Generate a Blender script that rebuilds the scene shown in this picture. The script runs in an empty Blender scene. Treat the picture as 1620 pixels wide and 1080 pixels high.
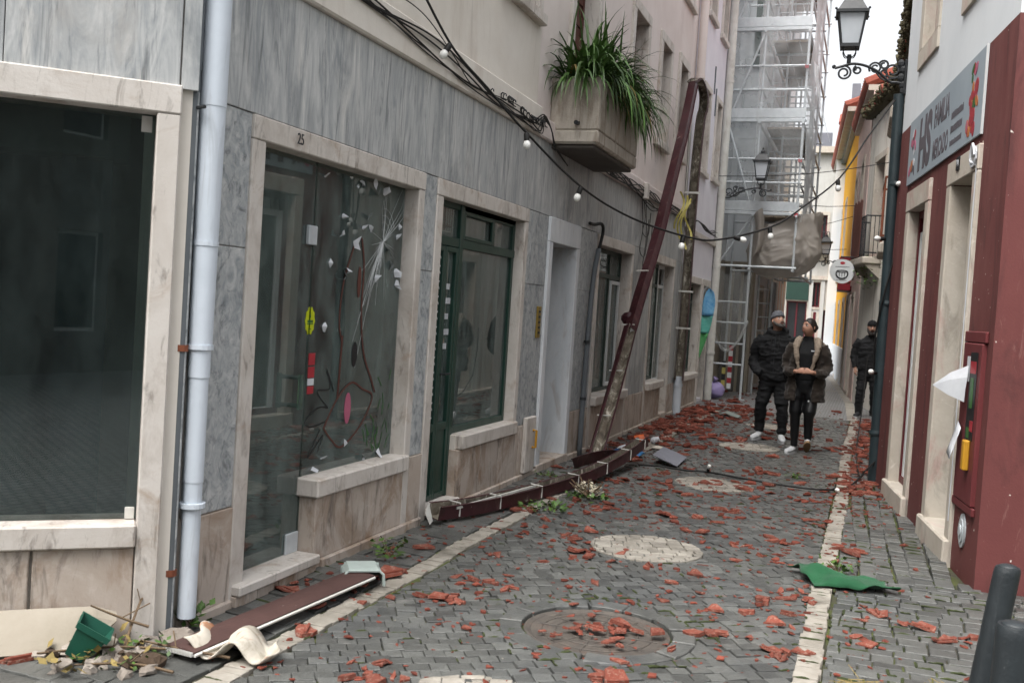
import bpy, bmesh, math, random
from mathutils import Vector, Matrix, noise

scene = bpy.context.scene
COL = scene.collection
R = math.radians

# ------------------------------------------------------------------ camera
EYE = Vector((0.0, 0.0, 1.62))
cam_d = bpy.data.cameras.new('camera')
cam = bpy.data.objects.new('camera', cam_d)
COL.objects.link(cam)
scene.camera = cam
cam_d.sensor_width = 36.0
cam_d.lens = 1600.0 / 1620.0 * 36.0
cam_d.clip_start = 0.05
cam_d.clip_end = 600.0
cam_d.dof.use_dof = True
cam_d.dof.focus_distance = 8.5
cam_d.dof.aperture_fstop = 5.6
_vx = Vector((0.94059757, 0.33347007, 0.06382725))
_fw = Vector((-0.33174267, 0.94267158, -0.03629178)).normalized()
_rt = (_vx - _fw * _vx.dot(_fw)).normalized()
_up = _rt.cross(_fw).normalized()
_m = Matrix((_rt, _up, -_fw)).transposed().to_4x4()
_m.translation = EYE
cam.matrix_world = _m

# ------------------------------------------------------------------ sky, sun, exposure (overcast)
SUN_EL, SUN_AZ = R(62), R(200)
world = bpy.data.worlds.new('World')
scene.world = world
world.use_nodes = True
wn = world.node_tree
wn.nodes.clear()
w_out = wn.nodes.new('ShaderNodeOutputWorld')
w_bg = wn.nodes.new('ShaderNodeBackground')
w_sky = wn.nodes.new('ShaderNodeTexSky')
w_sky.sky_type = 'NISHITA'
w_sky.sun_disc = False
w_sky.sun_elevation = SUN_EL
w_sky.sun_rotation = SUN_AZ
w_sky.air_density = 1.0
w_sky.dust_density = 6.0
w_sky.ozone_density = 1.0
w_hs = wn.nodes.new('ShaderNodeHueSaturation')
w_hs.inputs['Saturation'].default_value = 0.16      # the blue sky behind an even layer of white cloud
w_hs.inputs['Value'].default_value = 1.0
wn.links.new(w_sky.outputs[0], w_hs.inputs['Color'])
wn.links.new(w_hs.outputs[0], w_bg.inputs['Color'])
w_bg.inputs['Strength'].default_value = 0.15
wn.links.new(w_bg.outputs[0], w_out.inputs['Surface'])
sun_d = bpy.data.lights.new('sun', 'SUN')
sun_d.energy = 0.9
sun_d.angle = R(40)
sun_d.color = (1.0, 0.96, 0.9)
sun = bpy.data.objects.new('sun', sun_d)
COL.objects.link(sun)
sun.rotation_euler = (R(90) - SUN_EL, 0, R(180) - SUN_AZ)
sun.location = (0, 0, 30)
scene.view_settings.view_transform = 'Standard'
scene.view_settings.look = 'None'
scene.view_settings.gamma = 1.0
scene.view_settings.use_curve_mapping = False
scene.view_settings.exposure = 1.32
scene.cycles.max_bounces = 8
scene.cycles.diffuse_bounces = 4
scene.cycles.transparent_max_bounces = 16
scene.cycles.caustics_reflective = False
scene.cycles.caustics_refractive = False

# ------------------------------------------------------------------ materials
def lin(h):
    h = h.lstrip('#')
    out = []
    for i in (0, 2, 4):
        c = int(h[i:i + 2], 16) / 255.0
        out.append(c / 12.92 if c <= 0.04045 else ((c + 0.055) / 1.055) ** 2.4)
    return (out[0], out[1], out[2], 1.0)

MATS = {}
def pm(name, c1, c2=None, scale=4.0, stretch=(1, 1, 1), rough=0.7, bump=0.15, bscale=60.0, metal=0.0, spec=0.35,
       stains=(), rnd=0.0, island=False, coord='world', detail=6.0, lo=0.3, hi=0.7, sheen=0.0, coat=0.0, bstretch=None, speck=None, dist=.4):
    """Procedural surface: two colours mixed by stretched noise, stains with a shape of their own, fine relief."""
    m = bpy.data.materials.new(name)
    m.use_nodes = True
    nt = m.node_tree
    N, L = nt.nodes, nt.links
    b = N['Principled BSDF']
    b.inputs['Roughness'].default_value = rough
    b.inputs['Metallic'].default_value = metal
    b.inputs['Specular IOR Level'].default_value = spec
    if sheen: b.inputs['Sheen Weight'].default_value = sheen
    if coat: b.inputs['Coat Weight'].default_value = coat
    if coord == 'world':
        src = N.new('ShaderNodeNewGeometry').outputs['Position']
    else:
        src = N.new('ShaderNodeTexCoord').outputs['Object']
    def mapped(st):
        mp = N.new('ShaderNodeMapping')
        mp.inputs['Scale'].default_value = st
        L.new(src, mp.inputs['Vector'])
        return mp.outputs[0]
    def noise_tex(sc, st, det=9.0, ro=0.66, dist=0.0):
        t = N.new('ShaderNodeTexNoise')
        t.inputs['Scale'].default_value = sc
        t.inputs['Detail'].default_value = det
        t.inputs['Roughness'].default_value = ro
        t.inputs['Distortion'].default_value = dist
        L.new(mapped(st), t.inputs['Vector'])
        return t.outputs['Fac']
    def ramp(fac, lo, hi):
        r = N.new('ShaderNodeMapRange')
        r.inputs['From Min'].default_value = lo
        r.inputs['From Max'].default_value = hi
        L.new(fac, r.inputs['Value'])
        return r.outputs[0]
    def mix(fac, a, bcol):
        x = N.new('ShaderNodeMix')
        x.data_type = 'RGBA'
        if hasattr(fac, 'links'): L.new(fac, x.inputs[0])
        else: x.inputs[0].default_value = fac
        for sock, v in ((x.inputs[6], a), (x.inputs[7], bcol)):
            if hasattr(v, 'links'): L.new(v, sock)
            else: sock.default_value = v
        return x.outputs[2]
    c1 = lin(c1); c2 = lin(c2) if c2 else c1
    col = mix(ramp(noise_tex(scale, stretch, detail + 3, 0.68, dist), lo, hi), c1, c2)
    for st in stains:        # (hex, scale, stretch, lo, hi, strength)
        f = ramp(noise_tex(st[1], st[2], 9.0, 0.68, max(.8, dist)), st[3], st[4])
        mm = N.new('ShaderNodeMath'); mm.operation = 'MULTIPLY'; mm.inputs[1].default_value = st[5]
        L.new(f, mm.inputs[0])
        col = mix(mm.outputs[0], col, lin(st[0]))
    if speck:
        f = ramp(noise_tex(speck[1], (1, 1, 1), 2.0, 0.5), speck[2], speck[2] + 0.04)
        col = mix(f, col, lin(speck[0]))
    if rnd:
        if island:
            rv = N.new('ShaderNodeNewGeometry').outputs['Random Per Island']
        else:
            rv = N.new('ShaderNodeObjectInfo').outputs['Random']
        h = N.new('ShaderNodeHueSaturation')
        L.new(col, h.inputs['Color'])
        mr = N.new('ShaderNodeMapRange')
        mr.inputs['To Min'].default_value = 1.0 - rnd
        mr.inputs['To Max'].default_value = 1.0 + rnd
        L.new(rv, mr.inputs['Value'])
        L.new(mr.outputs[0], h.inputs['Value'])
        col = h.outputs[0]
    L.new(col, b.inputs['Base Color'])
    if bump:
        bn = N.new('ShaderNodeBump')
        bn.inputs['Strength'].default_value = bump
        bn.inputs['Distance'].default_value = 0.01
        L.new(noise_tex(bscale, bstretch or (1, 1, 1), 5.0), bn.inputs['Height'])
        L.new(bn.outputs[0], b.inputs['Normal'])
        rr = N.new('ShaderNodeMapRange')
        rr.inputs['To Min'].default_value = max(0.02, rough - 0.1)
        rr.inputs['To Max'].default_value = min(1.0, rough + 0.12)
        L.new(noise_tex(scale * 2.3, (1, 1, 1), 3.0), rr.inputs['Value'])
        L.new(rr.outputs[0], b.inputs['Roughness'])
    MATS[name] = m
    return m

def glass(name, tint=(0.8, 0.88, 0.86, 1), dirt=0.06, dirtcol='#8a9290', ior=1.75):
    m = bpy.data.materials.new(name)
    m.use_nodes = True
    nt = m.node_tree
    N, L = nt.nodes, nt.links
    N.clear()
    out = N.new('ShaderNodeOutputMaterial')
    tr = N.new('ShaderNodeBsdfTransparent'); tr.inputs[0].default_value = tint
    gl = N.new('ShaderNodeBsdfGlossy'); gl.inputs['Roughness'].default_value = 0.015
    df = N.new('ShaderNodeBsdfDiffuse'); df.inputs[0].default_value = lin(dirtcol)
    fr = N.new('ShaderNodeFresnel'); fr.inputs['IOR'].default_value = ior
    geo = N.new('ShaderNodeNewGeometry')
    mp = N.new('ShaderNodeMapping'); mp.inputs['Scale'].default_value = (3, 3, 1.1)
    L.new(geo.outputs['Position'], mp.inputs[0])
    nz = N.new('ShaderNodeTexNoise'); nz.inputs['Scale'].default_value = 2.2; nz.inputs['Detail'].default_value = 9
    nz.inputs['Roughness'].default_value = 0.68
    L.new(mp.outputs[0], nz.inputs['Vector'])
    mr = N.new('ShaderNodeMapRange')
    mr.inputs['From Min'].default_value = 0.35; mr.inputs['From Max'].default_value = 0.75
    mr.inputs['To Min'].default_value = dirt * 0.35; mr.inputs['To Max'].default_value = dirt * 1.9
    L.new(nz.outputs[0], mr.inputs[0])
    m1 = N.new('ShaderNodeMixShader'); L.new(fr.outputs[0], m1.inputs[0]); L.new(tr.outputs[0], m1.inputs[1]); L.new(gl.outputs[0], m1.inputs[2])
    m2 = N.new('ShaderNodeMixShader'); L.new(mr.outputs[0], m2.inputs[0]); L.new(m1.outputs[0], m2.inputs[1]); L.new(df.outputs[0], m2.inputs[2])
    L.new(m2.outputs[0], out.inputs[0])
    MATS[name] = m
    return m

def film(name, col, alpha, rough=0.4):
    """thin plastic sheet or netting: partly see-through, lets light pass"""
    m = bpy.data.materials.new(name); m.use_nodes = True
    nt = m.node_tree; N, L = nt.nodes, nt.links; N.clear()
    out = N.new('ShaderNodeOutputMaterial')
    tr = N.new('ShaderNodeBsdfTransparent')
    df = N.new('ShaderNodeBsdfDiffuse'); df.inputs[0].default_value = lin(col)
    tl = N.new('ShaderNodeBsdfTranslucent'); tl.inputs[0].default_value = lin(col)
    gl = N.new('ShaderNodeBsdfGlossy'); gl.inputs['Roughness'].default_value = rough
    a = N.new('ShaderNodeMixShader'); a.inputs[0].default_value = 0.4; L.new(df.outputs[0], a.inputs[1]); L.new(tl.outputs[0], a.inputs[2])
    c = N.new('ShaderNodeMixShader'); c.inputs[0].default_value = 0.06; L.new(a.outputs[0], c.inputs[1]); L.new(gl.outputs[0], c.inputs[2])
    nz = N.new('ShaderNodeTexNoise'); nz.inputs['Scale'].default_value = 3.0; nz.inputs['Detail'].default_value = 6
    g = N.new('ShaderNodeNewGeometry'); L.new(g.outputs['Position'], nz.inputs['Vector'])
    mr = N.new('ShaderNodeMapRange'); mr.inputs['From Min'].default_value = .3; mr.inputs['From Max'].default_value = .7
    mr.inputs['To Min'].default_value = max(0, alpha - .12); mr.inputs['To Max'].default_value = min(1, alpha + .1)
    L.new(nz.outputs[0], mr.inputs[0])
    b = N.new('ShaderNodeMixShader'); L.new(mr.outputs[0], b.inputs[0]); L.new(tr.outputs[0], b.inputs[1]); L.new(c.outputs[0], b.inputs[2])
    L.new(b.outputs[0], out.inputs[0])
    MATS[name] = m
    return m

# stone and plaster
pm('marble', '#b8b9b8', '#8f9395', scale=3.4, stretch=(4.0, 4.0, .55), rough=.48, bump=.05, lo=.36, hi=.64, dist=1.3,
   stains=(('#4a4f53', 2.6, (5.5, 5.5, .5), .54, .70, .8), ('#5d6367', .9, (1.8, 1.8, .9), .5, .68, .55), ('#d2d0cb', 1.6, (4, 4, .6), .57, .72, .7), ('#8c8072', 1.0, (1.6, 1.6, .6), .57, .78, .45)), rnd=.08)
pm('marble_diagonal', '#b4b6b6', '#83898c', scale=2.6, stretch=(1, 4.0, 2.6), rough=.5, bump=.05, lo=.35, hi=.65, dist=1.6,
   stains=(('#4a5054', 2.0, (2, 5, 3.6), .52, .70, .85), ('#cccbc7', 2.4, (2, 4, 5), .58, .72, .7)), rnd=.08)
pm('limestone', '#ccc7c1', '#b9b2aa', scale=2.5, rough=.65, bump=.16, bscale=70,
   stains=(('#8d8176', 1.7, (2, 2, 1), .5, .68, .6), ('#5f564e', 7.0, (2, 2, .5), .56, .68, .65), ('#97806a', 3.0, (1, 1, 1.4), .55, .68, .5)))
pm('base_stone', '#bdb3aa', '#a6998d', scale=1.8, rough=.65, bump=.16, bscale=70,
   stains=(('#80674f', 2.3, (1.3, 1.3, .8), .48, .64, .75), ('#4c443d', 4.6, (2.2, 2.2, .5), .53, .67, .7), ('#c9c2ba', 5, (1, 1, 1), .56, .7, .5)), rnd=.09)
pm('white_marble', '#d6d8da', '#b9bfc4', scale=3, stretch=(2, 2, .5), rough=.5, bump=.06,
   stains=(('#9a8f86', 3, (2, 2, .6), .55, .75, .7),))
pm('plaster_cream', '#d8d3cb', '#c9c2b8', scale=1.2, rough=.9, bump=.12, bscale=50,
   stains=(('#9d8878', .9, (1.6, 1.6, .45), .55, .8, .65), ('#857b72', 2.2, (3, 3, .22), .6, .78, .5)))
pm('plaster_pink', '#d9d0cc', '#cbc0bb', scale=1.3, rough=.9, bump=.12, bscale=50,
   stains=(('#a08a82', 1.0, (2, 2, .3), .56, .8, .6), ('#8b7c76', 2.5, (3.5, 3.5, .2), .62, .8, .45)))
pm('plaster_lilac', '#dbd9df', '#cdcad2', scale=1.3, rough=.9, bump=.1, bscale=50,
   stains=(('#938d92', 1.6, (3, 3, .22), .58, .8, .5),))
pm('plaster_white', '#d8dcdf', '#cbd0d4', scale=1.0, rough=.9, bump=.1, bscale=45,
   stains=(('#a2a6a8', 1.4, (2.5, 2.5, .3), .58, .82, .4),))
pm('plaster_old', '#dedbd4', '#c8c3b9', scale=1.4, stretch=(2, 2, .5), rough=.92, bump=.25, bscale=30,
   stains=(('#6f6a62', 1.1, (3.5, 3.5, .25), .52, .74, .8), ('#b28f6f', 1.3, (1.5, 1.5, .5), .6, .76, .6), ('#55524c', 5, (3, 3, .4), .62, .76, .6)))
pm('plaster_dull', '#bdbcb8', '#adaba6', scale=1.2, rough=.9, bump=.15, stains=(('#86837c', 1.4, (2.5, 2.5, .3), .5, .68, .5),))
pm('plaster_yellow', '#e0a512', '#cf930c', scale=1.0, rough=.9, bump=.1, stains=(('#9a7a3a', 1.2, (2, 2, .3), .6, .82, .5),))
pm('plaster_blush', '#dbc5bd', '#cbb3aa', scale=1.0, rough=.9, bump=.1, stains=(('#8f8079', 1.4, (2.5, 2.5, .3), .58, .8, .5),))
pm('plaster_ochre', '#6a6763', '#575552', scale=1.0, rough=.9, bump=.1, stains=(('#6c5a48', 1.4, (2.5, 2.5, .3), .56, .8, .5),))
pm('red_paint', '#673836', '#5c302f', scale=1.3, rough=.75, bump=.15, bscale=70,
   stains=(('#754844', 1.1, (2, 2, .35), .5, .7, .7), ('#382120', 1.6, (2, 2, .5), .53, .7, .7), ('#8a6762', 5.0, (3, 3, .7), .61, .72, .5)), speck=('#c9beb6', 26, .735))
pm('red_cabinet', '#6a3133', '#5d2a2c', scale=2, rough=.55, bump=.06, stains=(('#8e6a66', 5, (1, 1, 1), .66, .78, .4),))
pm('stone_pale', '#c2bbb0', '#aaa194', scale=3, rough=.8, bump=.25, bscale=50,
   stains=(('#b08f88', 2.4, (1.2, 1.2, .8), .52, .66, .6), ('#6f685f', 3.4, (2, 2, .6), .56, .74, .65), ('#dedad2', 6, (1, 1, 1), .6, .7, .5)))
pm('concrete', '#bdb6ab', '#a1988c', scale=2.2, rough=.9, bump=.3, bscale=40,
   stains=(('#6b5d4e', 2.6, (2, 2, .45), .5, .68, .8), ('#45433a', 6, (2.4, 2.4, .4), .58, .72, .75), ('#8f7350', 1.6, (2, 2, .8), .58, .72, .5)))
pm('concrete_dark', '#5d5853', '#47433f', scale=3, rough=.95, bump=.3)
# paving
pm('cobble', '#5b5c59', '#474846', scale=9, rough=.4, bump=.75, bscale=48, spec=.5, rnd=.34, lo=.3, hi=.75,
   stains=(('#3f4245', .7, (1, 1, 1), .5, .68, .55), ('#8c8983', 2.6, (1, 1, 1), .58, .76, .4), ('#4c5238', 6, (1, 1, 1), .66, .8, .5)))
pm('cobble_mass', '#5b5c59', '#474846', scale=9, rough=.4, bump=.75, bscale=48, spec=.5, rnd=.34, island=True, lo=.3, hi=.75,
   stains=(('#3f4245', .7, (1, 1, 1), .5, .68, .55), ('#8c8983', 2.6, (1, 1, 1), .58, .76, .4), ('#4c5238', 6, (1, 1, 1), .66, .8, .5)))
pm('white_cobble', '#9f9a91', '#837d73', scale=7, rough=.55, bump=.5, bscale=60, rnd=.2, island=True,
   stains=(('#5c5850', 2.2, (1, 1, 1), .47, .66, .8),))
pm('joint', '#403d34', '#4b5328', scale=2.2, rough=.95, bump=.6, bscale=120, lo=.42, hi=.56,
   stains=(('#2c2a26', 5, (1, 1, 1), .5, .7, .7),))
pm('iron_cover', '#5a544d', '#3f3b38', scale=12, rough=.6, bump=.5, bscale=90, spec=.4, stains=(('#7b5b4c', 6, (1, 1, 1), .55, .75, .5),))
pm('granite', '#6a6d6f', '#55585a', scale=14, rough=.5, bump=.25)
# clay, wood, metal, plastic
pm('clay', '#7d4234', '#643226', scale=14, rough=.85, bump=.35, bscale=80, rnd=.24, coord='object',
   stains=(('#5d3831', 9, (1, 1, 1), .55, .75, .6), ('#9d8577', 7, (1, 1, 1), .52, .66, .65)))
pm('clay_mass', '#7a4032', '#602f25', scale=14, rough=.85, bump=.35, bscale=80, rnd=.28, island=True,
   stains=(('#6d3a2f', 9, (1, 1, 1), .55, .75, .6),))
pm('roof_tile', '#9a5646', '#7d4236', scale=5, rough=.85, bump=.3, rnd=.18, stains=(('#5a463c', 3, (1, 1, 1), .55, .75, .6),))
pm('green_metal', '#1d3b31', '#17312a', scale=5, rough=.4, bump=.04, spec=.5)
pm('dark_window_frame', '#2f4039', '#26332e', scale=5, rough=.45, bump=.04)
pm('red_metal', '#3f141c', '#301016', scale=4, rough=.5, bump=.12, spec=.5, stains=(('#74514e', 3, (2, 2, .6), .54, .7, .5), ('#241512', 5, (2, 2, .5), .52, .66, .7), ('#a39a92', 14, (1, 1, 1), .64, .7, .6)))
pm('white_metal', '#cfcfca', '#b9b7b0', scale=5, rough=.5, bump=.08, stains=(('#7f756a', 3, (2, 2, .7), .56, .78, .7),))
pm('dirty_metal', '#5c5348', '#8c8577', scale=7, rough=.8, bump=.4, bscale=60, lo=.4, hi=.66, stains=(('#2f2a25', 6, (1, 1, 1), .5, .7, .8), ('#cfc9bc', 9, (1, 1, .5), .54, .64, .85)))
pm('galvanised', '#c3c8cb', '#a9afb3', scale=8, rough=.45, bump=.06, metal=.15, spec=.5)
pm('pvc_white', '#cdd5de', '#bfc8d1', scale=3, rough=.5, bump=.06, stains=(('#8c8f90', 3, (4, 4, .5), .56, .74, .5), ('#6f6a62', 9, (3, 3, .5), .64, .76, .5)))
pm('pvc_grey', '#63686c', '#565b5f', scale=3, rough=.5, bump=.05)
pm('iron_black', '#1b1e21', '#26292c', scale=9, rough=.5, bump=.12, spec=.5)
pm('iron_green', '#1f2a2e', '#2a373b', scale=6, rough=.45, bump=.1, spec=.5, stains=(('#5a6063', 4, (2, 2, .5), .62, .8, .35),))
pm('rust', '#6b3b2a', '#84503a', scale=8, rough=.85, bump=.3)
pm('rubber_black', '#151515', '#1d1c1b', scale=9, rough=.6, bump=.1)
pm('bollard_paint', '#1e2326', '#282e31', scale=7, rough=.45, bump=.25, bscale=90, spec=.5, stains=(('#6c7275', 9, (2, 2, .5), .6, .72, .5), ('#8b8f90', 30, (1, 1, .3), .68, .74, .7)))
pm('opal_glass', '#c6cbd0', '#b8bec4', scale=3, rough=.3, bump=0, stains=(('#8d7862', 3, (1, 1, 1), .64, .8, .5),))
pm('bulb_white', '#e8e8e4', '#dededa', rough=.25, bump=0)
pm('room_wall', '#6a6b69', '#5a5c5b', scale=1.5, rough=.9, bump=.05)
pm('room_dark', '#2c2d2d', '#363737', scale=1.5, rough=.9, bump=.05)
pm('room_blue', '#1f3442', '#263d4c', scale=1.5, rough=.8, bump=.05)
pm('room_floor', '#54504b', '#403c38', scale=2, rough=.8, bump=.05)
pm('shutter_metal', '#7d8580', '#6f7672', scale=3, rough=.6, bump=.05)
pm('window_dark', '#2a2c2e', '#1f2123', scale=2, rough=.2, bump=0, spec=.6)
pm('brown_shutter', '#4a2a24', '#5b362d', scale=4, rough=.7, bump=.15, rnd=.1)
pm('red_door', '#5c1620', '#4c1119', scale=4, rough=.5, bump=.05)
pm('white_frame', '#cdd0d0', '#bcc0c1', scale=4, rough=.5, bump=.03)
pm('brass', '#a08a4a', '#8a7438', scale=6, rough=.4, metal=.6, bump=.05)
pm('wood_plank', '#8d8274', '#736a5f', scale=3, stretch=(6, 1, 6), rough=.85, bump=.25)
pm('brown_board', '#4d3733', '#412d2a', scale=6, rough=.7, bump=.2, speck=('#a89a90', 30, .72))
pm('fibre_cement', '#bfb9ad', '#aaa397', scale=7, rough=.9, bump=.35, stains=(('#a5683f', 4.5, (1, .5, 1), .52, .57, .85), ('#77705f', 9, (1, 1, 1), .52, .66, .6)), coord='object')
pm('green_plastic', '#1b5444', '#174538', scale=6, rough=.55, bump=.1, coord='object', stains=(('#6d7a6c', 9, (1, 1, 1), .6, .74, .55), ('#4a3d2e', 6, (1, 1, 1), .6, .76, .6)))
pm('pale_plastic', '#a9b5b0', '#97a39e', scale=6, rough=.5, bump=.08, coord='object')
pm('green_cloth', '#1d5434', '#17452b', scale=8, rough=.95, bump=.5, bscale=260, coord='object', sheen=.1)
pm('sign_panel', '#9aa6ae', '#8c98a1', scale=1.2, rough=.45, bump=.02)
pm('sign_grey', '#5a565c', '#514d53', scale=3, rough=.5, bump=0)
pm('yellow_sticker', '#b8c21c', '#aab414', scale=6, rough=.5, bump=0)
pm('yellow_tape', '#bdb26a', '#aa9f52', scale=6, rough=.5, bump=.05)
pm('yellow_plastic', '#b8892a', '#a87a20', scale=6, rough=.5, bump=.03)
pm('print_red', '#a8323a', '#8e2a33', scale=9, rough=.5, bump=0)
pm('print_green', '#3f6b34', '#2f5530', scale=9, rough=.5, bump=0)
pm('print_orange', '#b9723a', '#a35f33', scale=9, rough=.5, bump=0)
pm('print_black', '#1a1a1c', '#222224', scale=9, rough=.5, bump=0)
pm('print_pink', '#b0627a', '#a2566e', scale=9, rough=.5, bump=0)
pm('paper', '#c9ccd0', '#b7babf', scale=5, rough=.8, bump=.1)
pm('blue_plastic', '#2f6fa3', '#27608f', scale=5, rough=.45, bump=.05)
pm('orange_plastic', '#d0602a', '#bb5222', scale=5, rough=.45, bump=.05)
pm('purple_bag', '#8577a8', '#9d92ba', scale=5, rough=.4, bump=.2)
pm('slate_sheet', '#75767f', '#686970', scale=4, rough=.6, bump=.1)
pm('card_tan', '#a59d90', '#928a7c', scale=2, rough=.85, bump=.15, stains=(('#6d6357', 2.4, (1, 1, 1), .54, .74, .7), ('#4f4a42', 6, (1, 1, 1), .62, .76, .5)))
pm('rubble', '#9c948b', '#7d746b', scale=8, rough=.95, bump=.5, rnd=.2)
pm('soil', '#3b3027', '#4b3d30', scale=9, rough=1, bump=.6)
pm('leaf', '#4e6b2c', '#38541f', scale=6, rough=.5, bump=.05, island=True, rnd=.35, spec=.4)
pm('leaf_long', '#4d6a33', '#334f22', scale=5, rough=.42, bump=.04, island=True, rnd=.4, spec=.45)
pm('leaf_single', '#4d6a33', '#3a5726', scale=5, rough=.42, bump=.04, rnd=.4, spec=.45)
pm('leaf_dry', '#8d7c4a', '#6d5f38', scale=6, rough=.8, bump=.1, island=True, rnd=.3)
pm('moss', '#3c4424', '#2c331c', scale=9, rough=1, bump=.7, bscale=160)
pm('moss_roof', '#443c31', '#4c4a32', scale=6, rough=1, bump=.6, bscale=60)
pm('twig', '#6b5a45', '#57483a', scale=12, rough=.9, bump=.3)
pm('petal', '#cfc8b6', '#b8ad92', scale=9, rough=.8, bump=.1, island=True, rnd=.15)
# people
pm('skin_light', '#b08a78', '#9f7967', scale=20, rough=.55, bump=.03, coord='object')
pm('skin_warm', '#a87f6c', '#98705d', scale=20, rough=.5, bump=.03, coord='object')
pm('beard_grey', '#55504d', '#3a3634', scale=60, rough=.9, bump=.4, bscale=150, coord='object')
pm('beard_black', '#191615', '#26211f', scale=60, rough=.9, bump=.4, bscale=150, coord='object')
pm('hair_black', '#17120f', '#221a16', scale=30, rough=.45, bump=.3, bscale=120, coord='object')
pm('cloth_black', '#0a0b0d', '#111215', scale=8, rough=.85, bump=.35, bscale=30, coord='object')
pm('cloth_legging', '#08090b', '#0e0f12', scale=6, rough=.42, bump=.15, bscale=20, coord='object')
pm('cloth_brown', '#2c241d', '#221b16', scale=7, rough=.85, bump=.35, bscale=35, coord='object', sheen=.15)
pm('fleece', '#8d8072', '#776b5f', scale=40, rough=1, bump=.8, bscale=110, coord='object')
pm('knit_grey', '#63656a', '#515358', scale=40, rough=1, bump=.6, bscale=120, coord='object')
pm('shoe_white', '#b9bbbd', '#a2a5a7', scale=12, rough=.6, bump=.1, coord='object')
pm('shoe_sole', '#8b6a48', '#9c8262', scale=12, rough=.7, bump=.1, coord='object')
pm('shoe_black', '#17181a', '#202124', scale=12, rough=.6, bump=.1, coord='object')
pm('eye_white', '#b9b4ae', rough=.3, bump=0)
pm('lip', '#7a4238', rough=.5, bump=0)
glass('glass_shop', (0.66, 0.80, 0.77, 1), .26, '#84938f', 2.2)
glass('glass_front', (0.66, 0.80, 0.78, 1), .06, '#6c7c7a', 1.9)
glass('glass_dusty', (0.62, 0.72, 0.69, 1), .30, '#9aa6a2')
glass('glass_green', (0.55, 0.72, 0.66, 1), .12, '#8fa39c')
film('net_white', '#eef1f2', .6)
film('net_thin', '#d3d8d9', .34)
film('tarp_tan', '#a39c94', .95)
film('haze_veil', '#e6eaeb', .22)
film('film_clear', '#ccd0cf', .30, .15)
film('flag_cloth', '#3f8fc0', .97)

# ------------------------------------------------------------------ mesh helpers
WORLD = {}
class Fr:
    """wall frame: s along the wall, o out of the wall, z up"""
    def __init__(self, org, d, n):
        self.o = Vector(org); self.d = Vector(d).normalized(); self.n = Vector(n).normalized()
    def __call__(self, s, o, z):
        return self.o + self.d * s + self.n * o + Vector((0, 0, z))
WF = Fr((0, 0, 0), (1, 0, 0), (0, 1, 0))

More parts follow.
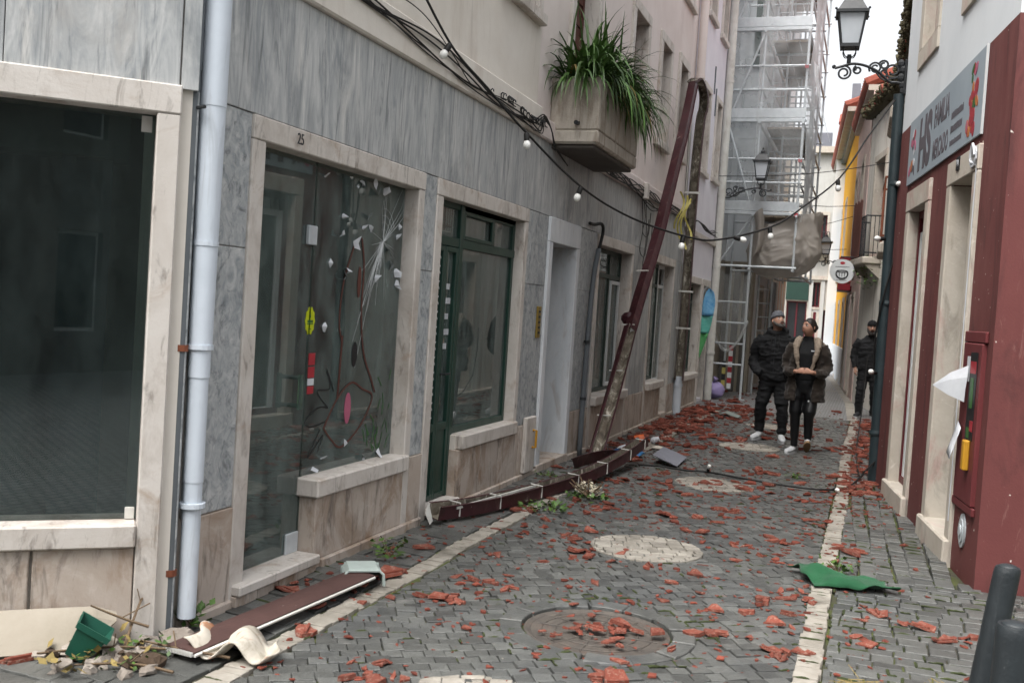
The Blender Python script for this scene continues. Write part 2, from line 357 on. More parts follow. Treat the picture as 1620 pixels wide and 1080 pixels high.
class MB:
    def __init__(self): self.v = []; self.f = []; self.mi = []; self.cur = 0
    def face(self, idx): self.f.append(idx); self.mi.append(self.cur)
    def poly(self, pts):
        b = len(self.v); self.v += [Vector(p) for p in pts]; self.face(list(range(b, b + len(pts))))
    def box(self, fr, s0, s1, o0, o1, z0, z1, ch=0.0):
        lo = (min(s0, s1), min(o0, o1), min(z0, z1)); hi = (max(s0, s1), max(o0, o1), max(z0, z1))
        b = len(self.v)
        if ch <= 0:
            for c in range(8):
                self.v.append(fr(*[(hi if c >> k & 1 else lo)[k] for k in range(3)]))
            for q in ((0, 2, 3, 1), (4, 5, 7, 6), (0, 1, 5, 4), (2, 6, 7, 3), (0, 4, 6, 2), (1, 3, 7, 5)):
                self.face([b + i for i in q])
            return self
        ch = min(ch, *[(hi[k] - lo[k]) * .45 for k in range(3)])
        idx = {}
        for c in range(8):
            for k in range(3):
                p = []
                for j in range(3):
                    top = c >> j & 1
                    e = hi[j] if top else lo[j]
                    if j != k: e += -ch if top else ch
                    p.append(e)
                idx[c, k] = len(self.v); self.v.append(fr(*p))
        for k in range(3):
            j, l = (k + 1) % 3, (k + 2) % 3
            for sgn in (0, 1):
                base = sgn << k
                self.face([idx[c, k] for c in (base, base | 1 << j, base | 1 << j | 1 << l, base | 1 << l)])
        for j in range(3):
            k, l = (j + 1) % 3, (j + 2) % 3
            for c in range(8):
                if not c >> j & 1:
                    c2 = c | 1 << j
                    self.face([idx[c, k], idx[c2, k], idx[c2, l], idx[c, l]])
        for c in range(8): self.face([idx[c, 0], idx[c, 1], idx[c, 2]])
        return self
    def ring(self, pts): b = len(self.v); self.v += [Vector(p) for p in pts]; return list(range(b, b + len(pts)))
    def bridge(self, a, c):
        n = len(a)
        for i in range(n): self.face([a[i], a[(i + 1) % n], c[(i + 1) % n], c[i]])
    def tube(self, pts, r, n=8, cap=True, flat=1.0, up=None):
        pts = [Vector(p) for p in pts]
        if not isinstance(r, (list, tuple)): r = [r] * len(pts)
        prev = None; ref = None
        for i, p in enumerate(pts):
            t = (pts[min(i + 1, len(pts) - 1)] - pts[max(i - 1, 0)])
            if t.length < 1e-9: t = Vector((0, 0, 1))
            t.normalize()
            if ref is None:
                ref = Vector(up) if up else (Vector((0, 0, 1)) if abs(t.z) < .9 else Vector((1, 0, 0)))
            a = (ref - t * ref.dot(t))
            a = a.normalized() if a.length > 1e-6 else t.orthogonal().normalized()
            ref = a
            bb = t.cross(a)
            rr = self.ring([p + a * (r[i] * flat * math.cos(k * math.tau / n)) + bb * (r[i] * math.sin(k * math.tau / n)) for k in range(n)])
            if prev: self.bridge(prev, rr)
            elif cap: self.face(rr[::-1])
            prev = rr
        if cap: self.face(prev)
        return self
    def lathe(self, c, prof, n=16):
        c = Vector(c); prev = None
        for r, z in prof:
            rr = self.ring([c + Vector((r * math.cos(k * math.tau / n), r * math.sin(k * math.tau / n), z)) for k in range(n)])
            if prev: self.bridge(prev, rr)
            else: self.face(rr[::-1])
            prev = rr
        self.face(prev)
        return self
    def prism(self, fr, pts, o0, o1):
        """outline given in (s, z), extruded along o"""
        a = self.ring([fr(s, o0, z) for s, z in pts]); c = self.ring([fr(s, o1, z) for s, z in pts])
        self.face(a); self.face(c[::-1]); self.bridge(a, c)
        return self
    def ball(self, c, r, n=10, m=6, sq=(1, 1, 1)):
        c = Vector(c); prev = None
        top = len(self.v); self.v.append(c + Vector((0, 0, r * sq[2])))
        for j in range(1, m):
            th = math.pi * j / m
            rr = self.ring([c + Vector((r * sq[0] * math.sin(th) * math.cos(k * math.tau / n), r * sq[1] * math.sin(th) * math.sin(k * math.tau / n), r * sq[2] * math.cos(th))) for k in range(n)])
            if prev: self.bridge(prev, rr)
            else:
                for k in range(n): self.face([top, rr[k], rr[(k + 1) % n]])
            prev = rr
        bot = len(self.v); self.v.append(c - Vector((0, 0, r * sq[2])))
        for k in range(n): self.face([bot, prev[(k + 1) % n], prev[k]])
        return self
    def grid(self, fn, nu, nv):
        b = len(self.v)
        for j in range(nv + 1):
            for i in range(nu + 1): self.v.append(Vector(fn(i / nu, j / nv)))
        for j in range(nv):
            for i in range(nu):
                a = b + j * (nu + 1) + i
                self.face([a, a + 1, a + nu + 2, a + nu + 1])
        return self
    def add(self, o):
        b = len(self.v); self.v += o.v
        for q, m in zip(o.f, o.mi): self.f.append([i + b for i in q]); self.mi.append(m)
    def build(self, name, mat, parent=None, smooth=False, recalc=True, origin=None, solid=0.0, angle=None):
        me = bpy.data.meshes.new(name)
        xs = [p.x for p in self.v]; ys = [p.y for p in self.v]; zs = [p.z for p in self.v]
        c = Vector(origin) if origin is not None else Vector(((min(xs) + max(xs)) / 2, (min(ys) + max(ys)) / 2, min(zs)))
        me.from_pydata([p - c for p in self.v], [], self.f)
        mats = mat if isinstance(mat, (list, tuple)) else [mat]
        for m in mats: me.materials.append(MATS[m])
        if len(mats) > 1: me.polygons.foreach_set('material_index', self.mi)
        if recalc:
            bm = bmesh.new(); bm.from_mesh(me); bmesh.ops.recalc_face_normals(bm, faces=bm.faces); bm.to_mesh(me); bm.free()
        if smooth:
            me.polygons.foreach_set('use_smooth', [True] * len(me.polygons))
            if angle: me.set_sharp_from_angle(angle=R(angle))
        me.update()
        o = bpy.data.objects.new(name, me)
        COL.objects.link(o)
        place(o, c, parent)
        if solid:
            md = o.modifiers.new('thickness', 'SOLIDIFY'); md.thickness = solid; md.offset = 0
        return o

def place(o, c, parent=None):
    c = Vector(c); WORLD[o.name] = c
    if parent is not None:
        o.parent = parent; o.location = c - WORLD[parent.name]
    else: o.location = c
    return o
def thing(name, label, cat, loc, group=None):
    o = bpy.data.objects.new(name, None)
    o.empty_display_size = .2
    COL.objects.link(o); place(o, loc)
    return tag(o, label, cat, group)
def tag(o, label, cat, group=None):
    o['label'] = label; o['category'] = cat
    if group: o['group'] = group
    return o
def struct(o): o['kind'] = 'structure'; return o
def stuff(o): o['kind'] = 'stuff'; return o
def copy_thing(root, loc, label=None, group=None):
    def cp(o, par):
        c = o.copy(); COL.objects.link(c); WORLD[c.name] = WORLD[o.name]
        if par is not None:
            c.parent = par
        for ch in o.children: cp(ch, c)
        return c
    kids = list(root.children)
    r = cp(root, None); r.location = loc
    if label: r['label'] = label
    if group: r['group'] = group
    return r
def B(name, mat, parent, fr, *dims, ch=0.0, **kw):
    return MB().box(fr, *dims, ch=ch).build(name, mat, parent, **kw)
def text_mesh(txt, size, fr, s, o, z, mat, parent, name='lettering', extrude=.002, sx=1.0, align='CENTER', shear=0.0, flip=False, fit=None, bold=0.0):
    cu = bpy.data.curves.new('lettering', 'FONT'); cu.body = txt; cu.size = size; cu.extrude = extrude
    cu.align_x = align; cu.align_y = 'CENTER'; cu.shear = shear; cu.offset = bold
    to = bpy.data.objects.new('tmp_text', cu); COL.objects.link(to)
    dg = bpy.context.evaluated_depsgraph_get()
    me = bpy.data.meshes.new_from_object(to.evaluated_get(dg))
    bpy.data.objects.remove(to, do_unlink=True)
    k = -1.0 if flip else 1.0
    if fit:
        xs = [v.co.x for v in me.vertices]; ys = [v.co.y for v in me.vertices]; cx, cy = (min(xs) + max(xs)) / 2, (min(ys) + max(ys)) / 2
        for v in me.vertices: v.co.x = (v.co.x - cx) * fit[0] / (max(xs) - min(xs)); v.co.y = (v.co.y - cy) * fit[1] / (max(ys) - min(ys))
    c = fr(s, o, z)
    for v in me.vertices:
        p = fr(s + k * v.co.x * sx, o + v.co.z, z + v.co.y) - c
        v.co = p
    me.name = name
    me.materials.clear(); me.materials.append(MATS[mat])
    ob = bpy.data.objects.new(name, me); COL.objects.link(ob); place(ob, c, parent)
    return ob
def wall_cells(s0, s1, z0, z1, holes):
    """rectangles covering the wall but not its openings"""
    ss = sorted({s0, s1, *[h[0] for h in holes], *[h[1] for h in holes]})
    ss = [s for s in ss if s0 <= s <= s1]
    out = []
    for a, b in zip(ss, ss[1:]):
        m = (a + b) / 2
        hs = sorted([(h[2], h[3]) for h in holes if h[0] < m < h[1]])
        z = z0
        for h0, h1 in hs:
            if h0 > z: out.append((a, b, z, h0))
            z = max(z, h1)
        if z < z1: out.append((a, b, z, z1))
    return out
def wall(name, mat, parent, fr, s0, s1, z0, z1, holes, o0, o1):
    mb = MB()
    holes = [(a - .004, b + .004, c - .004, d + .004) for a, b, c, d in holes]
    for a, b, c, d in wall_cells(s0, s1, z0, z1, holes): mb.box(fr, a, b, o0, o1, c, d)
    return mb.build(name, mat, parent)
def frame_ring(mb, fr, s0, s1, z0, z1, w, o0, o1, ch=.004):
    mb.box(fr, s0, s0 + w, o0, o1, z0, z1, ch); mb.box(fr, s1 - w, s1, o0, o1, z0, z1, ch)
    mb.box(fr, s0 + w, s1 - w, o0, o1, z1 - w, z1, ch); mb.box(fr, s0 + w, s1 - w, o0, o1, z0, z0 + w, ch)
    return mb
def arc_pts(pts, n=8):
    """smooth a poly-line (Catmull-Rom)"""
    P = [Vector(p) for p in pts]; out = []
    for i in range(len(P) - 1):
        p0 = P[max(i - 1, 0)]; p1 = P[i]; p2 = P[i + 1]; p3 = P[min(i + 2, len(P) - 1)]
        for k in range(n):
            t = k / n
            out.append(.5 * ((2 * p1) + (p2 - p0) * t + (2 * p0 - 5 * p1 + 4 * p2 - p3) * t * t + (3 * p1 - p0 - 3 * p2 + p3) * t ** 3))
    out.append(P[-1]); return out
FL = Fr((-3.0, 0, 0), (0, 1, 0), (1, 0, 0))                       # left facade, s = distance up the street
FC = Fr((-2.919, 3.805, 0), (.751, .66, 0), (.66, -.751, 0))      # chamfered corner shop
RA = Vector((.725, 7.138, 0))
FR = Fr(RA, (-.134, .991, 0), (-.991, -.134, 0))                  # red and white shop on the right
FS = Fr(FR(-.12, 0, 0), (.991, .134, 0), (.134, -.991, 0))        # its side round the near corner

# ================================================================== ground, road, pavements
def gz(x, y):
    return .012 * math.sin(x * 2.1 + .6) * math.sin(y * .9) + .006 * math.sin(x * 5 + y * 3.1)
rng = random.Random(7)
g = MB().grid(lambda u, v: (-60 + 120 * u, -25 + 145 * v, -.06), 4, 4).build('ground', 'joint'); struct(g)

ROAD_X0, ROAD_X1 = -2.375, -.215          # between the two pale strips
STRIP = .125
PAVE_Y0, PAVE_Y1 = 2.6, 18.4
DISCS = [(-1.36, 3.72), (-1.335, 6.85), (-1.32, 9.97), (-1.33, 13.05), (-1.33, 16.1)]
DISC_R = .385
MAN = (-1.19, 4.95); MAN_R = .37

def right_edge(y):
    """x of the foot of the right-hand walls"""
    if y < 7.0: return 3.2
    if y < 11.3: return .741 - (y - 7.02) * .1352 + .03
    if y < 19.6: return .45 - (y - 11.3) * .011
    return .36 - (y - 19.6) * .18
def left_edge(y):
    if y > 3.9: return -3.02
    return -2.95 - (3.9 - y) * 1.13

def stone(mb, corners, h, base=-.035, inset=.0035, ch=.003):
    """one sett: footprint corners (x, y), worn top edge"""
    cx = sum(p[0] for p in corners) / len(corners); cy = sum(p[1] for p in corners) / len(corners)
    def ringz(d, z, tilt):
        out = []
        for x, y in corners:
            dx, dy = cx - x, cy - y; l = math.hypot(dx, dy) or 1
            k = min(d / l, .45)
            out.append((x + dx * k, y + dy * k, z + tilt[0] * (x - cx) + tilt[1] * (y - cy)))
        return mb.ring(out)
    t = (rng.uniform(-.035, .035), rng.uniform(-.035, .035))
    a = ringz(inset * .4, base, (0, 0)); b = ringz(inset, h - ch * .8, t); c = ringz(inset + ch, h, t)
    mb.bridge(a, b); mb.bridge(b, c); mb.face(c)

def inside(x, y, c, r): return (x - c[0]) ** 2 + (y - c[1]) ** 2 < r * r
def clip_circle(poly, c, r, n=28):
    out = poly
    for k in range(n):
        a = math.tau * k / n; nx, ny = math.cos(a), math.sin(a)
        d = lambda p: (p[0] - c[0]) * nx + (p[1] - c[1]) * ny - r
        new = []
        for i in range(len(out)):
            p, q = out[i], out[(i + 1) % len(out)]
            dp, dq = d(p), d(q)
            if dp <= 0: new.append(p)
            if (dp < 0 < dq) or (dq < 0 < dp):
                t = dp / (dp - dq); new.append((p[0] + (q[0] - p[0]) * t, p[1] + (q[1] - p[1]) * t))
        out = new
        if len(out) < 3: return None
    return out
CAM_XY = Vector((0, 0))
def visible_xy(x, y):
    d = Vector((x, y, 0)) - EYE
    w = d.dot(_fw)
    if w < .5: return False
    u = d.dot(_rt) / w * 1600 + 810; v = -d.dot(_up) / w * 1600 + 540
    return -40 < u < 1660 and v < 1110

ALLQ = []
def lay(name, quads, mat, mat_mass, parent, hfun, label_max=300, **kw):
    """nearest stones in view as single pieces, the others as one mass"""
    quads = [q for q in quads if q]; ALLQ.extend(quads)
    cen = [(sum(p[0] for p in q) / len(q), sum(p[1] for p in q) / len(q)) for q in quads]
    order = sorted(range(len(quads)), key=lambda i: (0 if visible_xy(*cen[i]) else 1, cen[i][0] ** 2 + cen[i][1] ** 2))
    single = set(order[:label_max])
    mass = MB()
    for i, q in enumerate(quads):
        h = hfun(*cen[i]) + rng.uniform(-.0045, .0045)
        if i in single:
            mb = MB(); stone(mb, q, h, **kw); mb.build(name, mat, parent)
        else: stone(mass, q, h, **kw)
    if mass.v: stuff(mass.build(name + 's', mat_mass, parent))

def rows_across(x0f, x1f, y0, y1, rh, sw, slope=0.0, bow=0.0, jit=.12):
    """courses of setts running across the street, staggered"""
    out = []; y = y0; j = 0
    wav = lambda x, yy: .02 * math.sin(x * 2.3 + yy * .7) + slope * x + bow * math.sin((x + 2.36) / 2.1 * math.pi)
    while y < y1:
        h = rh * rng.uniform(.9, 1.1)
        x0, x1 = x0f(y + h / 2), x1f(y + h / 2)
        x = x0 - rng.uniform(0, sw)
        while x < x1:
            w = sw * rng.uniform(1 - jit * 2, 1 + jit * 2)
            a, b = max(x, x0), min(x + w, x1)
            if b - a > .025:
                jx = lambda: rng.uniform(-.005, .005)
                out.append([(a + jx(), y + wav(a, y) + jx()), (b + jx(), y + wav(b, y) + jx()), (b + jx(), y + h + wav(b, y) + jx()), (a + jx(), y + h + wav(a, y) + jx())])
            x += w
        y += h; j += 1
    return out
def cols_along(x0, x1, y0, y1, cw, sl, skew=0.0, edge=None):
    out = []; x = x0
    while x < x1 - .02:
        w = cw * rng.uniform(.88, 1.12); y = y0 - rng.uniform(0, sl)
        ph = rng.uniform(0, 6)
        wob = lambda yy: .012 * math.sin(yy * 1.7 + ph) + skew * (yy - y0)
        while y < y1:
            l = sl * rng.uniform(.75, 1.25)
            jx = lambda: rng.uniform(-.005, .005)
            q = [(x + wob(y) + jx(), y + jx()), (x + w + wob(y) + jx(), y + jx()), (x + w + wob(y + l) + jx(), y + l + jx()), (x + wob(y + l) + jx(), y + l + jx())]
            if edge is None or edge(q): out.append(q)
            y += l
        x += w
    return out

# --- carriageway
road = struct(MB().grid(lambda u, v: (-2.46 + 2.36 * u, PAVE_Y0 - 6 + (PAVE_Y1 - PAVE_Y0 + 6) * v, -.022), 1, 1).build('road', 'joint'))
def half_clip(poly, side, X):
    out = []
    for i in range(len(poly)):
        p, q = poly[i], poly[(i + 1) % len(poly)]; dp, dq = (p[0] - X) * side, (q[0] - X) * side
        if dp >= 0: out.append(p)
        if (dp > 0 > dq) or (dq > 0 > dp): t = dp / (dp - dq); out.append((p[0] + (q[0] - p[0]) * t, p[1] + (q[1] - p[1]) * t))
    return out
def area(q): return abs(sum(q[i][0] * q[(i + 1) % len(q)][1] - q[(i + 1) % len(q)][0] * q[i][1] for i in range(len(q)))) / 2
def diagonal_setts(x0, x1, y0, y1, rh, sw, ang=R(33), jit=.1):
    """courses of setts laid slantwise across the carriageway, staggered"""
    ca, sa = math.cos(ang), math.sin(ang); cx, cy = (x0 + x1) / 2, (y0 + y1) / 2; ext = math.hypot(x1 - x0, y1 - y0) / 2 + .3; out = []
    def W(p, q):
        p += .02 * math.sin(q * 1.3 + p * .4); q += .022 * math.sin(p * 1.1) + .012 * math.sin(p * 2.9 + q)
        return (cx + p * ca - q * sa + rng.uniform(-.004, .004), cy + p * sa + q * ca + rng.uniform(-.004, .004))
    q_ = -ext
    while q_ < ext:
        h = rh * rng.uniform(.9, 1.1); p_ = -ext - rng.uniform(0, sw)
        while p_ < ext:
            w = sw * rng.uniform(1 - 2 * jit, 1 + 2 * jit); mx, my = cx + (p_ + w / 2) * ca - (q_ + h / 2) * sa, cy + (p_ + w / 2) * sa + (q_ + h / 2) * ca
            if x0 - .1 < mx < x1 + .1 and y0 - .1 < my < y1 + .1:
                poly = [W(p_, q_), W(p_ + w, q_), W(p_ + w, q_ + h), W(p_, q_ + h)]
                poly = half_clip(poly, 1, x0)
                if len(poly) > 2: poly = half_clip(poly, -1, x1)
                if len(poly) > 2 and area(poly) > .0016: out.append(poly)
            p_ += w
        q_ += h
    return out
quads = diagonal_setts(ROAD_X0, ROAD_X1, PAVE_Y0, PAVE_Y1, .086, .096)
quads = [q for q in quads if not inside(sum(p[0] for p in q) / len(q), sum(p[1] for p in q) / len(q), MAN, .43)]
lay('paving_stone', quads, 'cobble', 'cobble_mass', road, gz)
# white discs let into the road: the same setts in pale stone, cut to a circle
for c in DISCS:
    qs = diagonal_setts(c[0] - .45, c[0] + .45, c[1] - .46, c[1] + .46, .07, .1, R(20))
    qs = [clip_circle(q, c, DISC_R) for q in qs]
    mb = MB()
    for q in qs:
        if q and len(q) > 2:
            ar = abs(sum(q[i][0] * q[(i + 1) % len(q)][1] - q[(i + 1) % len(q)][0] * q[i][1] for i in range(len(q)))) / 2
            if ar > .0008: stone(mb, q, gz(*c) + .009 + rng.uniform(-.003, .003), base=-.02, inset=.004)
    d = mb.build('white_stone_disc', 'white_cobble', road)
# pale strips
def strip(xc):
    out = []; y = PAVE_Y0
    while y < PAVE_Y1:
        l = rng.uniform(.045, .085); x = xc - STRIP / 2 + .015 * math.sin(y * .8); jx = lambda: rng.uniform(-.007, .007); a_, b_ = jx(), jx()
        out.append([(x + a_, y + jx() * .5), (x + STRIP + b_, y + jx() * .5), (x + STRIP + b_, y + l + jx() * .5), (x + a_, y + l + jx() * .5)]); y += l
    return out
lay('pale_strip_stone', strip(-.15), 'white_cobble', 'white_cobble', road, lambda x, y: gz(x, y) + .003, 120)
lay('pale_strip_stone', strip(-2.445), 'white_cobble', 'white_cobble', road, lambda x, y: gz(x, y) + .003, 120)
# manhole: iron cover in a stone collar
mh = MB(); mh.lathe((MAN[0], MAN[1], -.038), [(MAN_R, 0), (MAN_R, .036), (MAN_R - .012, .04), (MAN_R - .03, .034), (MAN_R - .035, .03)], 40)
cov = mh.build('manhole_cover', 'iron_cover', None); tag(cov, 'round dirty iron manhole cover strewn with clay chips, in the foreground cobbles', 'manhole cover')
mb = MB()
for rr in (.07, .14, .21, .28):
    mb.tube([(MAN[0] + rr * math.cos(a * math.tau / 32), MAN[1] + rr * math.sin(a * math.tau / 32), -.007) for a in range(33)], .004, 5, cap=False)
for a in range(12):
    t = a * math.tau / 12; mb.tube([(MAN[0] + .05 * math.cos(t), MAN[1] + .05 * math.sin(t), -.007), (MAN[0] + .31 * math.cos(t), MAN[1] + .31 * math.sin(t), -.007)], .004, 5)
mb.build('raised_pattern', 'iron_cover', cov)
for k in range(13):
    a0, a1 = k * math.tau / 13, (k + 1) * math.tau / 13 - .03
    q = [(MAN[0] + r_ * math.cos(a), MAN[1] + r_ * math.sin(a)) for r_, a in ((MAN_R + .012, a0), (.5, a0), (.5, (a0 + a1) / 2), (.5, a1), (MAN_R + .012, a1), (MAN_R + .012, (a0 + a1) / 2))]
    mb = MB(); stone(mb, q, gz(*MAN) + .003 + rng.uniform(-.003, .003), base=-.03, inset=.004, ch=.006); mb.build('collar_stone', 'cobble', cov)

# --- pavements
swr = struct(MB().grid(lambda u, v: (-.1 + 3.4 * u, PAVE_Y0 - 6 + (PAVE_Y1 - PAVE_Y0 + 6) * v, -.024), 1, 1).build('pavement_right', 'joint'))
q = cols_along(-.09, 1.05, 6.95, PAVE_Y1, .125, .105, skew=-.03, edge=lambda q: max(p[0] for p in q) < right_edge(q[2][1]) + .05)
q = [[(max(p[0], -.088), p[1]) for p in s_] for s_ in q if max(p[0] for p in s_) > -.045]
q += rows_across(lambda y: -.088, lambda y: min(2.4, right_edge(y)), PAVE_Y0, 6.93, .105, .125, slope=.05)
lay('paving_stone', q, 'cobble', 'cobble_mass', swr, gz, inset=.006, ch=.005)
swl = struct(MB().grid(lambda u, v: (-5.2 + 2.75 * u, PAVE_Y0 - 6 + (PAVE_Y1 - PAVE_Y0 + 6) * v, -.024), 1, 1).build('pavement_left', 'joint'))
q = rows_across(lambda y: left_edge(y), lambda y: -2.535, 2.6, PAVE_Y1, .125, .2, slope=-.1, jit=.2)
lay('paving_stone', q, 'cobble', 'cobble_mass', swl, gz)

# --- the street farther up, where single setts can no longer be told apart
def far_paving():
    m = bpy.data.materials.new('far_paving'); m.use_nodes = True
    N, L = m.node_tree.nodes, m.node_tree.links; b = N['Principled BSDF']
    g_ = N.new('ShaderNodeNewGeometry')
    br = N.new('ShaderNodeTexBrick'); br.inputs['Scale'].default_value = 1.0
    br.inputs['Brick Width'].default_value = .11; br.inputs['Row Height'].default_value = .1; br.inputs['Mortar Size'].default_value = .012
    br.inputs['Color1'].default_value = lin('#6d6f73'); br.inputs['Color2'].default_value = lin('#7d7f82'); br.inputs['Mortar'].default_value = lin('#45443d')
    L.new(g_.outputs['Position'], br.inputs['Vector'])
    nz = N.new('ShaderNodeTexNoise'); nz.inputs['Scale'].default_value = .9; nz.inputs['Detail'].default_value = 7
    L.new(g_.outputs['Position'], nz.inputs['Vector'])
    mx = N.new('ShaderNodeMix'); mx.data_type = 'RGBA'; mx.blend_type = 'MULTIPLY'; mx.inputs[0].default_value = .5
    L.new(br.outputs['Color'], mx.inputs[6]); L.new(nz.outputs['Color'], mx.inputs[7])
    hs = N.new('ShaderNodeHueSaturation'); hs.inputs['Saturation'].default_value = .15; hs.inputs['Value'].default_value = 1.35
    L.new(mx.outputs[2], hs.inputs['Color']); L.new(hs.outputs[0], b.inputs['Base Color'])
    b.inputs['Roughness'].default_value = .5
    bp = N.new('ShaderNodeBump'); bp.inputs['Strength'].default_value = .4; bp.inputs['Distance'].default_value = .01
    L.new(br.outputs['Fac'], bp.inputs['Height']); bp.invert = True; L.new(bp.outputs[0], b.inputs['Normal'])
    MATS['far_paving'] = m
far_paving()
struct(MB().grid(lambda u, v: (-6 + 12 * u, PAVE_Y1 - .05 + 45 * v, -.004), 1, 1).build('road_far', 'far_paving'))
struct(MB().grid(lambda u, v: (-8 + 20 * u, -14 + 16.7 * v, -.012), 1, 1).build('road_near', 'far_paving'))
mb = MB()
def farstrip(x0, y0, x1, y1, w):
    d = Vector((x1 - x0, y1 - y0, 0)).normalized(); n_ = Vector((d.y, -d.x, 0)) * w / 2
    mb.poly([Vector((x0, y0, .002)) - n_, Vector((x0, y0, .002)) + n_, Vector((x1, y1, .002)) + n_, Vector((x1, y1, .002)) - n_])
farstrip(-.16, PAVE_Y1 - .1, -.3, 22.5, .17); farstrip(-.3, 22.5, -1.05, 33, .17); farstrip(-.95, 26.3, -.55, 26.1, .2)
struct(mb.build('pale_strip', 'white_cobble'))
# --- pale kerb foot along the old wall on the right
mb = MB(); y = 11.5
while y < 19.4:
    l = rng.uniform(.5, .8); MB().box(WF, .28, .40, y, y + l - .012, -.02, .07, .012).build('kerb_stone', 'stone_pale', swr); y += l
# --- moss and weeds in the joints
mb = MB()
for q in ALLQ:
    x, y = q[0]
    if not (3.4 < y < 11 and left_edge(y) < x < right_edge(y) - .02): continue
    dm = math.hypot(x - MAN[0], y - MAN[1])
    wt = .05 + (.75 if .38 < dm < .62 else 0) + (.45 if abs(x + .15) < .14 or x < -2.88 else 0) + (.28 if x > 0 else 0) + .35 * max(0, noise.noise(Vector((x * 1.6, y * 1.6, 3))))
    for i in range(len(q)):
        if rng.random() < wt * .34:
            a_, b_ = q[i], q[(i + 1) % len(q)]; n_ = 4; r_ = rng.uniform(.004, .0095); t0 = rng.uniform(0, .3); t1 = rng.uniform(.6, 1.0)
            pts = [(a_[0] + (b_[0] - a_[0]) * (t0 + (t1 - t0) * j / n_) + rng.uniform(-.003, .003), a_[1] + (b_[1] - a_[1]) * (t0 + (t1 - t0) * j / n_) + rng.uniform(-.003, .003), gz(x, y) - .001 + rng.uniform(-.003, .002)) for j in range(n_ + 1)]
            mb.tube(pts, [r_ * .4, r_, r_ * rng.uniform(.6, 1.2), r_, r_ * .4], 5)
stuff(mb.build('moss_in_joints', 'moss')); tag(bpy.data.objects['moss_in_joints'], 'green moss growing in the joints between the setts', 'moss')


# ================================================================== left side: the marble-faced shops
rng = random.Random(11)
corner_bld = thing('corner_shop_building', 'cream plastered corner building with grey marble shopfronts and the empty shop number 25', 'building', (-4.2, 5, 0))
pink_bld = thing('pink_building', 'pink plastered building with marble ground floor and overgrown concrete planter balcony', 'building', (-4.2, 12.7, 0))
lilac_bld = thing('lilac_building', 'pale lilac building between the pink house and the scaffolding', 'building', (-4.2, 18.4, 0))

H_L, H_I, FRZ = 2.49, 2.37, 3.17        # lintel top, opening top, frieze top

def slabs(par, fr, s0, s1, z0, z1, w, mat, name, o0=0.0, o1=.022, gap=.004):
    n = max(1, round((s1 - s0) / w)); st = (s1 - s0) / n
    for k in range(n):
        d = rng.uniform(-.002, .003)
        B(name, mat, par, fr, s0 + k * st + gap / 2, s0 + (k + 1) * st - gap / 2, o0, o1 + d, z0 + gap / 2, z1 - gap / 2, ch=.003)

def stone_frame(par, fr, s0, s1, z0, z1, w=.115, mat='limestone', o1=.035, sill=None, foot=None):
    """lintel, two jambs, optional sill round an opening with inner edges s0 s1 z0 z1"""
    B('lintel', mat, par, fr, s0 - w, s1 + w * .8 + .002, -.28, o1, z1, z1 + w + .005, ch=.006)
    B('jamb', mat, par, fr, s0 - w, s0, -.28, o1 - .003, foot if foot is not None else z0, z1 - .002, ch=.006)
    B('jamb', mat, par, fr, s1, s1 + w * .8, -.28, o1 - .003, foot if foot is not None else z0, z1 - .002, ch=.006)
    if sill: B('sill', mat, par, fr, sill[0], sill[1], -.28, o1 + .035, z0 - .11, z0, ch=.01)

def pier(par, fr, s0, s1, split=1.82, base=.51, diag=True):
    """marble cladding between two openings over a beige base panel"""
    m = 'marble_diagonal' if diag else 'marble'
    slabs(par, fr, s0, s1, base, split, 2.0, m, 'marble_panel'); slabs(par, fr, s0, s1, split, H_L, 2.0, m, 'marble_panel')
    slabs(par, fr, s0, s1, .05, base, .6, 'base_stone', 'base_panel', o1=.03)
    B('plinth', 'base_stone', par, fr, s0, s1, 0, .055, -.05, .05, ch=.008)
def riser(par, fr, s0, s1, top, w=.3):
    slabs(par, fr, s0, s1, .05, top, w, 'base_stone', 'base_panel', o1=.03)
    B('plinth', 'base_stone', par, fr, s0, s1, 0, .055, -.05, .05, ch=.008)

# ---- corner building: walls
W25 = (4.47, 6.34); GRN = (6.76, 8.60)
holes = [(W25[0], 5.17, .09, H_I), (5.17, W25[1], .53, H_I), (GRN[0], 7.33, .09, H_I), (7.33, GRN[1], .57, H_I), (7.85, 8.59, 4.24, 5.6)]
wall('wall', 'plaster_cream', corner_bld, FL, 3.95, 8.80, -.1, 8.2, holes, -.3, -.001)
wall('wall', 'plaster_cream', corner_bld, FC, -3.0, .0, -.1, 8.2, [(-2.6, -.15, .52, H_I)], -.3, -.055)
# frieze of tall marble slabs and the plaster band over it
slabs(corner_bld, FL, 3.98, 8.80, H_L + .003, FRZ, 1.2, 'marble', 'frieze_slab')
slabs(corner_bld, FC, -2.9, -.06, H_L + .003, FRZ, .72, 'marble', 'frieze_slab', o0=-.055, o1=-.02)
B('frieze_slab', 'marble', corner_bld, FC, -.055, .02, -.055, -.025, H_L, FRZ)
B('string_course', 'plaster_cream', corner_bld, FL, 3.95, 8.80, 0, .06, FRZ, 3.43, ch=.012)
B('string_course', 'plaster_cream', corner_bld, FC, -3.0, .03, -.055, .02, FRZ, 3.43, ch=.012)
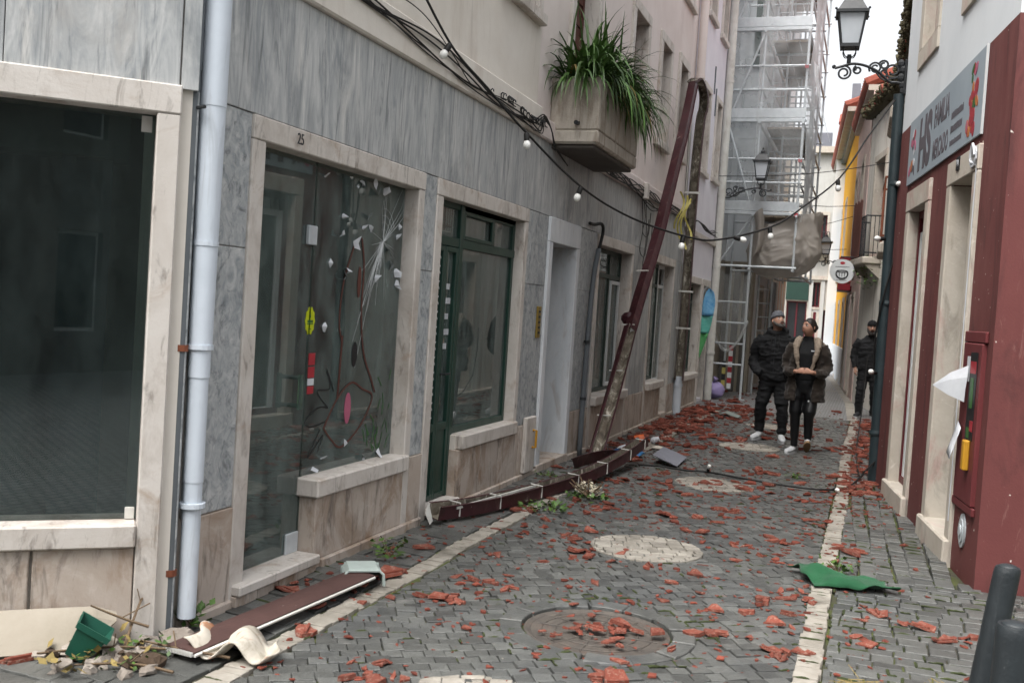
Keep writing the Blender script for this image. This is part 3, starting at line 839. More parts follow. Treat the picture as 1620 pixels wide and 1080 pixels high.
# chamfered shop window
stone_frame(corner_bld, FC, -2.6, -.15, .52, H_I, w=.125, foot=-.03, o1=.0)
B('sill', 'limestone', corner_bld, FC, -2.6, -.152, -.25, .012, .425, .53, ch=.008)
for a, b in ((-2.6, -2.1), (-2.1, -1.55), (-1.55, -1.05), (-1.05, -.578), (-.572, -.152)):
    B('base_panel', 'base_stone', corner_bld, FC, a + .003, b - .003, -.055, -.018, .0, .42, ch=.004)
B('corner_panel', 'marble_diagonal', corner_bld, FC, -.022, .03, -.25, -.06, 0, 2.49, ch=.004)
B('wall_panel', 'marble_diagonal', corner_bld, FL, 3.97, 4.355, -.05, .018, .51, 1.815, ch=.003)
B('wall_panel', 'marble_diagonal', corner_bld, FL, 3.97, 4.355, -.05, .018, 1.82, H_L, ch=.003)
B('base_panel', 'base_stone', corner_bld, FL, 3.99, 4.355, -.05, .028, .03, .505, ch=.003)
B('plinth', 'base_stone', corner_bld, FL, 3.97, 4.36, 0, .05, -.05, .03, ch=.006)
sf = B('window_pane', 'glass_front', corner_bld, FC, -2.6, -.15, -.125, -.117, .53, H_I)
B('pane_clip', 'white_metal', sf, FC, -.21, -.165, -.117, -.10, 2.29, 2.36)
B('pane_clip', 'white_metal', sf, FC, -.2, -.16, -.117, -.10, .535, .585)
# room behind the corner shop
room = [(-3.27, 4.1), (-3.27, 6.58), (-5.9, 6.58), (-5.9, 2.0), (-5.36, 2.0)]
def slab_poly(name, mat, pts, z0, z1, par):
    mb = MB(); a = mb.ring([(x, y, z0) for x, y in pts]); c = mb.ring([(x, y, z1) for x, y in pts]); mb.face(a); mb.face(c); mb.bridge(a, c)
    return mb.build(name, mat, par)
slab_poly('interior_floor', 'room_floor', room, -.02, .08, corner_bld)
slab_poly('interior_ceiling', 'room_wall', room, 2.75, 2.85, corner_bld)
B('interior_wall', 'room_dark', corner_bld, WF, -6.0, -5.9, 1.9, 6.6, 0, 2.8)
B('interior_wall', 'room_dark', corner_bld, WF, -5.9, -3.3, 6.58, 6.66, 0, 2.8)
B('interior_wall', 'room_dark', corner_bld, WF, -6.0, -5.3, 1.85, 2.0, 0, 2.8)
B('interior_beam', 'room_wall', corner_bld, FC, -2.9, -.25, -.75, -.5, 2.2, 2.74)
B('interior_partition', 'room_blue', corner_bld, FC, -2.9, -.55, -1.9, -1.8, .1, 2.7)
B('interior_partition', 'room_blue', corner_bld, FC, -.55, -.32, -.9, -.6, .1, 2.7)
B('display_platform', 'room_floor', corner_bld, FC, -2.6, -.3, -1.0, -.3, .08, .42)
# ---- shop number 25
stone_frame(corner_bld, FL, W25[0], W25[1], .53, H_I, foot=.0)
B('door_step', 'limestone', corner_bld, FL, W25[0] - .10, 5.17, -.25, .085, .045, .10, ch=.008)
for k in range(4): B('step_riser_tile', 'base_stone', corner_bld, FL, 4.37 + k * .2, 4.565 + k * .2, 0, .062, -.04, .042, ch=.003)
B('sill', 'limestone', corner_bld, FL, 5.14, 6.37, -.25, .062, .425, .535, ch=.01)
B('riser_end', 'base_stone', corner_bld, FL, 5.17, 5.25, -.25, .034, .0, .422, ch=.004)
riser(corner_bld, FL, 5.255, 6.42, .42, .26)
pier(corner_bld, FL, 6.436, 6.643)
num = text_mesh('25', .085, FL, 4.76, .052, 2.43, 'iron_black', corner_bld, 'house_number', .002, sx=.8)
p25d = B('door_pane', 'glass_shop', corner_bld, FL, W25[0], 5.165, -.088, -.08, .10, H_I)
p25 = B('window_pane', 'glass_shop', corner_bld, FL, 5.172, W25[1], -.088, -.08, .535, H_I)
B('pane_edge', 'glass_green', corner_bld, FL, 5.160, 5.176, -.090, -.076, .10, H_I)
B('floor_hinge', 'galvanised', p25d, FL, 5.03, 5.16, -0.08, -0.065, .10, .22, ch=.004)
B('door_lock', 'galvanised', p25d, FL, 5.08, 5.17, -0.08, -0.055, 1.89, 2.0, ch=.004)
mb = MB(); mb.tube([FL(5.0, -.01, .95), FL(5.0, -.01, 1.15)], .016, 8); mb.tube([FL(5.0, -0.08, .97), FL(5.0, -.01, .97)], .012, 8); mb.tube([FL(5.0, -0.08, 1.13), FL(5.0, -.01, 1.13)], .012, 8)
mb.build('door_handle', 'glass_green', p25d)
mb = MB(); pts = []
for k in range(20):
    a = k * math.tau / 20; rr = 1.0 if k % 2 == 0 else .87
    pts.append((5.175 + .055 * rr * math.cos(a), 1.45 + .085 * rr * math.sin(a)))
st = mb.prism(FL, pts, -0.079, -0.076).build('yellow_sticker', 'yellow_sticker', p25)
mb = MB()
mb.prism(FL, [(5.168, 1.47), (5.182, 1.47), (5.175, 1.5)], -0.076, -0.075)
mb.box(FL, 5.14, 5.21, -0.076, -0.075, 1.43, 1.437); mb.box(FL, 5.145, 5.205, -0.076, -0.075, 1.44, 1.455); mb.box(FL, 5.16, 5.19, -0.076, -0.075, 1.40, 1.405)
mb.build('sticker_print', 'print_green', st)
for z0, z1, m in ((1.19, 1.26, 'print_red'), (1.115, 1.18, 'print_red'), (1.07, 1.11, 'paper'), (1.02, 1.065, 'print_red')):
    B('sticker', m, p25, FL, 5.185, 5.255, -0.079, -0.076, z0, z1)
# star crack in the pane, a fan of pale splinter lines
mb = MB(); cc = (6.05, 1.98); rc = random.Random(3)
for k in range(44):
    a = rc.uniform(0, math.tau); 
    a = rc.choice([rc.gauss(1.1, .35), rc.gauss(-2.05, .4), rc.uniform(0, math.tau)])
    l = rc.uniform(.12, .5) * (1.0 if abs(math.sin(a)) > .5 else .5); pts = []
    for j in range(5):
        t = j / 4; s_ = cc[0] + math.cos(a + .08 * t * rc.uniform(-1, 1)) * l * t; z_ = cc[1] + math.sin(a) * l * t
        pts.append(FL(min(s_, 6.33), -0.077, min(z_, 2.36)))
    mb.tube(pts, [.0013, .0012, .001, .0008, .0004], 4)
for k in range(5):
    rr = .03 + .035 * k; a0 = rc.uniform(.4, 1.4); pts = [FL(cc[0] + rr * math.cos(a0 + .25 * j), -0.077, cc[1] + rr * 1.3 * math.sin(a0 + .25 * j)) for j in range(6)]
    mb.tube(pts, .0009, 4)
for k in range(4):
    a = rc.gauss(-1.9, .12); mb.tube([FL(cc[0] - .05 * k * .3, -0.077, cc[1]), FL(cc[0] + math.cos(a) * (.5 + .1 * k), -0.077, cc[1] + math.sin(a) * (.5 + .13 * k))], [.0012, .0005], 4)
mb.build('crack', 'white_frame', p25)
# torn white paper scraps still glued to the glass
for (s_, z_) in [(5.25, 2.31), (5.6, 2.29), (5.7, 2.33), (5.82, 2.34), (5.9, 2.28), (6.02, 2.31), (5.81, 2.13), (5.49, 2.09), (5.76, 2.05), (5.86, 2.06), (6.28, 2.1), (6.25, 2.03), (5.45, 1.98), (5.67, 1.94), (5.57, 1.76), (5.53, 1.73), (5.37, 1.8), (6.1, 1.93), (6.16, 1.83), (6.26, 1.79), (6.29, 1.7), (5.34, 1.42), (5.98, 1.74), (5.68, .68), (5.92, .56), (6.15, .555), (5.3, .56), (5.40, .62)]:
    mb = MB(); n = rc.randint(4, 6); r_ = rc.uniform(.018, .042); c_ = len(mb.v)
    mb.v.append(FL(s_, -0.055, z_))
    ring = [FL(s_ + r_ * rc.uniform(.5, 1.25) * math.cos(k * math.tau / n), -0.077 + rc.choice([0, 0, .035]), z_ + r_ * rc.uniform(.5, 1.5) * math.sin(k * math.tau / n)) for k in range(n)]
    rr = mb.ring(ring)
    for k in range(n): mb.face([c_, rr[k], rr[(k + 1) % n]])
    mb.build('paper_scrap', 'paper', p25, recalc=False)
# loose painted strokes on the inside of the glass
def stroke(pts, w, m):
    mb = MB(); mb.tube([FL(s, -0.076, z) for s, z in [(q.x, q.y) for q in arc_pts([(a, b, 0) for a, b in pts], 6)]], w, 6, flat=.2, up=(1, 0, 0)); mb.build('painted_stroke', m, p25)
stroke([(5.66, 1.93), (5.55, 1.7), (5.52, 1.45), (5.57, 1.32)], .008, 'brown_shutter')
stroke([(5.75, 1.98), (5.80, 1.8), (5.80, 1.5), (5.86, 1.25), (5.98, 1.08), (6.05, .98)], .009, 'brown_shutter')
stroke([(5.57, 1.36), (5.56, 1.15), (5.55, .97)], .010, 'brown_shutter')
stroke([(5.40, .80), (5.55, .97), (5.72, 1.06), (5.88, 1.01), (6.02, .95), (5.88, .78), (5.64, .66), (5.50, .72), (5.40, .80)], .007, 'brown_shutter')
stroke([(5.42, .84), (5.25, .82), (5.18, .86), (5.32, .93), (5.44, .92)], .004, 'print_black')
stroke([(5.44, .92), (5.30, 1.03), (5.45, 1.04), (5.40, 1.16), (5.50, 1.02)], .004, 'print_black')
stroke([(5.36, .80), (5.24, .64), (5.40, .76), (5.34, .66)], .004, 'print_black')
for c_, a_, b_, m_ in (((5.69, .90), .04, .10, 'print_pink'), ((5.74, 1.24), .035, .08, 'print_black'), ((5.75, 1.7), .022, .10, 'brown_shutter')):
    mb = MB(); mb.prism(FL, [(c_[0] + a_ * math.cos(k * math.tau / 18), c_[1] + b_ * math.sin(k * math.tau / 18)) for k in range(18)], -0.0785, -0.076); mb.build('painted_patch', m_, p25)
mb = MB()
for k in range(26):
    s_ = rc.uniform(5.95, 6.28); z_ = .58 + rc.random() ** 2 * .5; mb.tube([FL(s_, -0.078, z_), FL(s_ + rc.uniform(-.06, .06), -0.078, z_ + rc.uniform(.03, .12))], .004, 4, flat=.2, up=(1, 0, 0))
mb.build('painted_smear', 'print_green', p25)
# things standing inside shop 25
B('interior_partition', 'room_wall', corner_bld, WF, -3.95, -3.9, 4.25, 5.5, .08, 2.6)
for y_, w_, m_ in ((5.62, .1, 'room_wall'), (5.9, .06, 'shutter_metal'), (6.2, .14, 'room_wall')): B('interior_post', m_, corner_bld, WF, -3.8, -3.7, y_, y_ + w_, .08, 2.74)
B('interior_shelf', 'shutter_metal', corner_bld, WF, -5.0, -4.2, 6.0, 6.5, .08, 1.15)

# ---- green metal shopfront
stone_frame(corner_bld, FL, GRN[0], GRN[1], .57, H_I, foot=.0)
B('door_step', 'limestone', corner_bld, FL, GRN[0], 7.33, -.25, .07, .03, .09, ch=.008)
B('sill', 'limestone', corner_bld, FL, 7.35, 8.66, -.25, .06, .455, .57, ch=.01)
B('riser_end', 'base_stone', corner_bld, FL, 7.33, 7.42, -.25, .034, .0, .452, ch=.004)
riser(corner_bld, FL, 7.425, 8.68, .45, .42)
gs = MB(); gb = -.11; gf = -.06
frame_ring(gs, FL, 7.33, GRN[1], .57, H_I, .055, gb, gf)
gs.box(FL, 7.30, 7.37, gb, gf + .012, .09, H_I, .004); gs.box(FL, GRN[0], GRN[0] + .05, gb, gf, .09, H_I, .004)
gs.box(FL, GRN[0], GRN[1], gb, gf + .006, 2.035, 2.105, .004); gs.box(FL, GRN[0], GRN[1], gb, gf, 2.325, H_I, .004)
gs.box(FL, 8.02, 8.07, gb, gf + .004, 2.1, 2.33, .004)
gsf = gs.build('green_window_frame', 'green_metal', corner_bld)
for a, b, c, d in ((7.38, 8.55, .62, 2.035), (7.37, 8.02, 2.105, 2.325), (8.07, 8.55, 2.105, 2.325), (6.82, 7.30, 2.105, 2.325)): B('pane', 'glass_shop', gsf, FL, a, b, -0.09, -0.082, c, d)
for a, b, c, d in ((7.40, 7.98, 2.13, 2.3), ):
    mb = MB(); frame_ring(mb, FL, a - .03, b + .04, 2.105, 2.325, .03, gf - .01, gf + .012); mb.build('tilt_window_frame', 'green_metal', gsf)
for a, b in ((GRN[0] + .05, 7.05), (7.05, 7.30)):
    dm = MB(); frame_ring(dm, FL, a + .003, b - .003, .10, 2.03, .04, gb + .005, gf + .008)
    dm.box(FL, a + .04, b - .04, gb + .02, gf - .004, .14, .66, .004); dm.box(FL, a + .04, b - .04, gb + .01, gf + .006, .62, .68, .004)
    d_ = dm.build('door_leaf', 'green_metal', corner_bld)
    B('pane', 'glass_shop', d_, FL, a + .04, b - .04, -0.092, -0.084, .68, 1.99)
    if a < 7:
        mb = MB()
        for k in range(11):
            zc = .76 + k * .115; sc = (a + b) / 2
            for sg in (-1, 1):
                mb.tube([FL(sc + sg * (.05 + .035 * math.cos(t * .5)), -0.075, zc + .045 * math.sin(t * .5)) for t in range(12)], .0045, 5)
            mb.tube([FL(sc + .03 * math.sin(t * .6), -0.075, zc - .05 + t * .012) for t in range(10)], .004, 5)
        mb.build('scroll_grille', 'white_frame', d_)
    else:
        mb = MB()
        for k, zc in enumerate((1.73, 1.62, 1.5, 1.38, 1.27)):
            for j in range(4 + k % 2): mb.box(FL, a + .055 + j * .03, a + .078 + j * .03, -0.081, -0.079, zc - .025, zc + .02)
        mb.build('door_notice', 'paper', d_)
        mb = MB(); mb.tube([FL(a + .02, -.05, 1.06), FL(a + .02, -.01, 1.06), FL(a + .12, -.01, 1.06)], .008, 6); mb.build('door_handle', 'iron_black', d_)
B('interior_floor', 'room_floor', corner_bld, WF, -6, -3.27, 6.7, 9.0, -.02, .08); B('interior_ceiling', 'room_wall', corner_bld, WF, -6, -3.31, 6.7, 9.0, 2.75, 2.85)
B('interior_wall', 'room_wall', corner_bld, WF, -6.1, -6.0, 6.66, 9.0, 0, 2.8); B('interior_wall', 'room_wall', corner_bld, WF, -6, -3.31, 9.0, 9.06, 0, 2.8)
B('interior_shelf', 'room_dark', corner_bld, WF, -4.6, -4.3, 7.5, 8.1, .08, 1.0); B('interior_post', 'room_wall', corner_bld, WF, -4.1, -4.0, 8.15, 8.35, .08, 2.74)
pier(corner_bld, FL, 8.698, 8.80)
# ---- upper storey window and roof of the corner building
def upper_window(par, fr, s0, s1, z0, z1, mat='limestone', shut='brown_shutter', half=False, w=.13):
    B('window_lintel', mat, par, fr, s0 - w, s1 + w, -.2, .035, z1, z1 + w, ch=.006)
    B('window_jamb', mat, par, fr, s0 - w, s0, -.2, .033, z0, z1, ch=.006); B('window_jamb', mat, par, fr, s1, s1 + w, -.2, .033, z0, z1, ch=.006)
    B('window_sill', mat, par, fr, s0 - w - .03, s1 + w + .03, -.2, .07, z0 - .1, z0, ch=.01)
    m = MB(); frame_ring(m, fr, s0, s1, z0, z1, .05, -.19, -.14)
    m.box(fr, (s0 + s1) / 2 - .025, (s0 + s1) / 2 + .025, -.188, -.138, z0 + .05, z1 - .05)
    fo = m.build('window_frame', 'white_frame' if shut is None else shut, par)
    for a, b in ((s0 + .05, (s0 + s1) / 2 - .025), ((s0 + s1) / 2 + .025, s1 - .05)):
        if shut is None: B('pane', 'window_dark', fo, fr, a, b, -.18, -.17, z0 + .05, z1 - .05)
        else:
            sh = MB(); n = 16
            for k in range(n):
                zz = z0 + .05 + (z1 - z0 - .1) * k / n; sh.box(fr, a, b, -.175 + .012 * (k % 2), -.16 + .012 * (k % 2), zz, zz + (z1 - z0 - .1) / n * .96)
            sh.build('shutter', shut, fo)
upper_window(corner_bld, FL, 7.85, 8.59, 4.24, 5.6)
B('roof_eave', 'plaster_cream', corner_bld, FL, 3.9, 8.8, -.3, .3, 8.2, 8.35); B('roof', 'roof_tile', corner_bld, FL, 3.6, 8.8, -3.4, .3, 8.35, 8.5)
B('rear_wall', 'plaster_cream', corner_bld, WF, -6.5, -6.2, 1.6, 9.0, -.1, 8.3)

# ================================================================== pink building
holes = [(9.42, 10.27, .08, 2.25), (11.3, 12.95, .62, H_I), (14.3, 15.42, .62, H_I), (15.42, 15.92, .09, H_I),
         (9.75, 10.6, 3.5, 5.5), (12.3, 13.05, 4.15, 5.35), (14.0, 14.62, 4.05, 5.4), (15.4, 16.0, 4.1, 5.45)]
for a in (9.75, 12.3, 14.0, 15.4): holes.append((a, a + .7, 6.5, 7.6))
wall('wall', 'plaster_pink', pink_bld, FL, 8.80, 16.75, -.1, 8.6, holes, -.3, -.001)
slabs(pink_bld, FL, 8.80, 16.6, H_L + .003, FRZ, 1.1, 'marble', 'frieze_slab')
B('string_course', 'plaster_pink', pink_bld, FL, 8.80, 16.65, 0, .06, FRZ, 3.36, ch=.012)
# splayed white doorway
pier(pink_bld, FL, 8.80, 9.30, diag=True)
B('door_lintel', 'white_marble', pink_bld, FL, 9.30, 10.38, -.35, .05, 2.25, H_L, ch=.006)
B('door_jamb', 'white_marble', pink_bld, FL, 9.30, 9.42, -.35, .048, 0, 2.248, ch=.006)
B('door_jamb', 'white_marble', pink_bld, FL, 10.27, 10.38, -.42, .048, 0, 2.248, ch=.006)
B('door_step', 'base_stone', pink_bld, FL, 9.30, 10.36, -.42, .06, -.04, .08, ch=.008)
dl = B('door_leaf', 'dark_window_frame', pink_bld, FL, 9.40, 10.28, -.42, -.38, .08, 2.25)
B('door_panel', 'room_dark', dl, FL, 9.5, 10.16, -.38, -.372, .7, 1.9); B('door_trim', 'brass', dl, FL, 10.17, 10.20, -.38, -.36, .68, 2.0); B('door_trim', 'brass', dl, FL, 9.46, 9.49, -.38, -.36, .68, 2.0)
B('letter_slot', 'brown_shutter', dl, FL, 9.95, 10.12, -.37, -.35, 1.05, 1.25)
bp = B('bell_panel', 'brass', pink_bld, FL, 9.10, 9.2, .022, .04, 1.32, 1.62, ch=.004)
for k in range(5): B('bell_button', 'iron_black', bp, FL, 9.13, 9.17, .04, .046, 1.36 + k * .05, 1.38 + k * .05)
mp = B('meter_hatch', 'limestone', pink_bld, FL, 8.88, 9.16, .032, .075, .06, .58, ch=.008)
mb = MB(); mb.tube([FL(9.07, .075, .29), FL(9.07, .11, .29), FL(9.07, .11, .45), FL(9.07, .075, .45)], .012, 6); mb.build('yellow_handle', 'yellow_plastic', mp)
pier(pink_bld, FL, 10.39, 11.16, diag=True)
def shop_window(par, fr, s0, s1, z0, z1, door=None, mull=None, g='glass_dusty', fm='dark_window_frame', trans=2.02):
    m = MB(); o0, o1 = -.16, -.115
    frame_ring(m, fr, s0, s1 if door is None else door, z0, z1, .05, o0, o1)
    e = s1 if door is None else door
    m.box(fr, s0 + .05, e - .05, o0, o1 + .004, trans, trans + .05, .003)
    xs = [s0 + .05] + (mull or []) + [e - .05]
    for x in (mull or []): m.box(fr, x - .022, x + .022, o0 + .001, o1 + .005, z0 + .05, z1 - .05, .003)
    fo = m.build('window_frame', fm, par)
    for a, b in zip(xs, xs[1:]):
        B('pane', g, fo, fr, a, b, -.14, -.133, z0 + .05, trans); B('pane', g, fo, fr, a, b, -.14, -.133, trans + .05, z1 - .05)
    if door is not None:
        d = MB(); frame_ring(d, fr, door + .005, s1 - .005, .10, z1, .05, o0, o1); d.box(fr, door + .05, s1 - .05, o0 + .01, o1 - .005, .15, .62, .003)
        d.box(fr, door + .05, s1 - .05, o0, o1, trans, trans + .05); do = d.build('door_leaf', 'white_frame', par)
        B('pane', g, do, fr, door + .055, s1 - .055, -.14, -.133, .62, trans)
    return fo
stone_frame(pink_bld, FL, 11.3, 12.95, .62, H_I, foot=.0)
riser(pink_bld, FL, 11.3, 12.95, .505, .55); B('sill', 'limestone', pink_bld, FL, 11.29, 12.96, -.25, .09, .51, .62, ch=.012)
fo = shop_window(pink_bld, FL, 11.3, 12.95, .62, H_I, mull=[12.35])
mb = MB(); frame_ring(mb, FL, 12.42, 12.9, .67, 2.0, .045, -.13, -.10); mb.build('sliding_sash', 'white_frame', fo)
pier(pink_bld, FL, 13.075, 14.175, diag=False)
stone_frame(pink_bld, FL, 14.3, 15.92, .62, H_I, foot=.0)
riser(pink_bld, FL, 14.3, 15.42, .505, .55); B('sill', 'limestone', pink_bld, FL, 14.29, 15.42, -.25, .09, .51, .62, ch=.012); B('door_step', 'base_stone', pink_bld, FL, 15.42, 15.92, -.25, .06, -.04, .09, ch=.008)
shop_window(pink_bld, FL, 14.3, 15.92, .62, H_I, door=15.42, mull=[14.95], g='glass_dusty')
pier(pink_bld, FL, 16.045, 16.7, diag=False)
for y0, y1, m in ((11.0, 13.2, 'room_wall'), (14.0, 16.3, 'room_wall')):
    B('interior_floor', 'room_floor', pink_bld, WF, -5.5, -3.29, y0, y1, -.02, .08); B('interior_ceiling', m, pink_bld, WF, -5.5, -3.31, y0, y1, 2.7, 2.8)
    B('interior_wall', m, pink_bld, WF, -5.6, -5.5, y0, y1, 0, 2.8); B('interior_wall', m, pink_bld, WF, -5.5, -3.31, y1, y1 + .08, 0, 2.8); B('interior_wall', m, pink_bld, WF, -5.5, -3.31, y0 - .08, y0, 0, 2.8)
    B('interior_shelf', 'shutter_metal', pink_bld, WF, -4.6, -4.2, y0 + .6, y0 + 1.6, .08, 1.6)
upper_window(pink_bld, FL, 9.75, 10.6, 3.5, 5.5); upper_window(pink_bld, FL, 12.3, 13.05, 4.15, 5.35); upper_window(pink_bld, FL, 14.0, 14.62, 4.05, 5.4); upper_window(pink_bld, FL, 15.4, 16.0, 4.1, 5.45)
for a in (9.75, 12.3, 14.0, 15.4): upper_window(pink_bld, FL, a, a + .7, 6.5, 7.6)
B('roof_eave', 'plaster_pink', pink_bld, FL, 8.8, 16.75, -.3, .3, 8.6, 8.75); B('roof', 'roof_tile', pink_bld, FL, 8.8, 16.75, -3.4, .35, 8.75, 8.9)
B('rear_wall', 'plaster_pink', pink_bld, WF, -6.5, -6.2, 9.0, 16.75, -.1, 8.7)
# concrete planter balcony: a trough on a rough slab
X0, X1, Y0, Y1 = -3.0, -2.52, 9.2, 10.85
mb = MB()
mb.box(WF, X0, X1, Y0, Y0 + .07, 3.30, 3.80, .012); mb.box(WF, X1 - .07, X1, Y0 + .07, Y1 - .07, 3.30, 3.80, .012); mb.box(WF, X0, X1, Y1 - .07, Y1, 3.30, 3.80, .012)
pl = mb.build('planter_trough', 'concrete', pink_bld)
mb = MB(); mb.box(WF, X0, X1 + .004, Y0 - .004, Y1 + .004, 3.17, 3.30, .02); sl = mb.build('planter_slab', 'concrete', pink_bld)
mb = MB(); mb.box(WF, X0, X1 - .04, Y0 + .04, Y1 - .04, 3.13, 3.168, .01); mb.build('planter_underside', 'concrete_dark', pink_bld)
B('planter_soil', 'soil', pink_bld, WF, X0 + .005, X1 - .072, Y0 + .072, Y1 - .072, 3.31, 3.74)
mb = MB(); mb.tube([(X0 + .28, Y0, 3.36), (X0 + .28, Y0 - .07, 3.355)], .022, 8); mb.build('drain_spout', 'iron_black', pink_bld)

# ================================================================== lilac building
holes = [(17.25, 18.7, .6, 2.2), (19.05, 19.75, .06, 2.2), (17.75, 18.35, 4.2, 5.6), (19.2, 19.75, 4.25, 5.65), (17.75, 18.35, 6.9, 8.0), (19.2, 19.75, 6.9, 8.0)]
wall('wall', 'plaster_lilac', lilac_bld, FL, 16.75, 20.25, -.1, 9.2, holes, -.3, -.001)
slabs(lilac_bld, FL, 16.78, 20.2, .55, 2.3, .9, 'plaster_lilac', 'wall_panel', o1=.015) if False else None
B('string_course', 'limestone', lilac_bld, FL, 16.78, 20.25, 0, .05, 3.0, 3.1, ch=.01)
stone_frame(lilac_bld, FL, 17.25, 18.7, .6, 2.2, foot=0); riser(lilac_bld, FL, 17.25, 18.7, .49, .5); B('sill', 'limestone', lilac_bld, FL, 17.24, 18.71, -.25, .09, .5, .6, ch=.012)
stone_frame(lilac_bld, FL, 19.05, 19.75, .06, 2.2, foot=0)
shop_window(lilac_bld, FL, 17.25, 18.7, .6, 2.2, mull=[17.95], trans=1.85)
B('door_leaf', 'green_metal', lilac_bld, FL, 19.05, 19.75, -.2, -.16, .06, 2.2)
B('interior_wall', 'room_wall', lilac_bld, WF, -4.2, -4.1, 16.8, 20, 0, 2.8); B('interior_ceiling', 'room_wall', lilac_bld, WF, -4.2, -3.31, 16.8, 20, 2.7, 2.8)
for a, b, c, d in holes[2:]: upper_window(lilac_bld, FL, a, b, c, d, w=.1)
for k in range(2): B('wall_vent', 'pvc_grey', lilac_bld, FL, 18.75 + k * .25, 18.79 + k * .25, 0, .02, 5.7 - k * .35, 6.2 - k * .35)
B('roof', 'roof_tile', lilac_bld, FL, 16.75, 20.25, -3.4, .35, 9.2, 9.35); B('rear_wall', 'plaster_lilac', lilac_bld, WF, -6.5, -6.2, 16.75, 20.25, -.1, 9.2)
B('side_wall', 'plaster_lilac', lilac_bld, WF, -6.2, -3.31, 20.05, 20.25, -.1, 9.2)

# ================================================================== right side: red and white shop
rng = random.Random(23)
red_bld = thing('red_and_white_shop', 'shop house painted dark red below and white above, on the right', 'building', (2.0, 9.2, 0))
FAR = 4.14
D1 = (2.42, 3.22, .17, 2.74); D2 = (.70, 1.42, .17, 2.76); U1 = (2.66, 3.24, 4.28, 5.7); U2 = (.62, 1.40, 4.28, 5.7)
wall('wall', 'red_paint', red_bld, FR, -.12, FAR, -.1, 3.635, [D1, D2], -.35, 0)
wall('wall', 'plaster_white', red_bld, FR, -.115, FAR, 3.637, 7.6, [U1, U2], -.35, -.003)
wall('side_wall', 'red_paint', red_bld, FS, .35, 6.0, -.1, 3.635, [], -.3, -.001)
wall('side_wall', 'plaster_white', red_bld, FS, .35, 6.0, 3.637, 7.6, [(2, 2.8, 4.3, 5.7)], -.3, -.004)
B('rear_wall', 'plaster_white', red_bld, FR, FAR - .3, FAR, -5, -.352, -.1, 7.6)
B('roof_eave', 'plaster_white', red_bld, FR, -.4, FAR + .02, -.5, .3, 7.6, 7.75); B('roof', 'roof_tile', red_bld, FR, -.4, FAR + .02, -5, .32, 7.752, 7.9)
B('plinth_stone', 'stone_pale', red_bld, FS, .52, .95, 0, .05, -.02, .86, ch=.01)
B('side_cabinet', 'iron_black', red_bld, FS, .45, .75, .0, .06, 1.02, 1.62, ch=.008)
def pale_frame(par, fr, D, w, o1=.03, deep=-.34, mat='stone_pale'):
    s0, s1, z0, z1 = D
    B('lintel', mat, par, fr, s0 - w, s1 + w, deep, o1, z1, z1 + w * 1.3, ch=.008)
    B('jamb', mat, par, fr, s0 - w, s0, deep, o1 - .003, .0, z1 - .002, ch=.008); B('jamb', mat, par, fr, s1, s1 + w, deep, o1 - .003, .0, z1 - .002, ch=.008)
    B('door_step', mat, par, fr, s0 - w, s1 + w, deep, o1 + .03, -.04, z0, ch=.012)
pale_frame(red_bld, FR, D1, .15); pale_frame(red_bld, FR, D2, .14)
# far doorway: dark red leaf with a white glazed frame
mb = MB(); frame_ring(mb, FR, D1[0], D1[1], D1[2], D1[3], .07, -.16, -.07); d1 = mb.build('door_frame', 'red_door', red_bld)
mb = MB(); frame_ring(mb, FR, D1[0] + .075, D1[1] - .075, D1[2] + .01, D1[3] - .2, .07, -.14, -.08); dl1 = mb.build('door_leaf', 'white_frame', d1); B('pane', 'glass_shop', dl1, FR, D1[0] + .145, D1[1] - .145, -.12, -.112, D1[2] + .08, D1[3] - .27)
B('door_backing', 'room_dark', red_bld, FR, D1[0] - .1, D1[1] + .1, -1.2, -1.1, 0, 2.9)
# near doorway: frameless glass door with a long steel bar handle
gd = B('glass_door', 'glass_green', red_bld, FR, D2[0] + .01, D2[1] - .01, -.15, -.14, D2[2] + .02, 2.3)
mb = MB(); mb.tube([FR(.95, -.07, .80), FR(.95, -.07, 1.62)], .014, 8); mb.tube([FR(.95, -.15, .95), FR(.95, -.07, .95)], .010, 6); mb.tube([FR(.95, -.15, 1.47), FR(.95, -.07, 1.47)], .010, 6); mb.build('bar_handle', 'galvanised', gd)
B('kick_plate', 'galvanised', gd, FR, D2[0] + .02, D2[1] - .02, -.139, -.133, D2[2] + .03, D2[2] + .28)
B('transom_panel', 'stone_pale', red_bld, FR, D2[0], D2[1], -.2, -.13, 2.32, D2[3])
B('door_backing', 'room_wall', red_bld, FR, D2[0] - .1, D2[1] + .1, -1.3, -1.2, 0, 2.9)
hp = B('number_plate', 'print_black', red_bld, FR, 1.12, 1.22, .03, .038, 2.84, 2.94); text_mesh('7A', .07, FR, 1.17, .039, 2.89, 'paper', hp, 'house_number', .001, flip=True)
# upper windows
for U in (U1, U2):
    s0, s1, z0, z1 = U; w = .17
    B('window_surround', 'stone_pale', red_bld, FR, s0 - w, s1 + w, -.3, .02, z0 - .18, z0, ch=.006); B('window_surround', 'stone_pale', red_bld, FR, s0 - w, s1 + w, -.3, .02, z1, z1 + .17, ch=.006)
    B('window_surround', 'stone_pale', red_bld, FR, s0 - w, s0, -.3, .018, z0, z1, ch=.006); B('window_surround', 'stone_pale', red_bld, FR, s1, s1 + w, -.3, .018, z0, z1, ch=.006)
    mb = MB(); frame_ring(mb, FR, s0, s1, z0, z1, .07, -.22, -.14); f_ = mb.build('window_frame', 'red_door', red_bld); B('pane', 'window_dark', f_, FR, s0 + .07, s1 - .07, -.2, -.19, z0 + .07, z1 - .07)
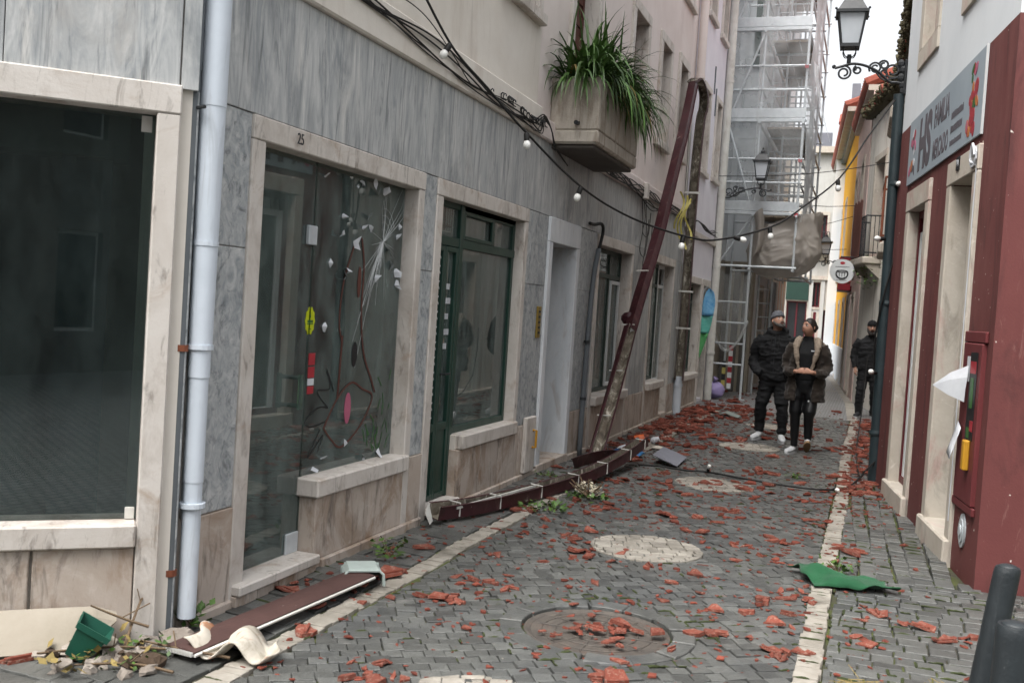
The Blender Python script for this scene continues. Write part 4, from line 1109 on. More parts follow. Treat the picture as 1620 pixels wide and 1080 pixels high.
# electricity cabinet doors set in the wall, round vent, yellow box
cb = B('cabinet_door', 'red_cabinet', red_bld, FR, .02, .52, -.03, .0295, .50, 1.56, ch=.006)
B('cabinet_hood', 'red_cabinet', red_bld, FR, -.01, .56, 0, .022, 1.565, 1.64, ch=.006)
B('cabinet_rail', 'red_cabinet', red_bld, FR, -.01, .56, 0, .026, .44, .495, ch=.006)
B('poster', 'print_black', cb, FR, .10, .29, .031, .034, .92, 1.5); B('poster_patch', 'print_red', cb, FR, .12, .27, .034, .036, 1.36, 1.44); B('poster_patch', 'print_green', cb, FR, .16, .24, .034, .036, 1.13, 1.33)
B('poster_patch', 'print_red', cb, FR, .1, .18, .034, .036, .98, 1.05); B('poster_patch', 'print_green', cb, FR, .19, .26, .034, .036, .93, 1.0); B('poster_patch', 'paper', cb, FR, .30, .38, .031, .034, 1.3, 1.47)
B('yellow_box', 'yellow_plastic', cb, FR, .13, .20, .03, .07, .72, .92, ch=.008)
B('yellow_label', 'yellow_plastic', red_bld, FR, .575, .60, .0, .006, 1.72, 2.0)
mb = MB()
for r_, o_ in ((.085, .012), (.06, .02), (.03, .028)):
    pts = [(.27 + r_ * math.cos(k * math.tau / 20), .30 + r_ * 1.35 * math.sin(k * math.tau / 20)) for k in range(20)]; mb.prism(FR, pts, 0.001, o_)
mb.build('round_vent', 'galvanised', red_bld)
# peeled paint flakes along the frame
mb = MB()
for k in range(26):
    z = rng.uniform(.6, 3.0); s = .575 + rng.uniform(-.01, .03); w_, h_ = rng.uniform(.005, .02), rng.uniform(.01, .06); mb.box(FR, s - w_ / 2, s + w_ / 2, 0, .0025, z, z + h_)
mb.build('paint_chips', 'stone_pale', red_bld)
mb = MB(); mb.tube([FR(.60, .02, z) for z in (0.3, .8, 1.4, 2.0, 2.5, 2.82)], .012, 6)
for k in range(3): mb.tube([FR(.64 + .05 * k * .4 + .07 * math.cos(t * .7), .04, 2.86 + .07 * math.sin(t * .7)) for t in range(10)], .007, 5)
mb.tube(arc_pts([FR(.60, .03, 2.8), FR(.7, .05, 2.84), FR(.66, .05, 2.95), FR(.58, .05, 2.86)]), .01, 5)
mb.build('wall_cable', 'paper', red_bld)
# paper leaflets caught on the cabinet
mb = MB(); apex = FR(.43, .235, 1.255); tp = [FR(.30, .04, 1.41), FR(.29, .045, 1.33), FR(.30, .05, 1.25), FR(.31, .05, 1.16)]
for i in range(3):
    m1, m2 = tp[i].lerp(apex, .5) + Vector((0, -.012, .02 - .01 * i)), tp[i + 1].lerp(apex, .5) + Vector((0, -.012, .01 - .01 * i)); mb.poly([tp[i], tp[i + 1], m2, m1]); mb.poly([m1, m2, apex])
tag(mb.build('paper_leaflet', 'paper', None, recalc=False, solid=.002), 'white sheet of paper sticking out from the red cabinet beside the glass door', 'paper')
mb = MB(); mb.grid(lambda u, v: FR(.36 + .10 * u, .045 + .06 * v, .98 - .22 * v + .04 * u), 3, 4)
tag(mb.build('paper_leaflet', 'paper', None, smooth=True, solid=.002), 'folded grey-white leaflet hanging low on the red cabinet', 'paper')
# shop sign with print
sg = B('shop_sign', 'sign_panel', None, FR, .60, 3.52, .004, .018, 3.015, 3.63, ch=.002); tag(sg, 'long grey-blue printed shop sign over the doors of the red shop', 'sign')
B('sign_edge', 'white_frame', sg, FR, .592, .60, .004, .022, 3.01, 3.635)
SO = .019
text_mesh('HS', .60, FR, 2.70, SO, 3.32, 'sign_grey', sg, 'logo', .001, flip=True, fit=(.56, .50), bold=.03)
text_mesh('FAMILIA', .2, FR, 2.02, SO, 3.455, 'sign_grey', sg, 'lettering', .001, flip=True, fit=(.60, .20), bold=.006)
text_mesh('MERCADO', .2, FR, 2.00, SO, 3.165, 'sign_grey', sg, 'lettering', .001, flip=True, fit=(.60, .17), bold=.006)
for txt, z_, sz in (('FRUTAS - LEGUMES', .0, .0),): pass
for z_, sz in ((3.33, .06), (3.22, .06), (3.11, .045)):
    mb = MB(); s_ = 1.62
    while s_ > 1.22:
        w_ = rng.uniform(.014, .03); mb.box(FR, s_ - w_, s_, SO, SO + .001, z_ - sz / 2, z_ + sz / 2 * rng.uniform(.6, 1)); s_ -= w_ + .01
    mb.build('small_print', 'sign_grey', sg)
def blob(cs, cz, a, b, m, rot=0.0):
    mb = MB(); mb.prism(FR, [(cs + a * math.cos(t * math.tau / 12) * math.cos(rot) - b * math.sin(t * math.tau / 12) * math.sin(rot), cz + a * math.cos(t * math.tau / 12) * math.sin(rot) + b * math.sin(t * math.tau / 12) * math.cos(rot)) for t in range(12)], SO, SO + .001 + rng.random() * .002)
    mb.build('printed_fruit', m, sg)
for k in range(34):
    z_ = rng.uniform(3.07, 3.56); f_ = (3.6 - z_) / .55; s_ = .9 + rng.uniform(-.17, .17) * (.35 + .65 * f_)
    blob(s_, z_, rng.uniform(.025, .06), rng.uniform(.02, .05), rng.choice(['print_red', 'print_red', 'print_red', 'print_orange', 'print_green', 'print_green', 'print_pink']), rng.uniform(0, 3))
for k in range(16): blob(3.28 + rng.uniform(-.12, .12), rng.uniform(3.08, 3.5), rng.uniform(.02, .05), rng.uniform(.03, .07), rng.choice(['print_red', 'print_orange', 'sign_grey', 'print_pink', 'paper']), rng.uniform(0, 3))

# ================================================================== old weathered house farther along on the right
old_bld = thing('weathered_house', 'old house with grey peeling plaster and mossy eaves behind the red shop', 'building', (1.5, 16, 0))
FW1 = Fr((.45, 11.32, 0), (-.011, 1, 0), (-1, -.011, 0))
FW2 = Fr((.36, 19.6, 0), (-.18, 1, 0), (-1, -.18, 0))
L2 = 3.45; HW = 6.05
holes1 = [(1.0, 1.75, 4.35, 5.5), (2.1, 3.0, 2.75, 4.9), (4.3, 5.1, .1, 2.3), (6.2, 7.0, 3.0, 4.9)]
holes2 = [(.7, 1.3, 2.0, 2.9), (1.6, 2.6, 3.05, 5.0)]
wall('wall', 'plaster_old', old_bld, FW1, 0, 8.3, -.1, HW, holes1, -.35, 0)
wall('wall', 'plaster_old', old_bld, FW2, 0, L2, -.1, HW, [holes2[1]], -.35, 0)
B('end_wall', 'plaster_old', old_bld, WF, -.24, 5.0, 22.95, 23.0, -.1, HW)
for fr, h in ((FW1, holes1), (FW2, [holes2[1]])):
    for a, b, c, d in h:
        B('window_surround', 'stone_pale', old_bld, fr, a - .12, b + .12, -.2, .03, d, d + .14, ch=.01); B('window_surround', 'stone_pale', old_bld, fr, a - .12, a, -.2, .028, c, d, ch=.01); B('window_surround', 'stone_pale', old_bld, fr, b, b + .12, -.2, .028, c, d, ch=.01)
        f_ = B('shutter', 'brown_shutter', old_bld, fr, a, b, -.2, -.16, c, d)
        for k in range(6): B('shutter_slat', 'brown_shutter', f_, fr, a + .03, b - .03, -.16, -.145, c + (d - c) * (k + .1) / 6, c + (d - c) * (k + .85) / 6)
# iron window grille
mb = MB()
for k in range(5): mb.tube([FW1(1.03 + k * .17, .02, 4.4), FW1(1.03 + k * .17, .02, 5.45)], .010, 5)
for z in (4.45, 4.7, 4.95, 5.2):
    mb.tube([FW1(1.0, .02, z), FW1(1.75, .02, z)], .009, 5)
    for k in range(4): mb.tube([FW1(1.115 + k * .17 + .06 * math.cos(t), .02, z + .12 + .06 * math.sin(t)) for t in [i * .7 for i in range(10)]], .008, 5)
mb.build('window_grille', 'white_metal', old_bld); B('window_head', 'red_door', old_bld, FW1, .95, 1.8, 0, .05, 5.50, 5.60)
def balcony(par, fr, s0, s1, z, out, railm, rail_h=.8, slabm='concrete', n=14):
    B('balcony_slab', slabm, par, fr, s0, s1, .0, out, z - .14, z, ch=.02)
    for s in (s0 + .1, s1 - .1): MB().prism(Fr(fr(s, 0, 0), fr.n, fr.d), [(0, z - .15), (out * .8, z - .15), (out * .7, z - .2), (0, z - .42)], -.05, .05).build('balcony_bracket', slabm, par)
    mb = MB()
    path = [(s0 + .03, .0), (s0 + .03, out - .03), (s1 - .03, out - .03), (s1 - .03, .0)]
    for zz in (z + .08, z + rail_h): mb.tube([fr(s, o, zz) for s, o in path], .014, 6)
    for k in range(n + 1):
        s = s0 + .03 + (s1 - s0 - .06) * k / n; mb.tube([fr(s, out - .03, z), fr(s, out - .03, z + rail_h)], .008, 5)
    for o in (.08, .16, .24): 
        if o < out - .04:
            for s in (s0 + .03, s1 - .03): mb.tube([fr(s, o, z), fr(s, o, z + rail_h)], .008, 5)
    mb.build('balcony_railing', railm, par)
balcony(old_bld, FW1, 1.95, 3.2, 2.68, .40, 'rust')
B('balcony_slab', 'concrete', old_bld, FW1, .75, 2.0, 0, .40, 3.95, 4.12, ch=.03); B('balcony_mould', 'moss_roof', old_bld, FW1, .78, 1.97, 0, .36, 4.122, 4.16)
for k in range(3): MB().prism(Fr(FW1(.9 + k * .5, 0, 0), FW1.n, FW1.d), [(0, 3.94), (.3, 3.94), (.26, 3.88), (0, 3.6)], -.05, .05).build('balcony_bracket', 'rust', old_bld)
balcony(old_bld, FW2, 1.4, 2.9, 3.0, .35, 'iron_black')
for k in range(9): B('balcony_board', 'brown_shutter', old_bld, FW2, 1.95 + k * .105, 2.05 + k * .105, .322, .34, 3.02, 4.15 + .03 * math.sin(k * 2), ch=.004)
# ragged mossy eave: rows of half-round tiles
mb = MB(); mb.box(FW1, -.05, 8.3, -.4, .15, HW, HW + .10, .02); mb.box(FW2, 0, L2 + .1, -.4, .15, HW + .002, HW + .098, .02); mb.build('roof_eave', 'moss_roof', old_bld)
ev = MB()
for fr, L_ in ((FW1, 8.3), (FW2, L2 + .1)):
    n = int(L_ / .17)
    for k in range(n):
        s = (k + .5) * L_ / n; r_ = .085; oo = .24 + rng.uniform(-.06, .05)
        t_ = MB(); t_.tube([fr(s, -.6, HW + .42), fr(s + rng.uniform(-.02, .02), oo, HW + .13 + rng.uniform(-.02, .02))], r_, 8); t_.build('roof_tile', 'roof_tile' if k % 3 == 0 else 'moss_roof', old_bld)
mo = MB()
for k in range(1500):
    s = rng.uniform(0, 11.5); fr, s = (FW1, s) if s < 8.3 else (FW2, s - 8.1)
    mo.ball(fr(s, rng.uniform(.0, .28), HW + rng.uniform(-.01, .26)), rng.uniform(.012, .045), 6, 4, (1, 1, rng.uniform(.5, 1.2)))
stuff(mo.build('moss_on_eave', 'moss_roof', old_bld))
slab = MB(); slab.poly([FW1(-.05, -.3, HW + .35), FW1(8.3, -.3, HW + .35), FW1(8.3, -3, HW + 1.4), FW1(-.05, -3, HW + 1.4)]); slab.poly([FW2(0, -.3, HW + .35), FW2(L2, -.3, HW + .35), FW2(L2, -3, HW + 1.4), FW2(0, -3, HW + 1.4)]); slab.build('roof', 'roof_tile', old_bld)
# small growth and drips on the old wall
fw = MB()
for k in range(130):
    s = rng.uniform(.6, 3.2); o = rng.uniform(.0, .34); z = 2.86 + rng.gauss(0, .12) - (.25 if k % 3 else 0)
    c_ = FW2(s, o, z); a = rng.uniform(0, 6.28); l = rng.uniform(.04, .11); v1 = Vector((math.cos(a), math.sin(a), rng.uniform(-.8, .4))) * l; v2 = Vector((-math.sin(a), math.cos(a), .2)) * l * .4
    fw.poly([c_ - v2, c_ + v1 * .5 - v2 * .2, c_ + v1, c_ + v2])
stuff(fw.build('wall_weeds', 'leaf', old_bld, recalc=False))

# ================================================================== farther houses
FP = Fr((-.27, 23.05, 0), (-.065, 1, 0), (-1, -.065, 0))
def far_house(name, label, mat, fr, s0, s1, h, rows, wmat='white_frame', surround='stone_pale', shut=None, base=None, thick=.4, eave=.35, deep=4):
    t = thing(name, label, 'building', fr((s0 + s1) / 2, -deep / 2, 0))
    holes = [w for w in rows]
    wall('wall', mat, t, fr, s0, s1, -.1, h, holes, -thick, 0)
    B('end_wall', mat, t, fr, s0 + .001, s0 + .3, -deep, -thick - .001, -.1, h)
    for a, b, c, d in holes:
        for q in ((a - .1, b + .1, d, d + .12), (a - .1, b + .1, c - .1, c), (a - .1, a, c, d), (b, b + .1, c, d)): B('window_surround', surround, t, fr, q[0], q[1], -.15, .03, q[2], q[3])
        m = MB(); frame_ring(m, fr, a, b, c, d, .06, -.2, -.14); m.box(fr, (a + b) / 2 - .03, (a + b) / 2 + .03, -.2, -.14, c + .06, d - .06); f_ = m.build('window_frame', shut or wmat, t)
        B('pane', 'window_dark', f_, fr, a + .06, b - .06, -.18, -.17, c + .06, d - .06)
    return t
pinkh = far_house('blush_house', 'narrow pale pink house beyond the weathered one', 'plaster_blush', FP, 0.05, 5.6, 6.7, [(1.4, 2.3, 3.6, 5.4), (4.0, 4.9, 3.6, 5.4), (1.6, 2.6, .1, 2.3), (4.5, 5.2, .1, 2.3)], shut='red_door')
for k in range(7): B('shutter_board', 'white_frame' if k % 2 else 'plaster_blush', pinkh, FP, 3.0 + k * .18, 3.16 + k * .18, 0, .03, .05, 2.4)
B('shop_awning', 'red_door', pinkh, FP, 3.6, 5.0, 0, .3, 2.5, 2.62); B('banner', 'print_red', pinkh, FP, 3.2, 3.24, .05, .35, 2.5, 3.3)
yel = far_house('yellow_house', 'bright yellow house front far down the street under a red tiled eave', 'plaster_yellow', FP, 5.62, 17.2, 7.35, [(7.0, 7.8, .1, 2.3), (10.2, 11.1, 3.7, 5.5), (13.6, 14.5, 3.7, 5.5), (10.1, 11.0, .1, 2.3), (13.6, 14.4, .1, 2.3)])
B('cornice', 'green_metal', yel, FP, 5.65, 17.2, 0, .15, 7.2, 7.36); B('string_course', 'plaster_yellow', yel, FP, 5.65, 17.2, 0, .06, 3.1, 3.25); B('base_course', 'plaster_white', yel, FP, 5.65, 17.2, 0, .03, 0, 1.0)
rf = MB()
for t_, (s0, s1, h) in ((pinkh, (.05, 5.6, 6.7)), (yel, (5.62, 17.2, 7.37))):
    ov = .12 if t_ is pinkh else .34
    B('roof_eave', 'stone_pale', t_, FP, s0, s1, -.4, ov, h, h + .12)
    n = int((s1 - s0) / .24)
    for k in range(n):
        s = s0 + (k + .5) * (s1 - s0) / n; MB().tube([FP(s, -1.6, h + .95), FP(s, ov + .06, h + .17)], .115, 7).build('roof_tile', 'roof_tile', t_)
# gable-ended roof and chimney block above the yellow house
top = far_house('white_attic_house', 'white house with a small red tiled roof rising behind the yellow one', 'plaster_white', Fr((-2.0, 37.0, 0), (1, 0, 0), (0, -1, 0)), .5, 3.2, 8.5, [], deep=3)
FT = Fr((-2.0, 37.0, 0), (1, 0, 0), (0, -1, 0))
for k in range(5): MB().tube([FT(.55 + k * .16, -.6, 9.0), FT(.55 + k * .16, .1, 8.6)], .08, 7).build('roof_tile', 'roof_tile', top)
B('chimney', 'slate_sheet', top, FT, .82, 1.1, -.8, -.5, 8.4, 10.1)
# white facade closing the street
FE = Fr((0, 42.5, 0), (1, 0, 0), (0, -1, 0))
end = far_house('white_end_house', 'white house with a tall dark doorway and green sign closing off the street', 'plaster_dull', FE, -7, -1.5, 8.6, [(-1.85, -1.62, .1, 2.2), (-3.25, -2.45, .1, 2.5), (-2.32, -1.98, 2.3, 3.3), (-2.3, -1.9, 4.6, 6.0), (-3.4, -2.8, 4.6, 6.0)], shut='red_door')
B('end_sign', 'green_metal', end, FE, -3.3, -2.42, 0, .08, 2.55, 3.3)
for a in (-3.42, -2.4, -1.95): B('pilaster', 'plaster_dull', end, FE, a, a + .14, 0, .07, 0, 3.4)
B('string_course', 'stone_pale', end, FE, -7, -1.5, 0, .12, 3.4, 3.55); B('cornice', 'stone_pale', end, FE, -7, -1.45, 0, .3, 8.45, 8.7)
for a in (-2.35, -2.0): MB().prism(Fr(FE(a, 0, 0), FE.n, FE.d), [(0, 4.55), (.35, 4.55), (.3, 4.4), (.05, 4.15), (0, 4.15)], -.1, .1).build('bracket', 'stone_pale', end)
B('pilaster', 'plaster_yellow', end, FE, -1.72, -1.55, 0, .04, 0, 4.6)
balcony(end, FE, -2.5, -1.75, 4.5, .35, 'iron_black', n=9)
MB().tube([FE(-1.6, .08, .1), FE(-1.6, .08, 8.4)], .05, 8).build('downpipe', 'galvanised', end)
for k in range(3): B('shutter_board', 'red_door' if k % 2 else 'stone_pale', end, FE, -2.3 + k * .12, -2.2 + k * .12, .001, .03, .3, 2.1)
for k, (a, b, sag) in enumerate((((-2.5, 25.0, 4.6), (-.35, 24.5, 4.4), .12), ((-2.5, 27.5, 4.2), (-.6, 28.0, 4.5), .15), ((-2.5, 29.5, 3.9), (-.75, 29.0, 3.7), .1), ((-2.95, 19.8, 4.35), (.3, 20.2, 4.75), .1))):
    a, b = Vector(a), Vector(b); o = MB().tube([a.lerp(b, t / 10) - Vector((0, 0, sag * math.sin(t / 10 * math.pi))) for t in range(11)], .008, 5).build('street_wire', 'rubber_black', None)
    tag(o, ['thin black wire strung across the far street, highest behind the round sign', 'thin black wire crossing the street by the pale pink house', 'lowest thin black wire crossing the street near the far lantern', 'thin wire crossing the street before the scaffolding'][k], 'wire')
lw = far_house('grey_block', 'pale grey block seen against the sky behind the scaffolding net', 'slate_sheet', Fr((-5.5, 52, 0), (1, 0, 0), (0, -1, 0)), 0, 3.1, 11.0, [(2.0, 2.5, 9.3, 10.2)], deep=3)

# ================================================================== house under repair on the left
rep = thing('house_under_repair', 'white house behind the scaffolding with a tan ground floor', 'building', (-4.5, 25, 0))
FD = Fr((-3.15, 0, 0), (0, 1, 0), (1, 0, 0))
wall('wall', 'plaster_white', rep, FD, 20.28, 23.0, 2.9, 10.5, [], -.3, 0); wall('wall', 'card_tan', rep, FD, 20.28, 23.0, -.1, 2.9, [(20.7, 21.6, .1, 2.2)], -.3, 0)
B('door_leaf', 'green_metal', rep, FD, 20.7, 21.6, -.25, -.2, .1, 2.2)
FD2 = Fr((-3.15, 23.0, 0), (1, 0, 0), (0, -1, 0)); FD3 = Fr((-2.5, 23.0, 0), (0, 1, 0), (1, 0, 0))
wall('front_wall', 'card_tan', rep, FD2, -.0, .65, -.1, 2.9, [], -.3, 0); wall('front_wall', 'plaster_white', rep, FD2, .0, .65, 2.902, 10.5, [], -.3, -.002)
for k in range(3): B('pilaster', 'plaster_ochre', rep, FD2, .02 + k * .21, .16 + k * .21, 0, .06, 0, 2.8, ch=.01)
h3 = [(1.0, 1.8, .1, 2.3), (3.2, 4.0, .1, 2.3), (5.2, 6.0, .1, 2.3), (1.0, 1.8, 3.6, 5.4), (3.6, 4.4, 3.6, 5.4), (3.6, 4.4, 6.6, 8.2)]
wall('side_wall', 'plaster_white', rep, FD3, .302, 8.0, -.1, 10.5, h3, -.3, -.001)
for a, b, c, d in h3:
    for q in ((a - .1, b + .1, d, d + .14), (a - .1, a, c, d), (b, b + .1, c, d)): B('window_surround', 'stone_pale', rep, FD3, q[0], q[1], -.15, .05, q[2], q[3])
    f_ = B('shutter', 'brown_shutter' if c > 1 else 'window_dark', rep, FD3, a, b, -.2, -.15, c, d)
for k in range(9): B('pilaster', 'plaster_blush' if k % 2 else 'plaster_white', rep, FD3, 4.2 + k * .42, 4.36 + k * .42, 0, .1, 0, 2.9)
B('string_course', 'stone_pale', rep, FD3, .3, 8.0, 0, .12, 2.95, 3.1)
B('teal_fascia', 'green_metal', rep, FD2, .3, .7, .002, .05, 7.2, 10.4)
# house added behind the viewer for pane reflections and to close off light
back = thing('unseen_junction_house', 'grey house added across the junction, behind the viewer, outside the picture', 'building', (0, -8, 0))
FB = Fr((0, -7.0, 0), (-1, 0, 0), (0, 1, 0))
hb = [(-6 + 2.2 * k, -5.1 + 2.2 * k, z, z + 1.7) for k in range(6) for z in (.7, 4.0)]
wall('wall', 'plaster_ochre', back, FB, -9, 9, -.1, 8.0, hb, -.4, 0)
for a, b, c, d in hb:
    f_ = B('window_frame', 'white_frame', back, FB, a - .05, b + .05, -.2, -.12, c - .05, d + .05); B('pane', 'window_dark', f_, FB, a + .06, b - .06, -.119, -.1, c + .06, d - .06)

# ================================================================== pipes, gutter, cables, lamps
rng = random.Random(31)
# white plastic downpipe at the corner, narrower towards the foot
px0 = (-2.925, 3.955)
t = thing('white_downpipe', 'white plastic downpipe with clamps at the corner beside the large left shop window', 'downpipe', (px0[0], px0[1], 0))
def vpipe(par, name, mat, x, y, z0, z1, r0, r1=None, lean=(0, 0), n=16):
    r1 = r1 or r0; mb = MB(); mb.tube([(x, y, z0), (x + lean[0], y + lean[1], z1)], [r0, r1], n); return mb.build(name, mat, par, smooth=True, angle=40)
x, y = px0
vpipe(t, 'pipe_section', 'pvc_white', x, y, .06, .72, .043); vpipe(t, 'pipe_section', 'pvc_white', x, y, .70, 1.20, .046); vpipe(t, 'pipe_section', 'pvc_white', x, y, 1.19, 1.34, .050)
vpipe(t, 'pipe_section', 'pvc_white', x, y, 1.33, 2.45, .054, .060); vpipe(t, 'pipe_section', 'pvc_white', x, y, 2.44, 7.9, .062, .066)
for z in (.58, 1.32, 1.80, 3.4): 
    mb = MB(); mb.lathe((x, y, z), [(.06, 0), (.06, .022)], 16); mb.tube([(x, y, z + .011), (x - .09, y + .02, z + .011)], .006, 5); mb.build('pipe_clamp', 'pvc_white', t)
t = thing('grey_conduit', 'thin dark grey conduit rising close behind the white downpipe', 'conduit', (-2.93, 3.90, 0))
vpipe(t, 'pipe_section', 'pvc_grey', -2.965, 3.87, -.02, 2.6, .024); vpipe(t, 'pipe_section', 'pvc_grey', -2.965, 3.87, 2.59, 7.9, .027)
for z in (.27, 1.31): mb = MB(); mb.lathe((-2.965, 3.87, z), [(.031, 0), (.031, .03)], 12); mb.build('pipe_clamp', 'rust', t)
mb = MB(); mb.tube([(-2.965, 3.87, 2.42), (-2.89, 3.85, 2.42)], .008, 6); mb.build('pipe_hook', 'iron_black', t)
# grey pipe beside the white doorway with a cable bend at its head
t = thing('grey_wall_pipe', 'grey cable pipe bending at the top, between the white doorway and the next window', 'pipe', (-2.95, 10.8, 0))
mb = MB(); mb.tube(arc_pts([(-2.93, 10.80, -.02), (-2.93, 10.82, 1.0), (-2.93, 10.9, 1.9), (-2.92, 11.02, 2.3)], 5), .03, 10); mb.build('pipe_section', 'pvc_grey', t, smooth=True)
mb = MB(); mb.tube(arc_pts([(-2.92, 11.02, 2.28), (-2.9, 11.08, 2.5), (-2.9, 11.0, 2.58), (-2.94, 10.85, 2.56), (-2.96, 10.72, 2.56)], 5), .019, 8); mb.build('cable_bend', 'rubber_black', t, smooth=True)
for z in (.62, 1.25): mb = MB(); mb.lathe((-2.93, 10.81, z), [(.035, 0), (.035, .03)], 12); mb.build('pipe_clamp', 'iron_black', t)
# pinkish downpipe above and white stub below, lilac house corner pipe
t = thing('painted_downpipe', 'pink painted downpipe at the seam of the pink and lilac houses', 'downpipe', (-2.92, 16.72, 3)); vpipe(t, 'pipe_section', 'plaster_pink', -2.91, 16.72, 5.45, 8.6, .07); mb = MB(); mb.lathe((-2.91, 16.72, 5.5), [(.08, 0), (.08, .06)], 14); mb.build('pipe_collar', 'plaster_pink', t)
t = thing('white_pipe_stub', 'short white pipe stub at the pavement under the hanging dirty gutter', 'pipe', (-2.92, 16.62, 0)); vpipe(t, 'pipe_section', 'pvc_white', -2.91, 16.62, 0, .62, .07); mb = MB(); mb.lathe((-2.91, 16.62, .45), [(.08, 0), (.08, .05)], 14); mb.build('pipe_collar', 'pvc_white', t)
t = thing('corner_downpipe', 'cream downpipe at the far edge of the lilac house', 'downpipe', (-2.9, 20.1, 0)); vpipe(t, 'pipe_section', 'white_metal', -2.92, 20.1, 0, 9.2, .075, .08)
for z in (.9, 2.6, 4.0, 6.2): mb = MB(); mb.lathe((-2.92, 20.1, z), [(.088, 0), (.088, .05)], 14); mb.build('pipe_clamp', 'white_metal', t)
# dark iron pipe at the end of the red shop, wound with the light string
t = thing('iron_downpipe', 'dark iron downpipe at the end of the red shop, wound with a light string', 'downpipe', (.14, 11.27, 0))
vpipe(t, 'pipe_section', 'iron_green', .155, 11.28, -.02, 1.9, .062, lean=(-.02, 0)); vpipe(t, 'pipe_section', 'iron_green', .135, 11.28, 1.88, 4.05, .056, lean=(-.02, 0))
for z in (.5, 1.86, 3.1): mb = MB(); mb.lathe((.145, 11.28, z), [(.07, 0), (.075, .02), (.07, .05)], 14); mb.build('pipe_collar', 'iron_green', t)

# ---- red box gutter torn off the eaves
def u_sweep(path, w, h, roll0, roll1, seg_mats=('red_metal', 'dirty_metal'), names=('gutter_face', 'gutter_inside'), par=None, off=.007, wob=0.0):
    P = [Vector(p) for p in path]; outs = []
    for which, (mt, nm) in enumerate(zip(seg_mats, names)):
        mb = MB(); prev = None; e = off * which
        prof = [(-w / 2 - .016, h), (-w / 2 + e, h - e * .2), (-w / 2 + e, e), (-w / 6, e), (w / 6, e), (w / 2 - e, e), (w / 2 - e, h - e * .2), (w / 2 + .016, h)]
        if which: prof = prof[1:-1]
        for i, p in enumerate(P):
            tg = (P[min(i + 1, len(P) - 1)] - P[max(i - 1, 0)]).normalized()
            f = i / (len(P) - 1); a = roll0 + (roll1 - roll0) * f
            up = Vector((0, 0, 1)) if abs(tg.z) < .95 else Vector((0, -1, 0))
            b1 = tg.cross(up).normalized(); b2 = b1.cross(tg).normalized()
            u = b1 * math.cos(a) + b2 * math.sin(a); v = -b1 * math.sin(a) + b2 * math.cos(a)
            k = 1 + wob * math.sin(i * 2.3)
            r = mb.ring([p + u * q[0] * k + v * q[1] for q in prof])
            if prev:
                for j in range(len(r) - 1): mb.face([prev[j], prev[j + 1], r[j + 1], r[j]])
            prev = r
        outs.append(mb.build(nm, mt, par, smooth=False, recalc=False, solid=.003))
    return outs
gut = thing('fallen_gutter', 'torn red metal gutter leaning from the lilac house down to the pavement', 'gutter', (-2.6, 10.2, 0))
top = Vector((-2.86, 15.75, 5.22)); bot = Vector((-2.62, 10.2, .05)); kink = bot.lerp(top, .265)
path = [bot.lerp(kink, k / 5) + Vector((.0, 0, -.02 * math.sin(k / 5 * math.pi))) for k in range(6)]
u_sweep(path, .125, .08, R(150 + 180), R(120 + 180), par=gut, seg_mats=('red_metal', 'dirty_metal'), names=('gutter_flank', 'gutter_inside'))
path = [kink.lerp(top, k / 8) + Vector((.03 * math.sin(k / 8 * math.pi), 0, -.07 * math.sin(k / 8 * math.pi) + .03 * math.sin(k * 1.7))) for k in range(9)]
u_sweep(path, .12, .085, R(38 + 180), R(15 + 180), par=gut, names=('gutter_face', 'gutter_inside'), wob=.04)
for f in (.08, .17, .27, .40):
    c = bot.lerp(top, f); mb = MB(); mb.tube([c + Vector((-.075, 0, .02)), c + Vector((.08, 0, .03))], .008, 5); mb.build('gutter_strap', 'white_metal', gut)
mb = MB(); c = bot.lerp(top, .285); mb.ball(c + Vector((-.04, .1, .02)), .09, 8, 5, (1, .5, .9)); mb.build('crumpled_flap', 'red_metal', gut)
# curled head of the gutter and the part still hanging by the wall
g2 = thing('hanging_gutter', 'dirty open gutter length hanging upright beside the lilac house', 'gutter', (-2.86, 16.6, .5))
path = arc_pts([(-2.86, 15.75, 5.22), (-2.83, 16.15, 5.36), (-2.80, 16.55, 5.22), (-2.81, 16.68, 5.0), (-2.84, 16.66, 4.8), (-2.86, 16.62, 4.0), (-2.87, 16.6, 2.6), (-2.87, 16.58, 1.4), (-2.88, 16.56, .56)], 4)
mbo = MB()
prev = None
for mt, nm, e, w_ in (('red_metal', 'gutter_edge', 0, .135), ('dirty_metal', 'gutter_inside', .008, .12)):
    mb = MB(); prev = None
    for i, p in enumerate(path):
        hw = w_ / 2
        pr = [(-hw, -.10), (-hw, .03 - e), (-hw * .4, .05 - e), (hw * .4, .05 - e), (hw, .03 - e), (hw, -.10)]
        r = mb.ring([Vector(p) + Vector((a, b, 0)) for a, b in pr])
        if prev:
            for j in range(len(r) - 1): mb.face([prev[j], prev[j + 1], r[j + 1], r[j]])
        prev = r
    mb.build(nm, mt, g2, recalc=False, solid=.003)
B('gutter_flank', 'white_metal', g2, WF, -2.985, -2.972, 16.50, 16.6, .6, 4.6)
for z in (1.4, 2.0, 3.6): B('gutter_strap', 'white_metal', g2, WF, -2.99, -2.74, 16.46, 16.475, z, z + .03)
